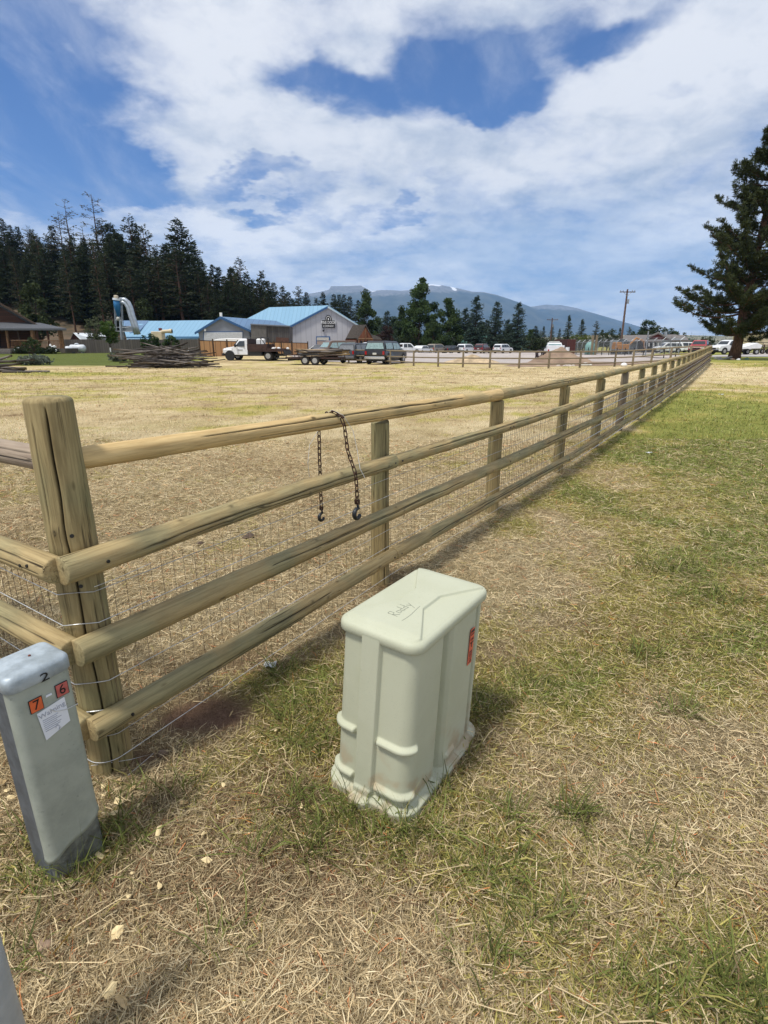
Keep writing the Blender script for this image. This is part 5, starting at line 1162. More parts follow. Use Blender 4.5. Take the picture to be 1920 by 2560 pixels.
# big gabled hall -----------------------------------------------------
def hall():
    r = thing('workshop_hall', 'large grey gabled hall with blue metal roof and black company sign', 'building', (0, 0, 0)); Y = 100; B = 14
    z0 = .1
    def P(px, py, y=Y): return at(px, py, y)
    A = P(820, 766); D = P(725, 817); E_ = P(890, 811); g0 = Vector((D.x, Y, z0)); g1 = Vector((E_.x, Y, z0))
    MB().prism([g0, g1, E_, A, D], (0, B, 0)).build('wall', M['grey_wall'], r)
    # roof: left plane runs back and to the left
    Bk = P(673, 770, 108); Cc = P(590, 812, 108)
    rf = MB().prism([A+Vector((.15, -.35, .15)), Bk+Vector((0, 0, .12)), Cc+Vector((0, 0, .12)), D+Vector((-.5, -.35, -.05))], (0, 0, -.22)).build('roof', M['blue_roof'], r)
    MB().prism([A+Vector((.05, -.35, .16)), E_+Vector((.55, -.35, -.12)), E_+Vector((.55, B, -.12)), A+Vector((.05, B, .16))], (0, 0, -.2)).build('roof', M['blue_roof'], r)
    MB().prism([A+Vector((0, -.42, .02)), D+Vector((-.6, -.42, -.2)), D+Vector((-.6, -.42, -.48)), A+Vector((0, -.42, -.3))], (0, .08, 0)).build('fascia', M['blue_trim'], r)
    MB().prism([A+Vector((0, -.42, .02)), E_+Vector((.6, -.42, -.2)), E_+Vector((.6, -.42, -.42)), A+Vector((0, -.42, -.25))], (0, .08, 0)).build('fascia', mat('pale_trim', (.45, .55, .6), .5), r)
    MB().prism([Vector((Cc.x+.3, 108, z0)), Vector((D.x-.1, Y+1, z0)), D+Vector((-.2, 1, -.1)), Cc+Vector((.3, 0, -.1))], (0, .3, 0)).build('side_wall', M['grey_wall'], r)
    # overhead door and small window
    fac('door_frame', [(790, 841), (825, 841), (825, 868), (790, 868)], Y-.12, .1, M['blue_trim'], r)
    fac('overhead_door', [(792, 843.5), (822, 843.5), (822, 851), (792, 851)], Y-.2, .08, mat('cream_roll_door', (.5, .48, .42), .6), r)
    fac('overhead_door_lower', [(792, 853), (816, 853), (816, 868), (792, 868)], Y-.2, .08, mat('tan_panel', (.33, .26, .22), .7), r)
    fac('window', [(829.5, 857.5), (838, 857.5), (838, 864), (829.5, 864)], Y-.08, .08, M['dark_void'], r)
    lamp = fac('wall_lamp', [(806, 824.5), (811, 824.5), (808, 829), (806.5, 829)], Y-.5, .45, M['black'], r)
    # company sign
    bk = M['black']; wh = M['white']; sy = Y-.25
    s = fac('company_sign', [(804.5, 800), (838, 801), (838, 820), (805, 819.5)], sy, .15, bk, r)
    fac('sign_border', [(803.5, 799), (839, 800), (839, 821), (804, 820.5)], sy+.06, .08, mat('sign_edge', (.5, .52, .55), .6), s)
    c = at(821, 801, sy); c2 = at(829.5, 801, sy); R_ = c2.x-c.x
    pts = [(c.x+math.cos(a)*R_, sy, c.z+math.sin(a)*R_*1.5) for a in np.linspace(0, math.pi, 20)]; MB().prism(pts, (0, .15, 0)).build('sign_arch', bk, s)
    MB().tube([(c.x+math.cos(a)*R_*.70, sy-.02, c.z+math.sin(a)*R_*1.5*.76) for a in np.linspace(.1, math.pi-.1, 16)], .035, 5).build('arch_line', wh, s)
    MB().prism([(c.x, sy-.02, c.z+R_*.75), (c.x+.11, sy-.02, c.z+R_*.28), (c.x, sy-.02, c.z+R_*.1), (c.x-.11, sy-.02, c.z+R_*.28)], (0, .03, 0)).build('sign_emblem', wh, s)
    t1 = at(821, 806.5, sy-.02); t2 = at(821, 815.5, sy-.02)
    text_part('sign_lettering', 'PINE DOOR', .62, wh, s, Matrix.Translation(t1)@Matrix.Rotation(R(90), 4, 'X')@Matrix.Diagonal((.78, 1.15, 1, 1)), .02)
    text_part('sign_lettering', 'COMPANY', .38, wh, s, Matrix.Translation(t2)@Matrix.Rotation(R(90), 4, 'X'), .02)
    origin_all = None
    # timber entrance porch on the right end
    r2 = thing('entrance_porch', 'small red brown timber entrance porch with steep shingled roof beside the grey hall', 'porch', (0, 0, 0)); Y2 = 97
    W = lambda px, py, y=Y2: at(px, py, y)
    MB().prism([W(865, 880), W(892, 880), W(892, 846), W(865, 846)], (0, 4, 0)).build('wall', M['brown_wall'], r2)
    MB().prism([W(892, 882, Y2-2), W(932, 882, Y2-2), W(932, 846, Y2-2), W(914, 818, Y2-2), W(896, 846, Y2-2)], (0, 5, 0)).build('gable', M['brown_wall'], r2)
    MB().prism([W(863, 849), W(882, 812.5), W(915, 811.5), W(899, 849)], (0, .15, -.15)).build('roof', M['brown_shingle'], r2)
    MB().prism([W(914, 811, Y2-2.3), W(934, 847, Y2-2.3), W(934, 847, Y2+3), W(914, 811, Y2+3)], (0, 0, -.15)).build('roof', M['brown_shingle'], r2)
    for px in (898, 908, 922, 931): a = W(px, 882, Y2-2.2); b = W(px, 846, Y2-2.2); MB().tube([a, b], .12, 8).build('timber_post', M['log'], r2)
    MB().tube([W(896, 847, Y2-2.25), W(932, 847, Y2-2.25)], .12, 8).build('tie_beam', M['log'], r2); MB().tube([W(914, 846, Y2-2.3), W(914, 822, Y2-2.3)], .1, 8).build('king_post', M['log'], r2)
    fac('window', [(876, 852), (885, 852), (885, 866), (876, 866)], Y2-.06, .06, M['dark_void'], r2); fac('doorway', [(901, 852), (913, 852), (913, 880), (901, 880)], Y2-2.06, .06, M['dark_void'], r2); fac('doorway', [(916, 852), (929, 852), (929, 880), (916, 880)], Y2-2.06, .06, M['dark_void'], r2)
    MB().prism([W(930, 836, 103), W(948, 842, 103), W(955, 849, 103), W(930, 849, 103)], (0, 5, 0)).build('side_roof', M['brown_shingle'], r2); fac('side_wall', [(932, 848), (952, 848), (952, 878), (932, 878)], 103.3, 4, M['brown_wall'], r2)
hall()
def small_hall():
    r = thing('gabled_workshop', 'smaller grey gabled building with blue roof edge and wide white door', 'building', (0, 0, 0)); Y = 92
    A = at(553, 794, Y); D = at(496, 830, Y); E_ = at(623, 826, Y)
    MB().prism([(D.x, Y, 0), (E_.x, Y, 0), E_, A, D], (0, 12, 0)).build('wall', mat('blue_grey_wall', (.22, .24, .28), .75, 0, .08, 1), r)
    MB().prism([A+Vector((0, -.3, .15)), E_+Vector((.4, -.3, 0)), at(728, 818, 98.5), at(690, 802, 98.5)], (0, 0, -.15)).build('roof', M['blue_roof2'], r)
    MB().prism([A+Vector((0, -.3, .15)), D+Vector((-.4, -.3, 0)), D+Vector((-.4, 12, 0)), A+Vector((0, 12, .15))], (0, 0, -.15)).build('roof', M['blue_roof'], r)
    for q, w in ((D, -.5), (E_, .5)): MB().prism([A+Vector((0, -.38, .2)), q+Vector((w, -.38, -.05)), q+Vector((w, -.38, -.4)), A+Vector((0, -.38, -.2))], (0, .07, 0)).build('fascia', M['blue_trim'], r)
    MB().box(A+Vector((0, 0, .45)), (.35, .35, .6)).build('ridge_vent', M['white'], r)
    fac('door_frame', [(508.5, 829), (607.5, 828), (607.5, 856), (508.5, 856)], Y-.1, .1, M['blue_trim'], r); fac('wide_door', [(510, 831), (606, 830), (606, 856), (510, 856)], Y-.16, .06, mat('pale_panel_door', (.50, .52, .55), .6), r)
    fac('wall_lamp', [(510, 822), (514, 822), (514, 828), (510, 828)], Y-.3, .3, M['white'], r)
    r = thing('low_blue_roofed_building', 'long low white walled building under a bright blue roof behind the grey board fence', 'building', (0, 0, 0)); Y = 100
    MB().prism([at(303, 802, Y+8), at(400, 802, Y+8), at(545, 800, Y+8), at(512, 845, Y), at(318, 849, Y)], (0, 0, -.2)).build('roof', M['blue_roof'], r)
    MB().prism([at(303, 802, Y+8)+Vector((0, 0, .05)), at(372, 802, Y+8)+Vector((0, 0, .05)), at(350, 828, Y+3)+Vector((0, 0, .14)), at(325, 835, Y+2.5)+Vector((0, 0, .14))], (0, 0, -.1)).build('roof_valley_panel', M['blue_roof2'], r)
    fac('wall', [(316, 845), (500, 842), (500, 875), (316, 875)], Y+.4, .3, M['white_wall'], r)
    fac('fascia', [(316, 842), (505, 841), (505, 844.5), (316, 845.5)], Y-.1, .15, mat('mid_blue_trim', (.08, .22, .42), .5), r)
    # weathered plank lean-to
    r = thing('plank_shed', 'dark weathered plank lean-to between the two grey gables', 'shed', (0, 0, 0)); Y = 90
    fac('wall', [(627, 812), (724, 817), (724, 856), (627, 858)], Y, 3, M['old_board'], r); fac('sliding_door', [(628, 813), (666, 815), (666, 857), (628, 857)], Y-.15, .12, mat('grey_planks', (.12, .115, .11), .9, 0, .3, 3, stretch=(6, 1, .6)), r)
    MB().prism([at(626, 811, Y-.3), at(725, 816, Y-.3), at(725, 814, Y+3), at(626, 809, Y+3)], (0, 0, -.12)).build('roof', M['shingle'], r)
    fac('opening', [(690, 843), (722, 845), (722, 856), (690, 856)], Y-.08, .06, mat('rusty_planks', (.10, .05, .035), .9, 0, .4, 4), r)
small_hall()

def collector():
    Y = 96; r = thing('dust_collector', 'tall blue cone dust collector on a steel frame with twin silver ducts', 'dust collector', (0, 0, 0)); p = lambda px, py, y=Y: at(px, py, y)
    bl = mat('bright_blue_steel', (.02, .14, .32), .45, .1, .2, 2)
    top = p(293, 750); R_ = p(302, 750).x-top.x; sl_ = Vector((.0, 0, 0)); bot = p(296, 792)
    MB().tube([top, p(293.5, 766), bot], [R_*1.05, R_*.95, R_*.3], 20).build('cyclone_body', bl, r, smooth=True)
    MB().tube([p(293, 746), p(293, 751)], R_*1.2, 20).build('top_ring', M['white_sheet'], r); MB().cbox(p(290, 742), (.6, .6, .5), .1).build('top_vent', mat('tan_cap', (.5, .42, .3), .6), r)
    for off, rad in ((0, .34), (-7, .34)):
        pts = [p(300, 749+abs(off)), p(312+off*.5, 749+abs(off)), p(321+off, 756+abs(off)*.5), p(327+off, 768), p(333+off, 790), p(341+off, 815), p(347+off, 836)]
        MB().tube(pts, rad, 10).build('duct', M['steel'] if 0 else mat('silver_duct', (.42, .46, .50), .35, .5, .15, 2), r, smooth=True)
    for px, dy in ((285, 0), (302, 0), (288, 2), (305, 2)): MB().tube([p(px, 752, Y+dy), p(px+5, 855, Y+dy)], .07, 6).build('frame_leg', M['steel'], r)
    for a, b, y in ((286, 303, 775), (287, 306, 800), (270, 322, 818), (288, 330, 828)): MB().tube([p(a, y), p(b, y+1)], .06, 6).build('cross_brace', M['steel'], r)
    MB().tube([p(286, 775), p(306, 800)], .05, 6).build('diagonal_brace', M['steel'], r); MB().cbox(p(322, 822, Y+1), (2.6, 1.4, .9), .1).build('hopper', mat('grey_hopper', (.25, .28, .31), .5), r)
    MB().tube([bot, p(300, 800), p(304, 853)], .16, 8).build('drop_pipe', mat('silver_pipe', (.42, .46, .50), .35, .5), r)
    MB().sphere(p(296, 797), .35, 10, 7).build('airlock', mat('pale_airlock', (.45, .45, .4), .6), r)
    Y = 93; r = thing('sawdust_hopper', 'cream box hopper with a short horizontal blower pipe on the low blue roof', 'hopper', (0, 0, 0))
    MB().cbox(at(396, 841, Y), (1.75, 1.5, 1.5), .06).build('hopper_box', M['cream'], r); MB().tube([at(403, 829, Y-.2), at(425, 828, Y-.2)], .28, 14).build('blower_pipe', M['cream'], r); MB().tube([at(424, 828, Y-.2), at(430, 828, Y-.2)], .36, 14).build('pipe_flange', M['cream'], r)
    MB().tube([at(430, 828, Y-.2), at(430.4, 828, Y-.2)], .3, 14).build('pipe_mouth', M['dark_void'], r); MB().box(at(401, 823.5, Y-.2), (.45, .4, .4)).build('fan_motor', mat('dark_red_motor', (.15, .03, .03), .5), r)
    for dx in (-.6, .6): MB().box(at(396, 853, Y)+Vector((dx, 0, -.2)), (.15, 1.2, 1.8)).build('leg', M['cream'], r)
collector()

def shed():
    Y = 92; r = thing('small_shed', 'small dark red shed with bright white metal roof behind the grey fence', 'shed', (0, 0, 0)); p = lambda a, b, y=Y: at(a, b, y)
    MB().prism([p(173, 856), p(184, 832.5), p(208, 857)], (0, .3, 0)).build('gable', mat('dark_red_boards', (.07, .025, .022), .9, 0, .4, 4), r); MB().prism([p(173, 856), p(208, 857), p(208, 875), p(173, 875)], (0, 5, 0)).build('wall', mat('dark_red_wall', (.07, .025, .022), .9, 0, .4, 4), r)
    MB().prism([p(183, 832, Y-.2), p(262, 833, Y+1.5), p(282, 857, Y-.5), p(210, 857.5, Y-.5)], (0, .05, -.1)).build('roof', M['white_sheet'], r); MB().prism([p(183, 832, Y-.2), p(171.5, 857, Y-.2), p(171.5, 857, Y+4), p(183, 832, Y+4)], (0, 0, -.1)).build('roof', M['shingle'], r)
    MB().tube([p(195.5, 832), p(197, 845)], .12, 8).build('stove_pipe', M['black'], r)
    fac('dormer', [(217, 844), (263, 843.5), (263, 853), (217, 853)], Y-1.0, 1, mat('grey_sheet', (.33, .33, .35), .5, .2), r); fac('dormer_trim', [(215, 842), (264, 841), (264, 844), (216, 844.5)], Y-1.15, 1.2, M['black'], r); fac('dormer_base', [(216, 853), (264, 852.5), (264, 856), (216, 856)], Y-1.1, 1, M['black'], r)
shed()
def cabin():
    Y = 70; r = thing('log_cabin', 'brown log cabin with covered railed porch at left edge of view', 'house', (0, 0, 0)); p = lambda a, b, y=Y: at(a, b, y)
    z0 = .5
    MB().prism([p(-160, 818, Y+3), p(-160, 884, Y+3), p(96, 884, Y+3), p(96, 815, Y+3), p(84, 811, Y+3), p(-34, 742, Y+3)], (-6, 7, 0)).build('wall', M['log_wall'], r)
    MB().prism([p(-34, 738, Y+2), p(92, 811, Y+2), p(92, 811, Y+2)+Vector((-9, 9, 0)), p(-34, 738, Y+2)+Vector((-9, 9, 0))], (0, 0, -.25)).build('roof', M['shingle'], r); MB().prism([p(-34, 738, Y+2), p(-170, 812, Y+2), p(-170, 812, Y+11), p(-34, 738, Y+11)], (0, 0, -.25)).build('roof', M['shingle'], r)
    MB().prism([p(-34, 737, Y+1.9), p(93, 811, Y+1.9), p(93, 815, Y+1.9), p(-34, 742, Y+1.9)], (0, .1, 0)).build('barge_board', M['bark'], r)
    MB().prism([p(-170, 803, Y+3), p(100, 807, Y+3), p(166, 821, Y), p(166, 821, Y-.2), p(-170, 821, Y-.2)], (0, 0, -.22)).build('porch_roof', M['shingle'], r)
    MB().prism([p(-170, 821, Y-.1), p(165, 822, Y-.1), p(165, 826, Y-.1), p(-170, 826, Y-.1)], (0, .12, 0)).build('porch_beam', M['bark'], r)
    MB().prism([p(-170, 871, Y), p(163, 871, Y), p(163, 881, Y), p(-170, 881, Y)], (0, 3, 0)).build('porch_deck', mat('weathered_deck', (.12, .10, .08), .9), r)
    for px, w, m_ in ((18, .16, M['log']), (46, .08, M['bark']), (83, .28, M['log']), (94, .12, M['log_wall']), (120, .12, M['log_wall']), (150, .20, M['log']), (155, .13, M['log']), (-60, .2, M['log'])): MB().tube([p(px, 826, Y+.2)+Vector((-.1, 0, 0)), p(px+5, 872, Y+.2)], w, 10).build('porch_post', m_, r)
    MB().prism([p(78, 826, Y+.3), p(90, 826, Y+.3), p(96, 872, Y+.3), p(82, 872, Y+.3)], (0, .4, 0)).build('porch_pillar', M['log'], r)
    for a, b in ((27, 82), (95, 150)):
        rl = MB().tube([p(a, 851, Y+.05), p(b, 851, Y+.05)], .055, 6).build('handrail', M['log'], r); MB().tube([p(a, 868, Y+.05), p(b, 868, Y+.05)], .045, 6).build('bottom_rail', M['log'], r)
        bl = MB()
        for k in np.arange(a+2, b, 3.3): MB().tube([p(k, 868, Y+.05), p(k, 851, Y+.05)], .033, 5).build('baluster', M['log'], r)
    for k in range(4): MB().box(p(0, 874+k*3, Y-.3-k*.3), (2.8, .35, .08)).build('step', mat('grey_step', (.22, .20, .18), .8), r)
    fac('doorway', [(-20, 835), (0, 835), (0, 872), (-20, 872)], Y+2.9, .08, M['dark_void'], r)
    rs = random.Random(3)
    for px, py in ((38, 875), (46, 871), (125, 863), (130, 868), (136, 866), (124, 873), (139, 876)):
        b = MB(); q = at(px, py, Y-1)
        for k in range(5): b.sphere(q+Vector((rs.uniform(-.12, .12), rs.uniform(-.1, .1), rs.uniform(-.08, .08))), .09, 7, 5)
        tag(b.build('flower_cluster', M['white']), 'cluster of white blooms in front of the cabin porch', 'flowers', 'white blooms by the cabin porch')
    for i, (px, w, lab) in enumerate(((55, 3.0, 'dark low shrub below the cabin railing, left part'), (130, 2.6, 'dark low shrub below the right end of cabin railing'), (100, 2.4, 'dark low shrub in the middle of the cabin railing'))):
        q = at(px, 880, Y-.8); b = broadleaf('porch_shrub', lab, 'shrub', None, 300+i, w/2.4, ((0, 0, .4, .8, .4),), 900, (.012, .022, .010), (.04, .06, .025), .16, .04); b.location = (q.x, q.y, tz(q.x, q.y))
cabin()

def fences():
    # grey board fence
    r = thing('board_fence', 'dark weathered board fence running from the cabin to the new cedar fence', 'fence', (0, 0, 0)); Y = 75
    x0, x1 = at(150, 860, Y).x, at(498, 860, Y).x; n = 8
    for i in range(n):
        a = x0+(x1-x0)*i/n; b = x0+(x1-x0)*(i+1)/n; z = tz((a+b)/2, Y)
        MB().box(((a+b)/2, Y, z+.85), (b-a-.02, .05, 1.72+.06*math.sin(i*2))).build('board_panel', M['oldfence'], r); MB().box((a, Y+.08, z+.88), (.12, .12, 1.8)).build('post', M['bark'], r)
    # cedar fence
    r = thing('cedar_fence', 'bright new cedar board fence with dark posts behind the flatbed truck', 'fence', (0, 0, 0))
    px = [500, 534, 569, 605, 640, 672, 686, 704, 730, 770]
    P = []
    for i, a in enumerate(px): f = (a-500)/270; Yq = 60+9*f; q = at(a, 870, Yq); P.append((q.x, Yq, .24*(1-f)))
    for i, (a, b) in enumerate(zip(P[:-1], P[1:])):
        h = 1.78; MB().prism([(a[0], a[1], a[2]), (b[0], b[1], b[2]), (b[0], b[1], b[2]+h), (a[0], a[1], a[2]+h)], (0, .04, 0)).build('board_panel', M['cedar'], r)
        MB().prism([(a[0], a[1]-.03, a[2]+h-.02), (b[0], b[1]-.03, b[2]+h-.02), (b[0], b[1]-.03, b[2]+h+.05), (a[0], a[1]-.03, a[2]+h+.05)], (0, .14, 0)).build('top_cap', M['bark'], r)
    for i, a in enumerate(P): MB().box((a[0], a[1]-.06, a[2]+.97), (.12, .10, 2.05)).build('post', M['bark'], r)
    # far rail fence along the lot
    r = thing('far_rail_fence', 'old three rail fence between the field and the parking lot', 'fence', (0, 0, 0))
    pxs = [(815, 908), (872, 909), (922, 910), (976, 912), (1034, 915), (1095, 917), (1157, 918.5), (1224, 920), (1297, 921), (1371, 921), (1449, 919.5), (1536, 917)]
    P = [gp(a, b) for a, b in pxs]
    a, b = Vector(P[-1]), Vector(post_xy(NPOST-1))
    for k in range(1, 6): P.append(tuple(a.lerp(b, k/5)))
    P = [(p[0], p[1], tz(*p)) for p in P]
    for i, p in enumerate(P): log('post', (p[0], p[1], p[2]-.1), (p[0], p[1], p[2]+1.18), .075, .07, M['rail_far'], r, 10, 3, (), 400+i, knots=0)
    for k, h in enumerate((1.14, .68, .30)):
        for i in range(len(P)-1):
            a, b = P[i], P[i+1]; log('rail', (a[0], a[1]-.02, a[2]+h+.01*math.sin(i)), (b[0], b[1]-.02, b[2]+h+.01*math.sin(i+1)), .048 if k else .055, .048, M['rail_far'], r, 8, 3, (), 500+i+k*20, knots=0)
    # chain link compound
    r = thing('chain_link_fence', 'tall chain link compound fence with slanted barbed arms right of the white service truck', 'fence', (0, 0, 0))
    A = Vector((at(1421, 860, 108).x, 108)); B = Vector((at(1700, 860, 72).x, 72)); n = 17; mm = M['steel']
    for i in range(n+1):
        q = A.lerp(B, i/n); z = tz(q.x, q.y)*.6; MB().tube([(q.x, q.y, z), (q.x, q.y, z+2.0)], .045, 6).build('post', mm, r); MB().tube([(q.x, q.y, z+2.0), (q.x+.45, q.y-.1, z+2.42)], .035, 5).build('barbed_arm', M['white_sheet'], r)
    for h in (2.0, .1): MB().tube([(A.x, A.y, h), (B.x, B.y, h+.2)], .035, 5).build('top_rail' if h > 1 else 'bottom_rail', mm, r)
    w = MB()
    for k in range(3): w.tube([(A.x+.15*(k+1), A.y, 2.0+.14*(k+1)), (B.x+.15*(k+1), B.y, 2.2+.14*(k+1))], .012, 3)
    w.build('barbed_wire', mm, r); w = MB(); L = (B-A).length; m_ = int(L/.22)
    for i in range(m_):
        for sgn in (1, -1):
            a = A.lerp(B, i/m_); c = max(0, min(1, (i+sgn*9)/m_)); c = A.lerp(B, c); w.tube([(a.x, a.y, .12), (c.x, c.y, 2.1)], .008, 3, caps=False)
    w.build('mesh', mm, r)
    for px, lab in ((1478, 'left one of two thick timber posts by the compound'), (1487.5, 'right one of two thick timber posts by the compound')):
        q = at(px, 888, 72); tp = at(px, 838, 72); o = MB().tube([(q.x, 72, 0), (q.x, 72, tp.z)], .15, 10).build('timber_post', M['rail_far']); tag(o, lab, 'post')
    q = at(1613, 890, 66); tp = at(1616, 828, 66); tag(MB().tube([(q.x, 66, .2), (q.x, 66, tp.z)], .07, 10).build('steel_pole', M['steel']), 'thin grey steel pole in front of the red gabled house', 'pole')
    # dark pipe fence in front of the compound
    r = thing('pipe_fence', 'low dark pipe fence in front of the chain link compound', 'fence', (0, 0, 0)); A = Vector((at(1440, 880, 84).x, 84)); B = Vector((at(1690, 880, 58).x, 58)); n = 12
    for i in range(n+1): q = A.lerp(B, i/n); MB().tube([(q.x, q.y, 0), (q.x, q.y, 1.25)], .05, 6).build('post', M['black'], r)
    MB().tube([(A.x, A.y, .25), (B.x, B.y, .25)], .04, 5).build('rail', M['black'], r)
    # pasture fence by the right hand road
    r = thing('pasture_fence', 'low dark wire fence behind the road at the right edge', 'fence', (0, 0, 0))
    for i in range(7): q = at(1862+i*12, 870, 78); MB().box((q.x, 78, 1.0), (.12, .12, 1.3)).build('post', M['bark'], r)
    a, b = at(1860, 870, 78), at(1945, 870, 78)
    for h in (1.55, 1.1): MB().box(((a.x+b.x)/2, 78, h), (b.x-a.x, .05, .1)).build('rail', M['bark'], r)
fences()

# parking lot and roads ------------------------------------------------
def lot():
    m = mat('pale_compacted_gravel', (.42, .375, .345), .95, 0, .18, .5, .4, col2=(.36, .31, .28), bsc=8)
    def sheet(name, pts, m, dz, nu=40):
        b = bmesh.new(); vs = [b.verts.new((x, y, 0)) for x, y in pts]; b.faces.new(vs); me = bpy.data.meshes.new(name)
        bmesh.ops.triangulate(b, faces=b.faces)
        for _ in range(5): bmesh.ops.subdivide_edges(b, edges=[e for e in b.edges if e.calc_length() > 6], cuts=1)
        for v in b.verts: v.co.z = tz(v.co.x, v.co.y)+dz
        b.to_mesh(me); b.free(); o = bpy.data.objects.new(name, me); C.objects.link(o); me.materials.append(m); return tag(o, kind='structure')
    sheet('parking_lot', [gp(770, 905), gp(1000, 908), gp(1290, 909), (at(1330, 0, 60).x*0+gp(1335, 898)[0], gp(1335, 898)[1]), gp(1560, 899), (26, 52), (38, 62), (60, 74), (70, 100), (30, 150), (-12, 150), (-22, 110), (-14, 75)], m, .03)
    sheet('road', [(30, 60), (130, 60), (130, 72), (42, 70)], mat('pale_road', (.40, .38, .36), .9, 0, .15, .5), .05)
    dm = mat('bare_dirt', (.30, .215, .15), 1, 0, .35, .7, .6, col2=(.20, .14, .10), bsc=6); sheet('dirt_strip', [gp(1285, 910), gp(1330, 897), gp(1560, 896), (25, 47), gp(1540, 914), gp(1300, 918)], dm, .02)
    sheet('weedy_verge', [(32, 132), (32, 112), (60, 104), (80, 120)], mat('brown_weeds', (.22, .17, .09), 1, 0, .4, .8), .06)
    def pile(name, px, py, Y, rx, ry, h, seed, label, m_):
        q = at(px, py, Y); n = 40; u = np.linspace(-1, 1, n); X, Yy = np.meshgrid(u, u); r_ = np.sqrt(X**2+Yy**2); z = h*np.clip(1-r_, 0, 1)**.8*(.7+.6*fbm(X*2.2+seed, Yy*2.2, 4, seed))-.05; i = (np.arange(n-1)[None]+np.arange(n-1)[:, None]*n).ravel()
        o = npmesh(name, np.stack([X.ravel()*rx, Yy.ravel()*ry, z.ravel()], 1), np.stack([i, i+1, i+n+1, i+n], 1), m_, smooth=False); o.location = (q.x, Y, tz(q.x, Y)+.01); return tag(o, label, 'dirt pile')
    pile('dirt_pile', 1400, 905, 47, 3.0, 2.0, 1.5, 1, 'heap of pale dirt and stones behind the far rail fence', dm); pile('dirt_pile', 1180, 900, 52, 2.8, 1.6, .75, 2, 'low tan heap of wood chips and soil in the lot behind the fence', mat('tan_heap', (.50, .38, .24), 1, 0, .4, 2, .5)); pile('dirt_pile', 1330, 912, 44, 2.5, 1.4, .4, 3, 'low rubble mound below the bending person', dm)
    rs = random.Random(2)
    for i in range(26):
        px = rs.choice((rs.uniform(1380, 1435), rs.uniform(1320, 1340), rs.uniform(1395, 1432))); o = stone('rubble_stone', px, rs.uniform(905, 914), rs.uniform(43.5, 45.5), rs.uniform(.06, .17), 'pale broken stone at the foot of the dirt heap', mat('pale_rubble', (.55, .48, .42), .9) if i == 0 else bpy.data.materials['pale_rubble'], i); o['group'] = 'pale stones round the dirt heap'
    q = at(1464, 908, 44); b = MB(); b.sphere((0, 0, .12), (.38, .22, .15), 12, 8).sphere((.3, 0, .1), (.22, .15, .1), 10, 6); o = b.build('plastic_bag', M['white'], smooth=True); o.location = (q.x, 44, tz(q.x, 44)); tag(o, 'white plastic sheet lying right of the dirt heap', 'plastic sheet')
    q = at(1560, 912, 42); o = MB().sphere((0, 0, .12), (.24, .2, .17), 14, 9).build('white_sack', M['white'], smooth=True); o.location = (q.x, 42, tz(q.x, 42)); tag(o, 'white rounded sack on the field just above the near top rail', 'sack')
lot()

def poles():
    def up(name, px, top, base, Y, lab, arm):
        a = at(px, top, Y); b = Vector((at(px, top, Y).x, Y, 0)); r = thing(name, lab, 'utility pole', (b.x, Y, 0)); H = a.z
        m = mat('brown_pole', (.12, .075, .06), .9, 0, .3, 4); MB().tube([(0, 0, -.3), (0, 0, H)], [.2, .13], 10).build('pole', m, r); MB().box((0, -.15, H-.45), (arm, .12, .14)).build('crossarm', m, r)
        for x in (-.45, -.3, .3, .45): MB().tube([(x*arm, -.15, H-.4), (x*arm, -.15, H-.15)], .05, 6).build('insulator', M['steel'], r)
        for s in (-1, 1): MB().tube([(s*arm*.25, -.17, H-.5), (0, -.17, H-1.1)], .03, 4).build('brace', M['steel'], r)
        MB().tube([(.25, -.2, H-2.3), (.25, -.2, H-1.6)], .16, 8).build('transformer', M['steel'], r)
    up('utility_pole', 1569, 723, 862, 98, 'tall reddish utility pole with a single crossarm right of the mountains', 2.6); up('utility_pole', 1381, 795, 862, 150, 'far smaller utility pole with crossarm left of the chain link fence', 2.9)
poles()

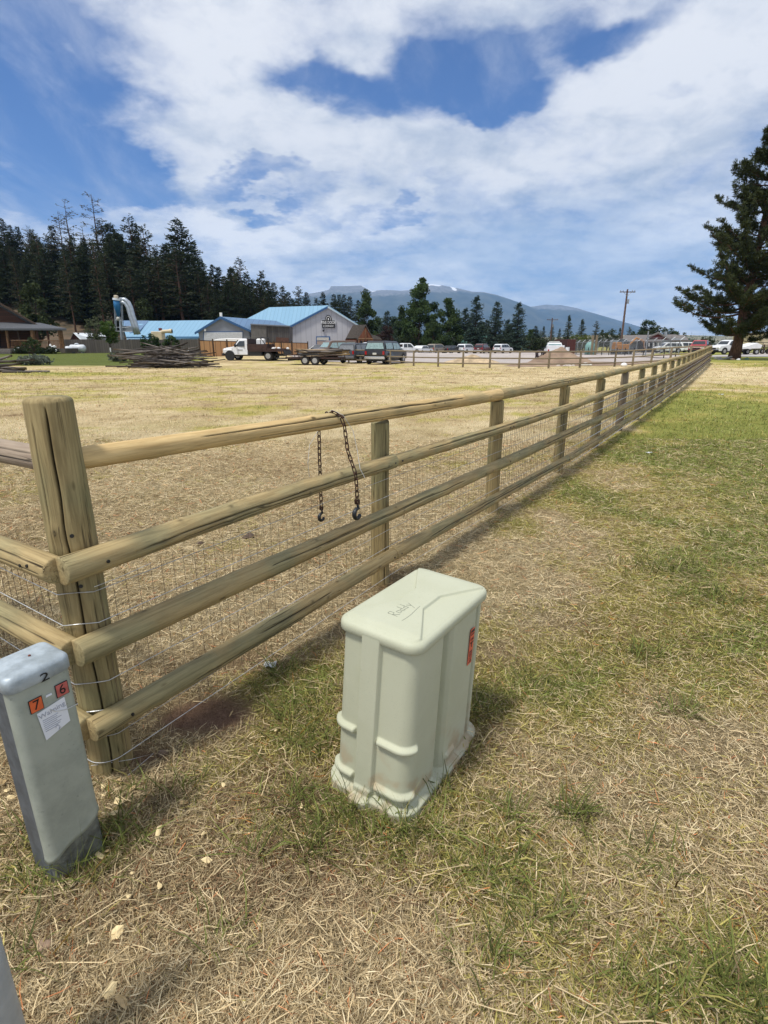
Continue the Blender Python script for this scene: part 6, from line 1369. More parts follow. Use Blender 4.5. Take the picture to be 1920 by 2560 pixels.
def houses():
    Y = 112; r = thing('ranch_house', 'long low grey house with a dark red gable beyond the compound', 'house', (0, 0, 0)); z0 = .3
    rf = mat('grey_brown_shingle', (.17, .15, .14), .9, 0, .2, 2); wl = mat('pale_blue_wall', (.36, .40, .43), .7); rd = mat('dark_red_gable', (.16, .03, .03), .8)
    fac('wall', [(1560, 850), (1722, 850), (1722, 880), (1560, 880)], Y+1, 7, wl, r)
    MB().prism([at(1562, 838, Y+5), at(1690, 836, Y+5), at(1726, 852, Y), at(1556, 853, Y)], (0, 0, -.2)).build('roof', rf, r)
    MB().prism([at(1618, 844.5, Y-3), at(1646, 833, Y-3), at(1684, 852, Y-3)], (0, .3, 0)).build('gable', rd, r)
    MB().prism([at(1640, 843, Y-2.9), at(1665, 843, Y-2.9), at(1684, 851.5, Y-2.9), at(1684, 878, Y-2.9), at(1640, 878, Y-2.9)], (0, 4, 0)).build('front_wall', wl, r)
    MB().prism([at(1646, 831.5, Y-3.4), at(1687, 853, Y-3.4), at(1687, 851, Y+3), at(1646, 830, Y+3)], (0, 0, -.25)).build('roof', rf, r); MB().prism([at(1646, 831.5, Y-3.4), at(1616, 844.5, Y-3.4), at(1616, 843, Y+3), at(1646, 830, Y+3)], (0, 0, -.25)).build('roof', rf, r)
    MB().prism([at(1612, 844, Y-1), at(1648, 844, Y-1), at(1656, 852.5, Y-5), at(1604, 853, Y-5)], (0, 0, -.2)).build('porch_roof', rf, r)
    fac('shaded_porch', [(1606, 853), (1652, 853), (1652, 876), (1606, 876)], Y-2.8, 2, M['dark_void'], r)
    for a in (1668, 1674): fac('window', [(a, 856), (a+4.5, 856), (a+4.5, 862), (a, 862)], Y-3, .1, M['dark_void'], r)
    fac('garage_wall', [(1684, 845), (1716, 848), (1716, 878), (1684, 878)], Y-.5, 5, wl, r); MB().prism([at(1680, 838, Y+4), at(1712, 838, Y+4), at(1722, 850, Y-1), at(1682, 850, Y-1)], (0, 0, -.2)).build('garage_roof', rf, r); fac('chimney', [(1664, 829), (1668, 829), (1668, 840), (1664, 840)], Y+2, .6, wl, r)
    for a in (1622, 1634, 1645, 1690): fac('porch_post', [(a, 857), (a+1.6, 857), (a+1.6, 866), (a, 866)], Y-5, .15, M['white'], r)
    r = thing('beige_building', 'plain beige building cut by the right edge of view', 'building', (0, 0, 0)); fac('wall', [(1909, 832), (1990, 832), (1990, 866), (1905, 866)], 92, 8, M['cream'], r); fac('roof_edge', [(1908, 830.5), (1992, 830.5), (1992, 833.5), (1908, 833.5)], 91.7, 8.6, M['brown_shingle'], r)
    # teal roofed sheds glimpsed through the trees
    for px, lab in ((1162, 'small teal building glimpsed through trees left of the spruces'), (1212, 'small teal shed glimpsed between two spruces')):
        r = thing('teal_shed', lab, 'shed', (0, 0, 0)); fac('wall', [(px-7, 836), (px+6, 836), (px+6, 862), (px-7, 862)], 131 if px < 1200 else 130, 3, mat('teal_paint', (.16, .36, .30), .7), r); fac('window', [(px-3, 843), (px+3, 843), (px+3, 849), (px-3, 849)], 130.9 if px < 1200 else 129.9, .1, M['dark_void'], r)
houses()

def yard_things():
    Y = 74; q = at(196, 884, Y); z = tz(q.x, Y); r = thing('propane_tank', 'white propane tank lying in front of the grey board fence', 'tank', (q.x, Y, z)); w = mat('cool_white_tank', (.62, .66, .70), .4, 0, .08, 3)
    b = MB(); b.tube([(-1.05, 0, .62), (-.97, 0, .62), (-.8, 0, .62), (.8, 0, .62), (.97, 0, .62), (1.05, 0, .62)], [.12, .34, .46, .46, .34, .12], 18); b.build('tank', w, r, smooth=True); MB().tube([(-.05, 0, 1.0), (-.05, 0, 1.2), (-.05, 0, 1.26)], [.24, .24, .12], 12).build('valve_dome', w, r)
    for x in (-.6, .6): MB().box((x, 0, .12), (.15, .6, .3)).build('foot', M['steel'], r)
    b = MB().sphere((-1.0, -.5, .48), (.5, .42, .42), 14, 9).build('small_tank', w, r, smooth=True)
    q = at(278, 888, 68); p2 = at(277, 873.5, 68); tag(MB().tube([(q.x, 68, tz(q.x, 68)), (q.x, 68, tz(q.x, 68)+.75)], .07, 8).build('marker_stake', M['white']), 'short white marker stake in the lawn before the grey board fence', 'stake')
    q = at(473, 900, 58); tag(MB().tube([(q.x, 58, tz(q.x, 58)), (q.x, 58, tz(q.x, 58)+.8)], .04, 8).build('marker_stake', M['white']), 'thin white stake near the left end of the cedar fence', 'stake')
    # caravan roof behind the cedar fence
    Y = 72; r = thing('camper', 'white rounded camper roof showing above the cedar fence', 'camper', (0, 0, 0)); a, b_ = at(530, 860, Y), at(616, 860, Y); L = b_.x-a.x; tp = at(573, 845.5, Y).z
    prof = [(0, .6), (0, tp-.45), (.25, tp-.2), (.8, tp-.08), (L*.5, tp), (L-.5, tp-.03), (L-.1, tp-.25), (L, tp-.6), (L, .6)]; MB().prism([(a.x+x, Y, z) for x, z in prof], (0, 2.2, 0)).build('body', M['white'], r, bevel=.08)
    MB().box((a.x+L*.5, Y-.02, tp-.55), (L*.8, .03, .18)).build('window_band', M['glass'], r)
    for dx in (.3, .7): MB().tube([(a.x+L*dx, Y-.05, .38), (a.x+L*dx, Y+.2, .38)], .35, 14).build('wheel', M['tyre'], r)
    # shrubs on the lawn
    def sh(px, py, Y, h, parts, n, lab, c1, c2, name='shrub', cat='shrub', seed=1, l=.16, tr=.05, stems=3):
        q = at(px, py, Y); b = broadleaf(name, lab, cat, None, seed, h, parts, n, c1, c2, l, tr, None, .05, stems); b.location = (q.x, Y, tz(q.x, Y)); return b
    sh(85, 908, 46, 1.2, ((0, 0, .35, 1.0, .3), (.5, 0, .3, .7, .25), (-.4, 0, .3, .6, .28)), 2600, 'wide grey green shrub on the left lawn edge', (.08, .10, .075), (.22, .25, .19), seed=311)
    sh(88, 905, 55, 2.2, ((0, 0, .6, .35, .35),), 900, 'thin dark sapling behind the wide grey shrub', (.02, .035, .012), (.06, .09, .03), 'sapling', 'tree', 312, .14, .05)
    sh(300, 906, 52, 1.1, ((0, 0, .35, .9, .35),), 1500, 'grey shrub at the left end of the pole heap', (.09, .10, .07), (.2, .22, .15), seed=313)
    sh(278, 888, 71, 4.6, ((0, 0, .62, .22, .24), (.05, 0, .42, .17, .18)), 3000, 'small bright green tree in front of the fence near the dust collector', (.03, .06, .012), (.11, .17, .035), 'small_tree', 'tree', 314, .2, .09, 1)
    sh(380, 890, 70, 2.6, ((0, 0, .5, .42, .42),), 2600, 'dark green round shrub before the fence, left of two above the pole heap', (.015, .035, .01), (.05, .09, .03), seed=315, l=.18)
    sh(432, 890, 70, 2.4, ((0, 0, .5, .42, .42),), 2400, 'dark green round shrub before the fence, right of two above the pole heap', (.02, .04, .012), (.07, .11, .035), seed=316, l=.18)
    sh(243, 888, 82, 5.5, ((0, 0, .6, .25, .3),), 1500, 'thin leafed grey green tree left of the small bright tree', (.05, .06, .03), (.12, .14, .07), 'small_tree', 'tree', 317, .2, .07, 3)
yard_things()

# heaps of poles -------------------------------------------------------
def heap(cx, cy, n, L, spread, h, lab, grp, seed, mats, ang=0, name='fence_pole', w=2.0, r0=.07):
    rs = random.Random(seed); z = tz(cx, cy); protos = {}
    for i in range(n):
        t = i/n; a = ang+rs.uniform(-spread, spread); hh = z+.06+h*t*rs.uniform(.45, 1.0); l = L*rs.uniform(.55, 1.1); tilt = rs.uniform(-.16, .16)*(.4+t)
        k = i % len(mats); x = cx+rs.uniform(-1, 1)*w*(1-t*.55); y = cy+rs.uniform(-.8, .8)
        if k not in protos:
            o = log(name, (-.5, 0, 0), (.5, 0, 0), 1, .75, mats[k], None, 10, 8, (), seed+k, endr=.0, knots=0); tag(o, lab, 'pole', grp); me = o.data; co = np.zeros(len(me.vertices)*3, np.float32); me.vertices.foreach_get('co', co); co = co.reshape(-1, 3); co[:, 1:] *= 1.0; me.vertices.foreach_set('co', co.ravel()); protos[k] = o
        else: o = protos[k].copy(); C.objects.link(o)
        o['label'] = lab+', '+('dark one' if mats[k] is M['pole_d'] else 'pale one')+(' low' if t < .33 else ' midway' if t < .66 else ' on top')+(' at left' if x < cx-.5 else ' at right' if x > cx+.5 else ' in the middle')
        r_ = r0*rs.uniform(.7, 1.25); o.scale = (l, r_, r_); o.location = (x, y, max(hh, z+.05+abs(math.sin(tilt))*l*.5)); o.rotation_euler = (0, tilt, a)
q = at(415, 908, 41); heap(q.x, 41, 95, 5.0, .75, 1.5, 'weathered pole in the big heap', 'poles of the big heap', 31, [M['pole'], M['pole_d'], M['pole_d'], M['pole']], .0, w=2.5, r0=.050)
q = at(0, 925, 34); heap(q.x-.6, 34, 16, 3.2, .4, .75, 'weathered pole in the small left heap', 'poles of the small left heap', 32, [M['pole_d'], M['pole']], .1, w=1.2, r0=.08)
q = at(92, 930, 33.5); o = log('fence_pole', (-.7, 0, 0), (.7, .1, 0), .07, .06, M['pole'], None, 12, 8, (), 7, knots=0); o.location = (q.x, 33.5, tz(q.x, 33.5)+.06); tag(o, 'single pole lying on the field right of the small left heap', 'pole')
q = at(45, 934, 33); o = log('fence_pole', (-.9, 0, 0), (.9, -.1, 0), .06, .05, M['pole_d'], None, 12, 8, (), 8, knots=0); o.location = (q.x, 33, tz(q.x, 33)+.06); tag(o, 'darker pole on the ground between the small heap and the single pole', 'pole')

# vehicles --------------------------------------------------------------
def paint(name, c, r=.3): return mat(name, c, r, 0, .08, 1.5, spec=.6)
WHEEL = {}
def wheel(parent, x, y, r, w=.24, rim=None):
    key = (r, w, rim.name if rim else '')
    if key not in WHEEL:
        a = MB().tube([(0, -w/2, 0), (0, -w/2*.8, 0), (0, w/2*.8, 0), (0, w/2, 0)], [r*.9, r, r, r*.9], 20); b = MB().tube([(0, -w/2-.01, 0), (0, w/2+.01, 0)], r*.58, 14)
        t = a.build('wheel', M['tyre'], parent, smooth=False); t.location = (x, y, r); q = b.build('rim', rim or M['rim'], t); WHEEL[key] = (t.data, q.data)
    else:
        t = bpy.data.objects.new('wheel', WHEEL[key][0]); C.objects.link(t); t.parent = parent; t.location = (x, y, r); q = bpy.data.objects.new('rim', WHEEL[key][1]); C.objects.link(q); q.parent = t
TYPES = {
 'suv': dict(L=4.7, W=1.86, H=1.72, belt=1.02, prof=[(-2.30, .35), (-2.35, .62), (-2.30, 1.0), (-2.05, 1.58), (-1.75, 1.70), (.2, 1.72), (.65, 1.62), (1.28, 1.08), (2.15, .96), (2.33, .72), (2.33, .35)],
   sw=[[(-1.95, 1.10), (-1.80, 1.52), (-1.1, 1.58), (-1.1, 1.10)], [(-1.02, 1.10), (-1.02, 1.58), (-.12, 1.60), (-.12, 1.10)], [(-.04, 1.10), (-.04, 1.60), (.42, 1.56), (.98, 1.14)]], rw=((-2.26, 1.10), (-2.09, 1.52)), fw=((.70, 1.57), (1.22, 1.14)), wx=(-1.42, 1.42), wr=.36),
 'sedan': dict(L=4.7, W=1.82, H=1.46, belt=.92, prof=[(-2.30, .32), (-2.34, .6), (-2.3, .95), (-1.65, 1.02), (-1.15, 1.36), (-.6, 1.45), (.2, 1.45), (.55, 1.38), (1.15, .98), (2.15, .84), (2.33, .62), (2.33, .30)],
   sw=[[(-1.45, 1.0), (-1.0, 1.32), (-.25, 1.37), (-.25, 1.0)], [(-.18, 1.0), (-.18, 1.37), (.35, 1.35), (.92, 1.02)]], rw=((-1.55, 1.05), (-1.18, 1.32)), fw=((.60, 1.33), (1.10, 1.03)), wx=(-1.4, 1.42), wr=.33),
 'pickup': dict(L=5.4, W=1.95, H=1.85, belt=1.10, prof=[(-2.65, .55), (-2.68, .8), (-2.65, 1.18), (-.72, 1.18), (-.66, 1.72), (-.45, 1.82), (.55, 1.82), (.85, 1.74), (1.35, 1.2), (2.45, 1.06), (2.64, .8), (2.64, .42), (0, .42)],
   sw=[[(-.56, 1.16), (-.52, 1.68), (.08, 1.72), (.08, 1.16)], [(.16, 1.16), (.16, 1.72), (.68, 1.68), (1.12, 1.20)]], rw=((-.70, 1.25), (-.66, 1.66)), fw=((.88, 1.68), (1.28, 1.26)), wx=(-1.75, 1.72), wr=.40),
 'topper': dict(L=5.4, W=1.95, H=1.9, belt=1.15, prof=[(-2.65, .55), (-2.68, .8), (-2.65, 1.18), (-2.5, 1.78), (-2.3, 1.9), (.55, 1.86), (.85, 1.76), (1.35, 1.2), (2.45, 1.06), (2.64, .8), (2.64, .42), (0, .42)],
   sw=[[(-2.3, 1.24), (-2.2, 1.72), (-.8, 1.74), (-.8, 1.24)], [(-.56, 1.2), (-.52, 1.7), (.08, 1.72), (.08, 1.2)], [(.16, 1.2), (.16, 1.72), (.68, 1.68), (1.12, 1.22)]], rw=((-2.64, 1.24), (-2.52, 1.72)), fw=((.88, 1.70), (1.28, 1.26)), wx=(-1.75, 1.72), wr=.42),
 'van': dict(L=4.8, W=1.9, H=1.95, belt=1.10, prof=[(-2.35, .45), (-2.4, .8), (-2.38, 1.85), (-2.2, 1.95), (.5, 1.95), (.8, 1.85), (1.25, 1.22), (2.25, 1.08), (2.38, .8), (2.38, .45)],
   sw=[[(-2.15, 1.2), (-2.15, 1.75), (-1.1, 1.75), (-1.1, 1.2)], [(-1.0, 1.2), (-1.0, 1.75), (-.05, 1.75), (-.05, 1.2)], [(.05, 1.2), (.05, 1.75), (.6, 1.72), (1.02, 1.24)]], rw=((-2.39, 1.2), (-2.385, 1.75)), fw=((.86, 1.76), (1.2, 1.28)), wx=(-1.45, 1.45), wr=.38)}
def vehicle(ty, name, label, cat, col, loc, heading, glass=None, roof=None, group=None, lower=None, rim=None, bed=True):
    d = TYPES[ty]; r = thing(name, label, cat, loc, heading, group); W = d['W']; belt = d['belt']; g = glass or M['glass']
    def hw(z): return W/2-(max(0, z-belt))*.30-.05*max(0, .6-z)
    pr = d['prof']; n = len(pr); vs = [(x, -hw(z), z) for x, z in pr]+[(x, hw(z), z) for x, z in pr]
    b = MB(); b.add(vs, [tuple(range(n)), tuple(range(2*n-1, n-1, -1))]+[(i, n+i, n+(i+1) % n, (i+1) % n) for i in range(n)]); body = b.build('body', col, r, bevel=.05)
    if roof:
        tp = [p for p in pr if p[1] > d['H']-.14]; rr = MB(); xs = [p[0] for p in tp]; rr.box(((min(xs)+max(xs))/2, 0, d['H']+.012), (max(xs)-min(xs)-.1, 2*hw(d['H'])-.1, .03)); rr.build('roof_panel', roof, r)
    for sgn in (-1, 1):
        for poly in d['sw']: MB().prism([(x, sgn*(hw(z)+.012), z) for x, z in poly], (0, -sgn*.02, 0)).build('side_window', g, r)
    for key, nm in (('rw', 'rear_window'), ('fw', 'windscreen')):
        (x0, z0), (x1, z1) = d[key]; o = .03*(-1 if key == 'rw' else 1); MB().prism([(x0+o, -hw(z0)+.12, z0), (x0+o, hw(z0)-.12, z0), (x1+o, hw(z1)-.12, z1), (x1+o, -hw(z1)+.12, z1)], (-o*.8, 0, -.01)).build(nm, g, r)
    if ty == 'pickup' and bed: MB().box((-1.68, 0, 1.175), (1.75, W-.3, .03)).build('truck_bed', M['black'], r)
    xr = pr[1][0]
    for sgn in (-1, 1):
        MB().box((xr+.01, sgn*(W/2-.17), .92 if ty != 'sedan' else .8), (.06, .16, .28)).build('tail_light', M['red_lamp'], r); MB().box((d['L']/2-.05, sgn*(W/2-.26), .80 if ty != 'sedan' else .68), (.10, .34, .15)).build('headlight', M['lamp'], r)
        MB().cbox((.85 if ty != 'van' else .95, sgn*(W/2+.1), belt+.1), (.12, .2, .15), .02).build('mirror', M['black'] if not lower else lower, r)
        for x in d['wx']: MB().tube([(x, sgn*(W/2-.06), d['wr']+.02), (x, sgn*(W/2+.008), d['wr']+.02)], d['wr']*1.16, 18).build('wheel_arch', M['black'], r); wheel(r, x, sgn*(W/2-.10), d['wr'], rim=rim)
    low = lower or M['black']
    MB().cbox((xr-.03, 0, .52), (.14, W-.1, .2), .03).build('bumper', low if lower else M['black'], r); MB().cbox((d['L']/2-.0, 0, .48), (.16, W-.1, .2), .03).build('bumper', low if lower else M['black'], r)
    MB().box((d['L']/2-.01, 0, .76), (.05, .9, .18)).build('grille', M['black'], r); MB().box((xr-.015, 0, .85), (.03, .34, .16)).build('number_plate', M['lamp'], r)
    MB().box((0, 0, .33), (d['L']-.5, W-.3, .2)).build('underbody', M['black'], r)
    return r
def cars():
    wp = paint('white_car_paint', (.74, .75, .76)); dk = paint('charcoal_car_paint', (.035, .038, .042)); bg = paint('tan_car_paint', (.26, .22, .17)); mr = paint('maroon_car_paint', (.10, .012, .015)); br = paint('brown_van_paint', (.13, .085, .06)); gr = paint('grey_car_paint', (.12, .12, .13)); rd = paint('red_truck_paint', (.33, .012, .02)); bl = paint('black_car_paint', (.02, .02, .022))
    def pos(px, Y): p = at(px, 880, Y); return (p.x, Y, tz(p.x, Y)+.035)
    G_ = 'cars parked in a row in front of the trees'
    vehicle('pickup', 'pickup_truck', 'white pickup at the left end of the far parked row', 'pickup', wp, pos(1012, 93), R(20), group=G_)
    vehicle('sedan', 'parked_car', 'white sedan between the white pickup and the tan wagon', 'car', wp, pos(1055, 98), R(55), group=G_)
    vehicle('suv', 'parked_car', 'tan older wagon with a pale tailgate in the far row', 'car', bg, pos(1093, 104), R(50), group=G_, glass=M['glass'])
    vehicle('sedan', 'parked_car', 'black low car right of the tan wagon', 'car', bl, pos(1128, 106), R(50), group=G_)
    vehicle('suv', 'parked_car', 'white suv left of the maroon suv', 'car', wp, pos(1166, 108), R(52), group=G_)
    vehicle('suv', 'parked_car', 'maroon suv with a white roof', 'car', mr, pos(1206, 110), R(60), roof=wp, group=G_, lower=M['chrome'])
    vehicle('suv', 'parked_car', 'white suv parked apart at the right end of the row', 'car', wp, pos(1257, 111), R(48), group=G_)
    vehicle('suv', 'parked_car', 'charcoal suv seen from behind, just behind the far rail fence', 'car', dk, pos(898, 52), R(62), glass=mat('bright_car_glass', (.18, .19, .2), .08, spec=.9), lower=gr)
    vehicle('topper', 'pickup_truck', 'black pickup with a canopy and silver bumper behind the far rail fence', 'pickup', bl, pos(966, 50), R(68), glass=M['glass_teal'], lower=M['chrome'])
    vehicle('pickup', 'pickup_truck', 'white crew cab pickup behind the charcoal suv', 'pickup', wp, pos(928, 62), R(200), lower=M['chrome'])
    vehicle('van', 'parked_van', 'brown boxy wagon behind the loaded trailer', 'van', br, pos(835, 60), R(215), glass=M['glass_teal'])
    vehicle('sedan', 'parked_car', 'dark grey low car left of the brown wagon', 'car', gr, pos(797, 64), R(190), glass=mat('grey_car_glass', (.16, .17, .18), .1, spec=.8))
    vehicle('pickup', 'pickup_truck', 'red pickup facing the camera beyond the end of the near fence', 'pickup', rd, pos(1748, 78), R(232), lower=M['black'])
    vehicle('pickup', 'pickup_truck', 'white pickup half hidden behind the big pine trunk', 'pickup', wp, pos(1822, 76), R(195))
    vehicle('suv', 'parked_car', 'white car parked in front of the red gabled house, left', 'car', wp, pos(1668, 98), R(180)); vehicle('suv', 'parked_car', 'white car parked in front of the red gabled house, right', 'car', wp, pos(1697, 99), R(180))
    # service truck with box trailer
    r = vehicle('pickup', 'service_truck', 'white service truck seen from behind, left of the rust red container', 'truck', wp, pos(1384, 68), R(78), glass=M['glass_teal'], lower=M['black'])
    MB().cbox((-1.7, 0, 1.25), (1.9, 1.9, .5), .03).build('tool_body', wp, r); MB().box((.1, 0, 1.93), (.3, 1.2, .1)).build('light_bar', M['lamp'], r)
    q = pos(1410, 72); r = thing('cargo_container', 'rust red box container beside the white service truck', 'container', q, R(30)); MB().cbox((0, 0, 1.15), (1.5, 2.2, 2.1), .03).build('box', siding('rust_red_sheet', (.12, .03, .022), (.08, .02, .015), 4), r); MB().box((.77, 0, 1.15), (.03, 1.8, 1.8)).build('door', mat('rust_red_door', (.10, .025, .02), .7), r)
    for y in (-.9, .9): wheel(r, 0, y, .34)
    q = pos(1418, 70); r = thing('white_barrel', 'small white drum right of the rust red container', 'drum', q); MB().tube([(0, 0, 0), (0, 0, .5), (0, 0, 1.3)], .24, 16).build('drum', M['white'], r); MB().tube([(0, 0, 1.3), (0, 0, 1.34)], .25, 16).build('lid', M['black'], r)
    # white utility trailer right of the pine
    q = pos(1868, 74); r = thing('white_trailer', 'low white wedge shaped trailer right of the big pine trunk', 'trailer', q, R(5)); MB().prism([(-1.3, -.9, .7), (1.1, -.9, .75), (1.25, -.9, 1.15), (.5, -.9, 1.45), (-1.3, -.9, .95)], (0, 1.8, 0)).build('hull', M['white'], r, bevel=.04); MB().box((.2, 0, .6), (2.8, 1.4, .1)).build('frame', M['black'], r)
    for y in (-.8, .8): wheel(r, .6, y, .34)
    q = pos(1893, 80); r = thing('flatbed_trailer', 'dark flatbed trailer frame at the far right behind the road', 'trailer', q, 0); MB().box((0, 0, .9), (3.4, 1.8, .15)).build('deck', M['black'], r)
    for x in (-1.6, -.8, 0, .8, 1.6): MB().box((x, -.9, 1.25), (.06, .06, .6)).build('stake', M['black'], r)
    MB().box((0, -.9, 1.5), (3.3, .05, .08)).build('side_rail', M['black'], r)
    for x in (.2, 1.0): wheel(r, x, -.8, .36)
    # excavator in the compound
    q = pos(1553, 92); r = thing('excavator', 'small orange excavator inside the chain link compound', 'excavator', q, R(10)); om = paint('orange_machine_paint', (.38, .16, .03), .5)
    for y in (-.8, .8): MB().cbox((0, y, .4), (2.8, .45, .75), .2).build('track', M['tyre'], r)
    MB().cbox((-.2, 0, 1.25), (2.2, 1.8, .8), .1).build('body', om, r); MB().cbox((.3, .45, 1.95), (1.1, .9, .9), .1).build('cab', M['glass'], r); MB().cbox((-.9, 0, 1.7), (.8, 1.6, .5), .1).build('engine_cover', om, r)
    MB().tube([(.9, -.3, 1.4), (2.2, -.3, 2.6), (3.6, -.3, 2.1)], .16, 8).build('boom', om, r); MB().tube([(3.6, -.3, 2.1), (3.9, -.3, .9)], .12, 8).build('stick', om, r); MB().cbox((3.8, -.3, .6), (.5, .6, .5), .1).build('bucket', M['black'], r)
    # pale green machine by the timber posts
    q = pos(1474, 90); r = thing('green_tank', 'pale green round topped tank behind the chain link fence', 'tank', q); MB().tube([(0, 0, 0), (0, 0, 1.5), (0, 0, 1.9), (0, 0, 2.05)], [.75, .75, .5, .1], 16).build('shell', mat('pale_green_tank', (.18, .33, .30), .6), r, smooth=True); MB().tube([(0, 0, 2.0), (0, 0, 2.2)], .1, 8).build('lid', M['steel'], r)
cars()

def flatbed():
    wp = bpy.data.materials['white_car_paint']; db = mat('rusty_brown_flatbed', (.045, .022, .018), .7, 0, .4, 4); p = at(645, 906, 53.5); x0 = p.x
    r = thing('flatbed_truck', 'white pickup cab with a dark brown flatbed and rack, parked by the cedar fence', 'truck', (p.x, 53.8, tz(p.x, 53.8)), R(171)); W = 1.95
    def hw(z): return W/2-max(0, z-1.12)*.28
    def solid(name, pr, m, bev=.05): n = len(pr); MB().add([(x, -hw(z), z) for x, z in pr]+[(x, hw(z), z) for x, z in pr], [tuple(range(n)), tuple(range(2*n-1, n-1, -1))]+[(i, n+i, n+(i+1) % n, (i+1) % n) for i in range(n)]).build(name, m, r, bevel=bev)
    solid('cab', [(.65, .5), (.65, 1.85), (.85, 1.95), (1.35, 1.93), (1.55, 1.85), (1.95, 1.28), (2.1, 1.24), (2.1, .5)], wp); solid('bonnet', [(2.05, .55), (2.05, 1.25), (2.75, 1.15), (3.0, 1.0), (3.05, .6)], wp, .08)
    MB().cbox((2.6, 0, .9), (1.0, 2.05, .38), .1).build('front_wing', wp, r)
    for s in (-1, 1):
        MB().prism([(.95, s*(hw(1.25)+.012), 1.25), (.95, s*(hw(1.75)+.012), 1.75), (1.45, s*(hw(1.75)+.012), 1.75), (1.85, s*(hw(1.3)+.012), 1.28)], (0, -s*.02, 0)).build('side_window', M['glass'], r)
        MB().cbox((1.75, s*1.15, 1.35), (.12, .22, .3), .03).build('mirror', M['black'], r); MB().box((.9, s*(W/2+.012), 1.05), (.14, .02, .03)).build('door_handle', M['black'], r); MB().box((1.35, s*(W/2+.01), .95), (.5, .01, .05)).build('door_lettering', M['black'], r)
        MB().box((3.05, s*.75, .85), (.08, .3, .2)).build('headlight', M['lamp'], r); wheel(r, 2.4, s*.86, .40); wheel(r, -1.35, s*.86, .42, .3)
        wheel(r, -1.35, s*.56, .42, .26)
        MB().tube([(2.4, s*.93, .44), (2.4, s*1.03, .44)], .47, 18).build('wheel_arch', M['black'], r)
    MB().prism([(1.62, -.75, 1.83), (1.62, .75, 1.83), (1.98, .85, 1.3), (1.98, -.85, 1.3)], (.03, 0, .02)).build('windscreen', M['glass'], r); MB().cbox((3.1, 0, .55), (.2, 2.0, .24), .04).build('bumper', M['black'], r); MB().box((3.06, 0, .85), (.05, 1.1, .3)).build('grille', M['black'], r)
    MB().box((-1.15, 0, .88), (3.45, 2.2, .16)).build('bed_floor', db, r)
    for s in (-1, 1): MB().box((-.35, s*1.08, 1.22), (1.9, .06, .52)).build('side_board', db, r); MB().box((-2.0, s*1.08, 1.02), (1.5, .06, .12)).build('side_rail', db, r)
    MB().box((.55, 0, 1.45), (.08, 2.1, 1.0)).build('headboard', db, r)
    for s in (-1, 1):
        MB().tube([(.5, s*1.02, .9), (.5, s*1.02, 2.05), (-.7, s*1.02, 2.05), (-1.15, s*1.02, 1.45)], .035, 6).build('rack_tube', M['black'], r); MB().tube([(-.7, s*1.02, 2.05), (-.7, s*1.02, 1.3)], .03, 6).build('rack_tube', M['black'], r)
        MB().box((-.1, s*.95, .62), (1.3, .2, .4)).build('tool_box', M['black'], r)
    MB().tube([(-.7, -1.02, 2.05), (-.7, 1.02, 2.05)], .03, 6).build('rack_crossbar', M['black'], r); MB().box((-2.9, 0, .7), (.1, 2.1, .35)).build('tail_board', M['black'], r); MB().box((0, 0, .5), (5.4, .8, .2)).build('chassis', M['black'], r)
    o = MB().cbox((0, 0, 0), (.8, .5, .5), .1).build('white_tank', M['white']); o.location = r.matrix_world@Vector((0, 0, 0)); bpy.context.view_layer.update(); o.location = r.matrix_world@Vector((-.35, 0, 1.72)); tag(o, 'white boxy can strapped in the rack of the flatbed truck', 'can')
    rs = random.Random(8)
    for i in range(9):
        b = MB(); b.sphere((0, 0, 0), (rs.uniform(.14, .26), .16, rs.uniform(.09, .15)), 8, 6); o = b.build('rubble_sack', M['white'] if i % 2 else SM); o.location = r.matrix_world@Vector((-1.5-rs.random()*1.3, rs.uniform(-.8, .8), 1.08)); tag(o, 'pale lump among the load at the tail of the flatbed truck', 'rubble', 'pale lumps on the flatbed')
    # trailer
    p = at(790, 914, 46.8); T = thing('equipment_trailer', 'dark tandem axle trailer loaded with peeled poles', 'trailer', (p.x, 46.8, tz(p.x, 46.8)), R(168)); 
    MB().box((0, 0, .55), (4.6, 1.9, .12)).build('deck', db, T); MB().box((0, 0, .42), (4.6, .9, .14)).build('chassis', M['black'], T); MB().tube([(2.3, -.7, .5), (3.5, 0, .5), (2.3, .7, .5)], .05, 6).build('drawbar', M['black'], T)
    for s in (-1, 1):
        MB().box((0, s*.97, .78), (4.6, .05, .06)).build('side_rail', db, T)
        for x in (-2.2, -1.1, 0, 1.1, 2.2): MB().box((x, s*.97, .68), (.05, .05, .25)).build('stake', db, T)
        for x in (-.42, .42): wheel(T, x+.1, s*1.1, .36, .22)
        MB().prism([(-.75, s*1.0, .78), (-.55, s*1.0, .88), (.8, s*1.0, .88), (1.0, s*1.0, .78)], (0, s*.28, 0)).build('mudguard', M['black'], T)
    bpy.context.view_layer.update(); Mx = T.matrix_world
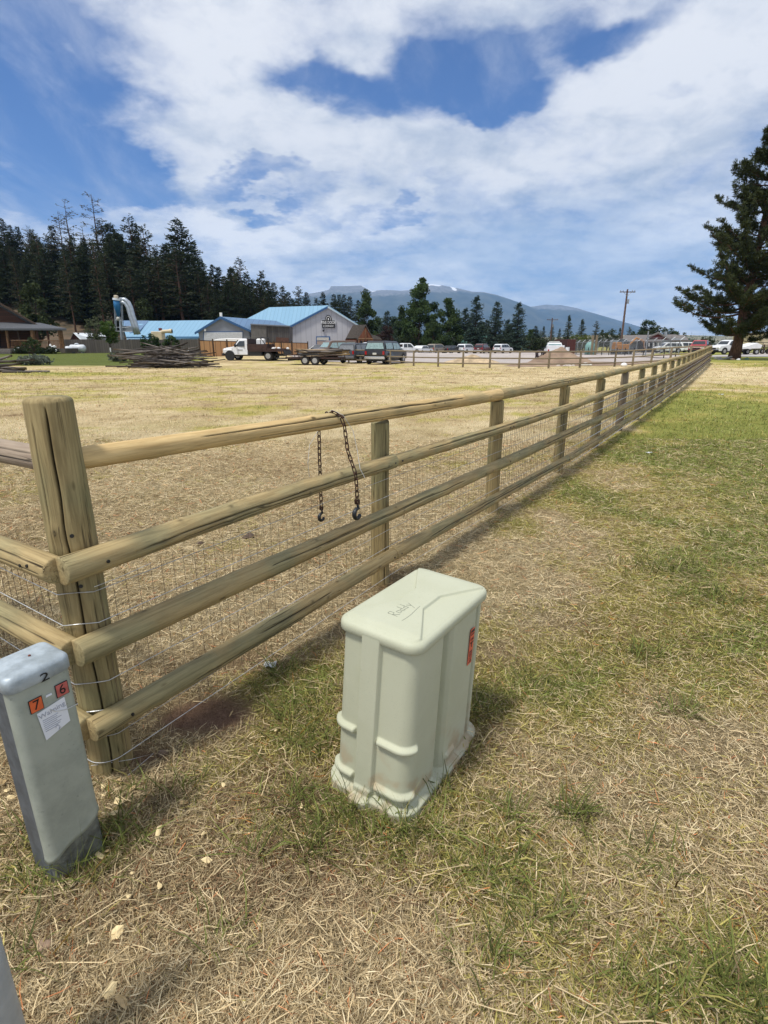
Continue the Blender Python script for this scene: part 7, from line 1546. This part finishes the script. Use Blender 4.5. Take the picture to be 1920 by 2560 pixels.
    for i in range(26):
        mt = [M['pole_l'], M['pole'], M['pole_d'], M['pole_l']][i % 4]
        if i < 4: o = log('load_pole', (-.5, 0, 0), (.5, 0, 0), 1, .8, mt, None, 10, 6, (), 70+i, endr=0, knots=0); tag(o, 'peeled pole in the load on the tandem axle trailer', 'pole', 'poles loaded on the trailer'); base_ = o; LP_ = (globals().setdefault('_lp', []) ).append(o)
        else: o = globals()['_lp'][i % 4].copy(); C.objects.link(o)
        l = rs.uniform(2.2, 4.2); r_ = rs.uniform(.05, .085); lay = i//7; o.scale = (l, r_, r_); o.location = Mx@Vector((rs.uniform(-.9, .5)-.4, rs.uniform(-.75, .75), .72+lay*.14+rs.uniform(0, .06))); o.rotation_euler = (0, rs.uniform(-.06, .10), R(168)+rs.uniform(-.16, .16)); o['label'] = ['peeled pale', 'grey', 'dark', 'yellowish'][i % 4]+' pole loaded on the tandem axle trailer, '+['bottom', 'second', 'third', 'top'][min(lay, 3)]+' layer'+(', cab end' if (o.location-Mx@Vector((-.4, 0, 0))).x < 0 else ', tail end')
flatbed()

def person():
    q = at(1341, 905, 47); z = tz(q.x, 47); r = thing('person', 'person in dark clothes bending over to the ground behind the far fence', 'person', (q.x, 47, z+.02), R(0))
    V = [(0, 0, .86), (-.06, 0, 1.0), (.18, 0, 1.12), (.42, 0, 1.10), (.52, 0, 1.02), (.62, -.03, .95), (0, .13, .82), (-.05, .16, .46), (-.15, .17, .06), (-.02, .17, .02), (0, -.13, .82), (.10, -.16, .47), (.02, -.17, .06), (.15, -.17, .02), (.42, .18, 1.04), (.46, .2, .74), (.50, .15, .48), (.42, -.18, 1.04), (.50, -.2, .76), (.58, -.14, .52), (.66, -.03, .9)]
    E_ = [(0, 1), (1, 2), (2, 3), (3, 4), (4, 5), (5, 20), (0, 6), (6, 7), (7, 8), (8, 9), (0, 10), (10, 11), (11, 12), (12, 13), (3, 14), (14, 15), (15, 16), (3, 17), (17, 18), (18, 19)]
    Rr = [.15, .15, .16, .15, .06, .10, .10, .07, .05, .05, .10, .07, .05, .05, .07, .05, .04, .07, .05, .04, .09]
    me = bpy.data.meshes.new('body'); me.from_pydata(V, E_, []); o = bpy.data.objects.new('body', me); C.objects.link(o); o.parent = r; me.materials.append(mat('dark_shirt_cloth', (.045, .035, .045), .9, 0, .3, 6)); s = o.modifiers.new('skin', 'SKIN'); me.skin_vertices[0].data[0].use_root = True
    for i, a in enumerate(Rr): me.skin_vertices[0].data[i].radius = (a, a)
    sb = o.modifiers.new('sub', 'SUBSURF'); sb.levels = 1; sb.render_levels = 1
    MB().sphere((.645, -.03, .95), (.10, .09, .11), 12, 8).build('hair', M['black'], r, smooth=True)
    for y in (.15, -.14): 
        pass
    MB().sphere((.66, -.03, .885), (.075, .07, .07), 10, 7).build('face', mat('skin', (.35, .18, .12), .6), r, smooth=True)
person()

# haze -------------------------------------------------------------------
def haze():
    b = MB().box((0, 7600, 725), (33000, 15800, 1454)).build('haze', None); tag(b, kind='stuff'); b.data.materials.clear()
    m = bpy.data.materials.new('haze_air'); m.use_nodes = True; T = NT(m.node_tree); T.n.clear(); v = T.new('ShaderNodeVolumePrincipled'); v.inputs['Color'].default_value = (.34, .60, 1.0, 1); v.inputs['Density'].default_value = .000072; v.inputs['Anisotropy'].default_value = .0
    o = T.new('ShaderNodeOutputMaterial'); T.l.new(v.outputs[0], o.inputs['Volume']); b.data.materials.append(m)
haze()
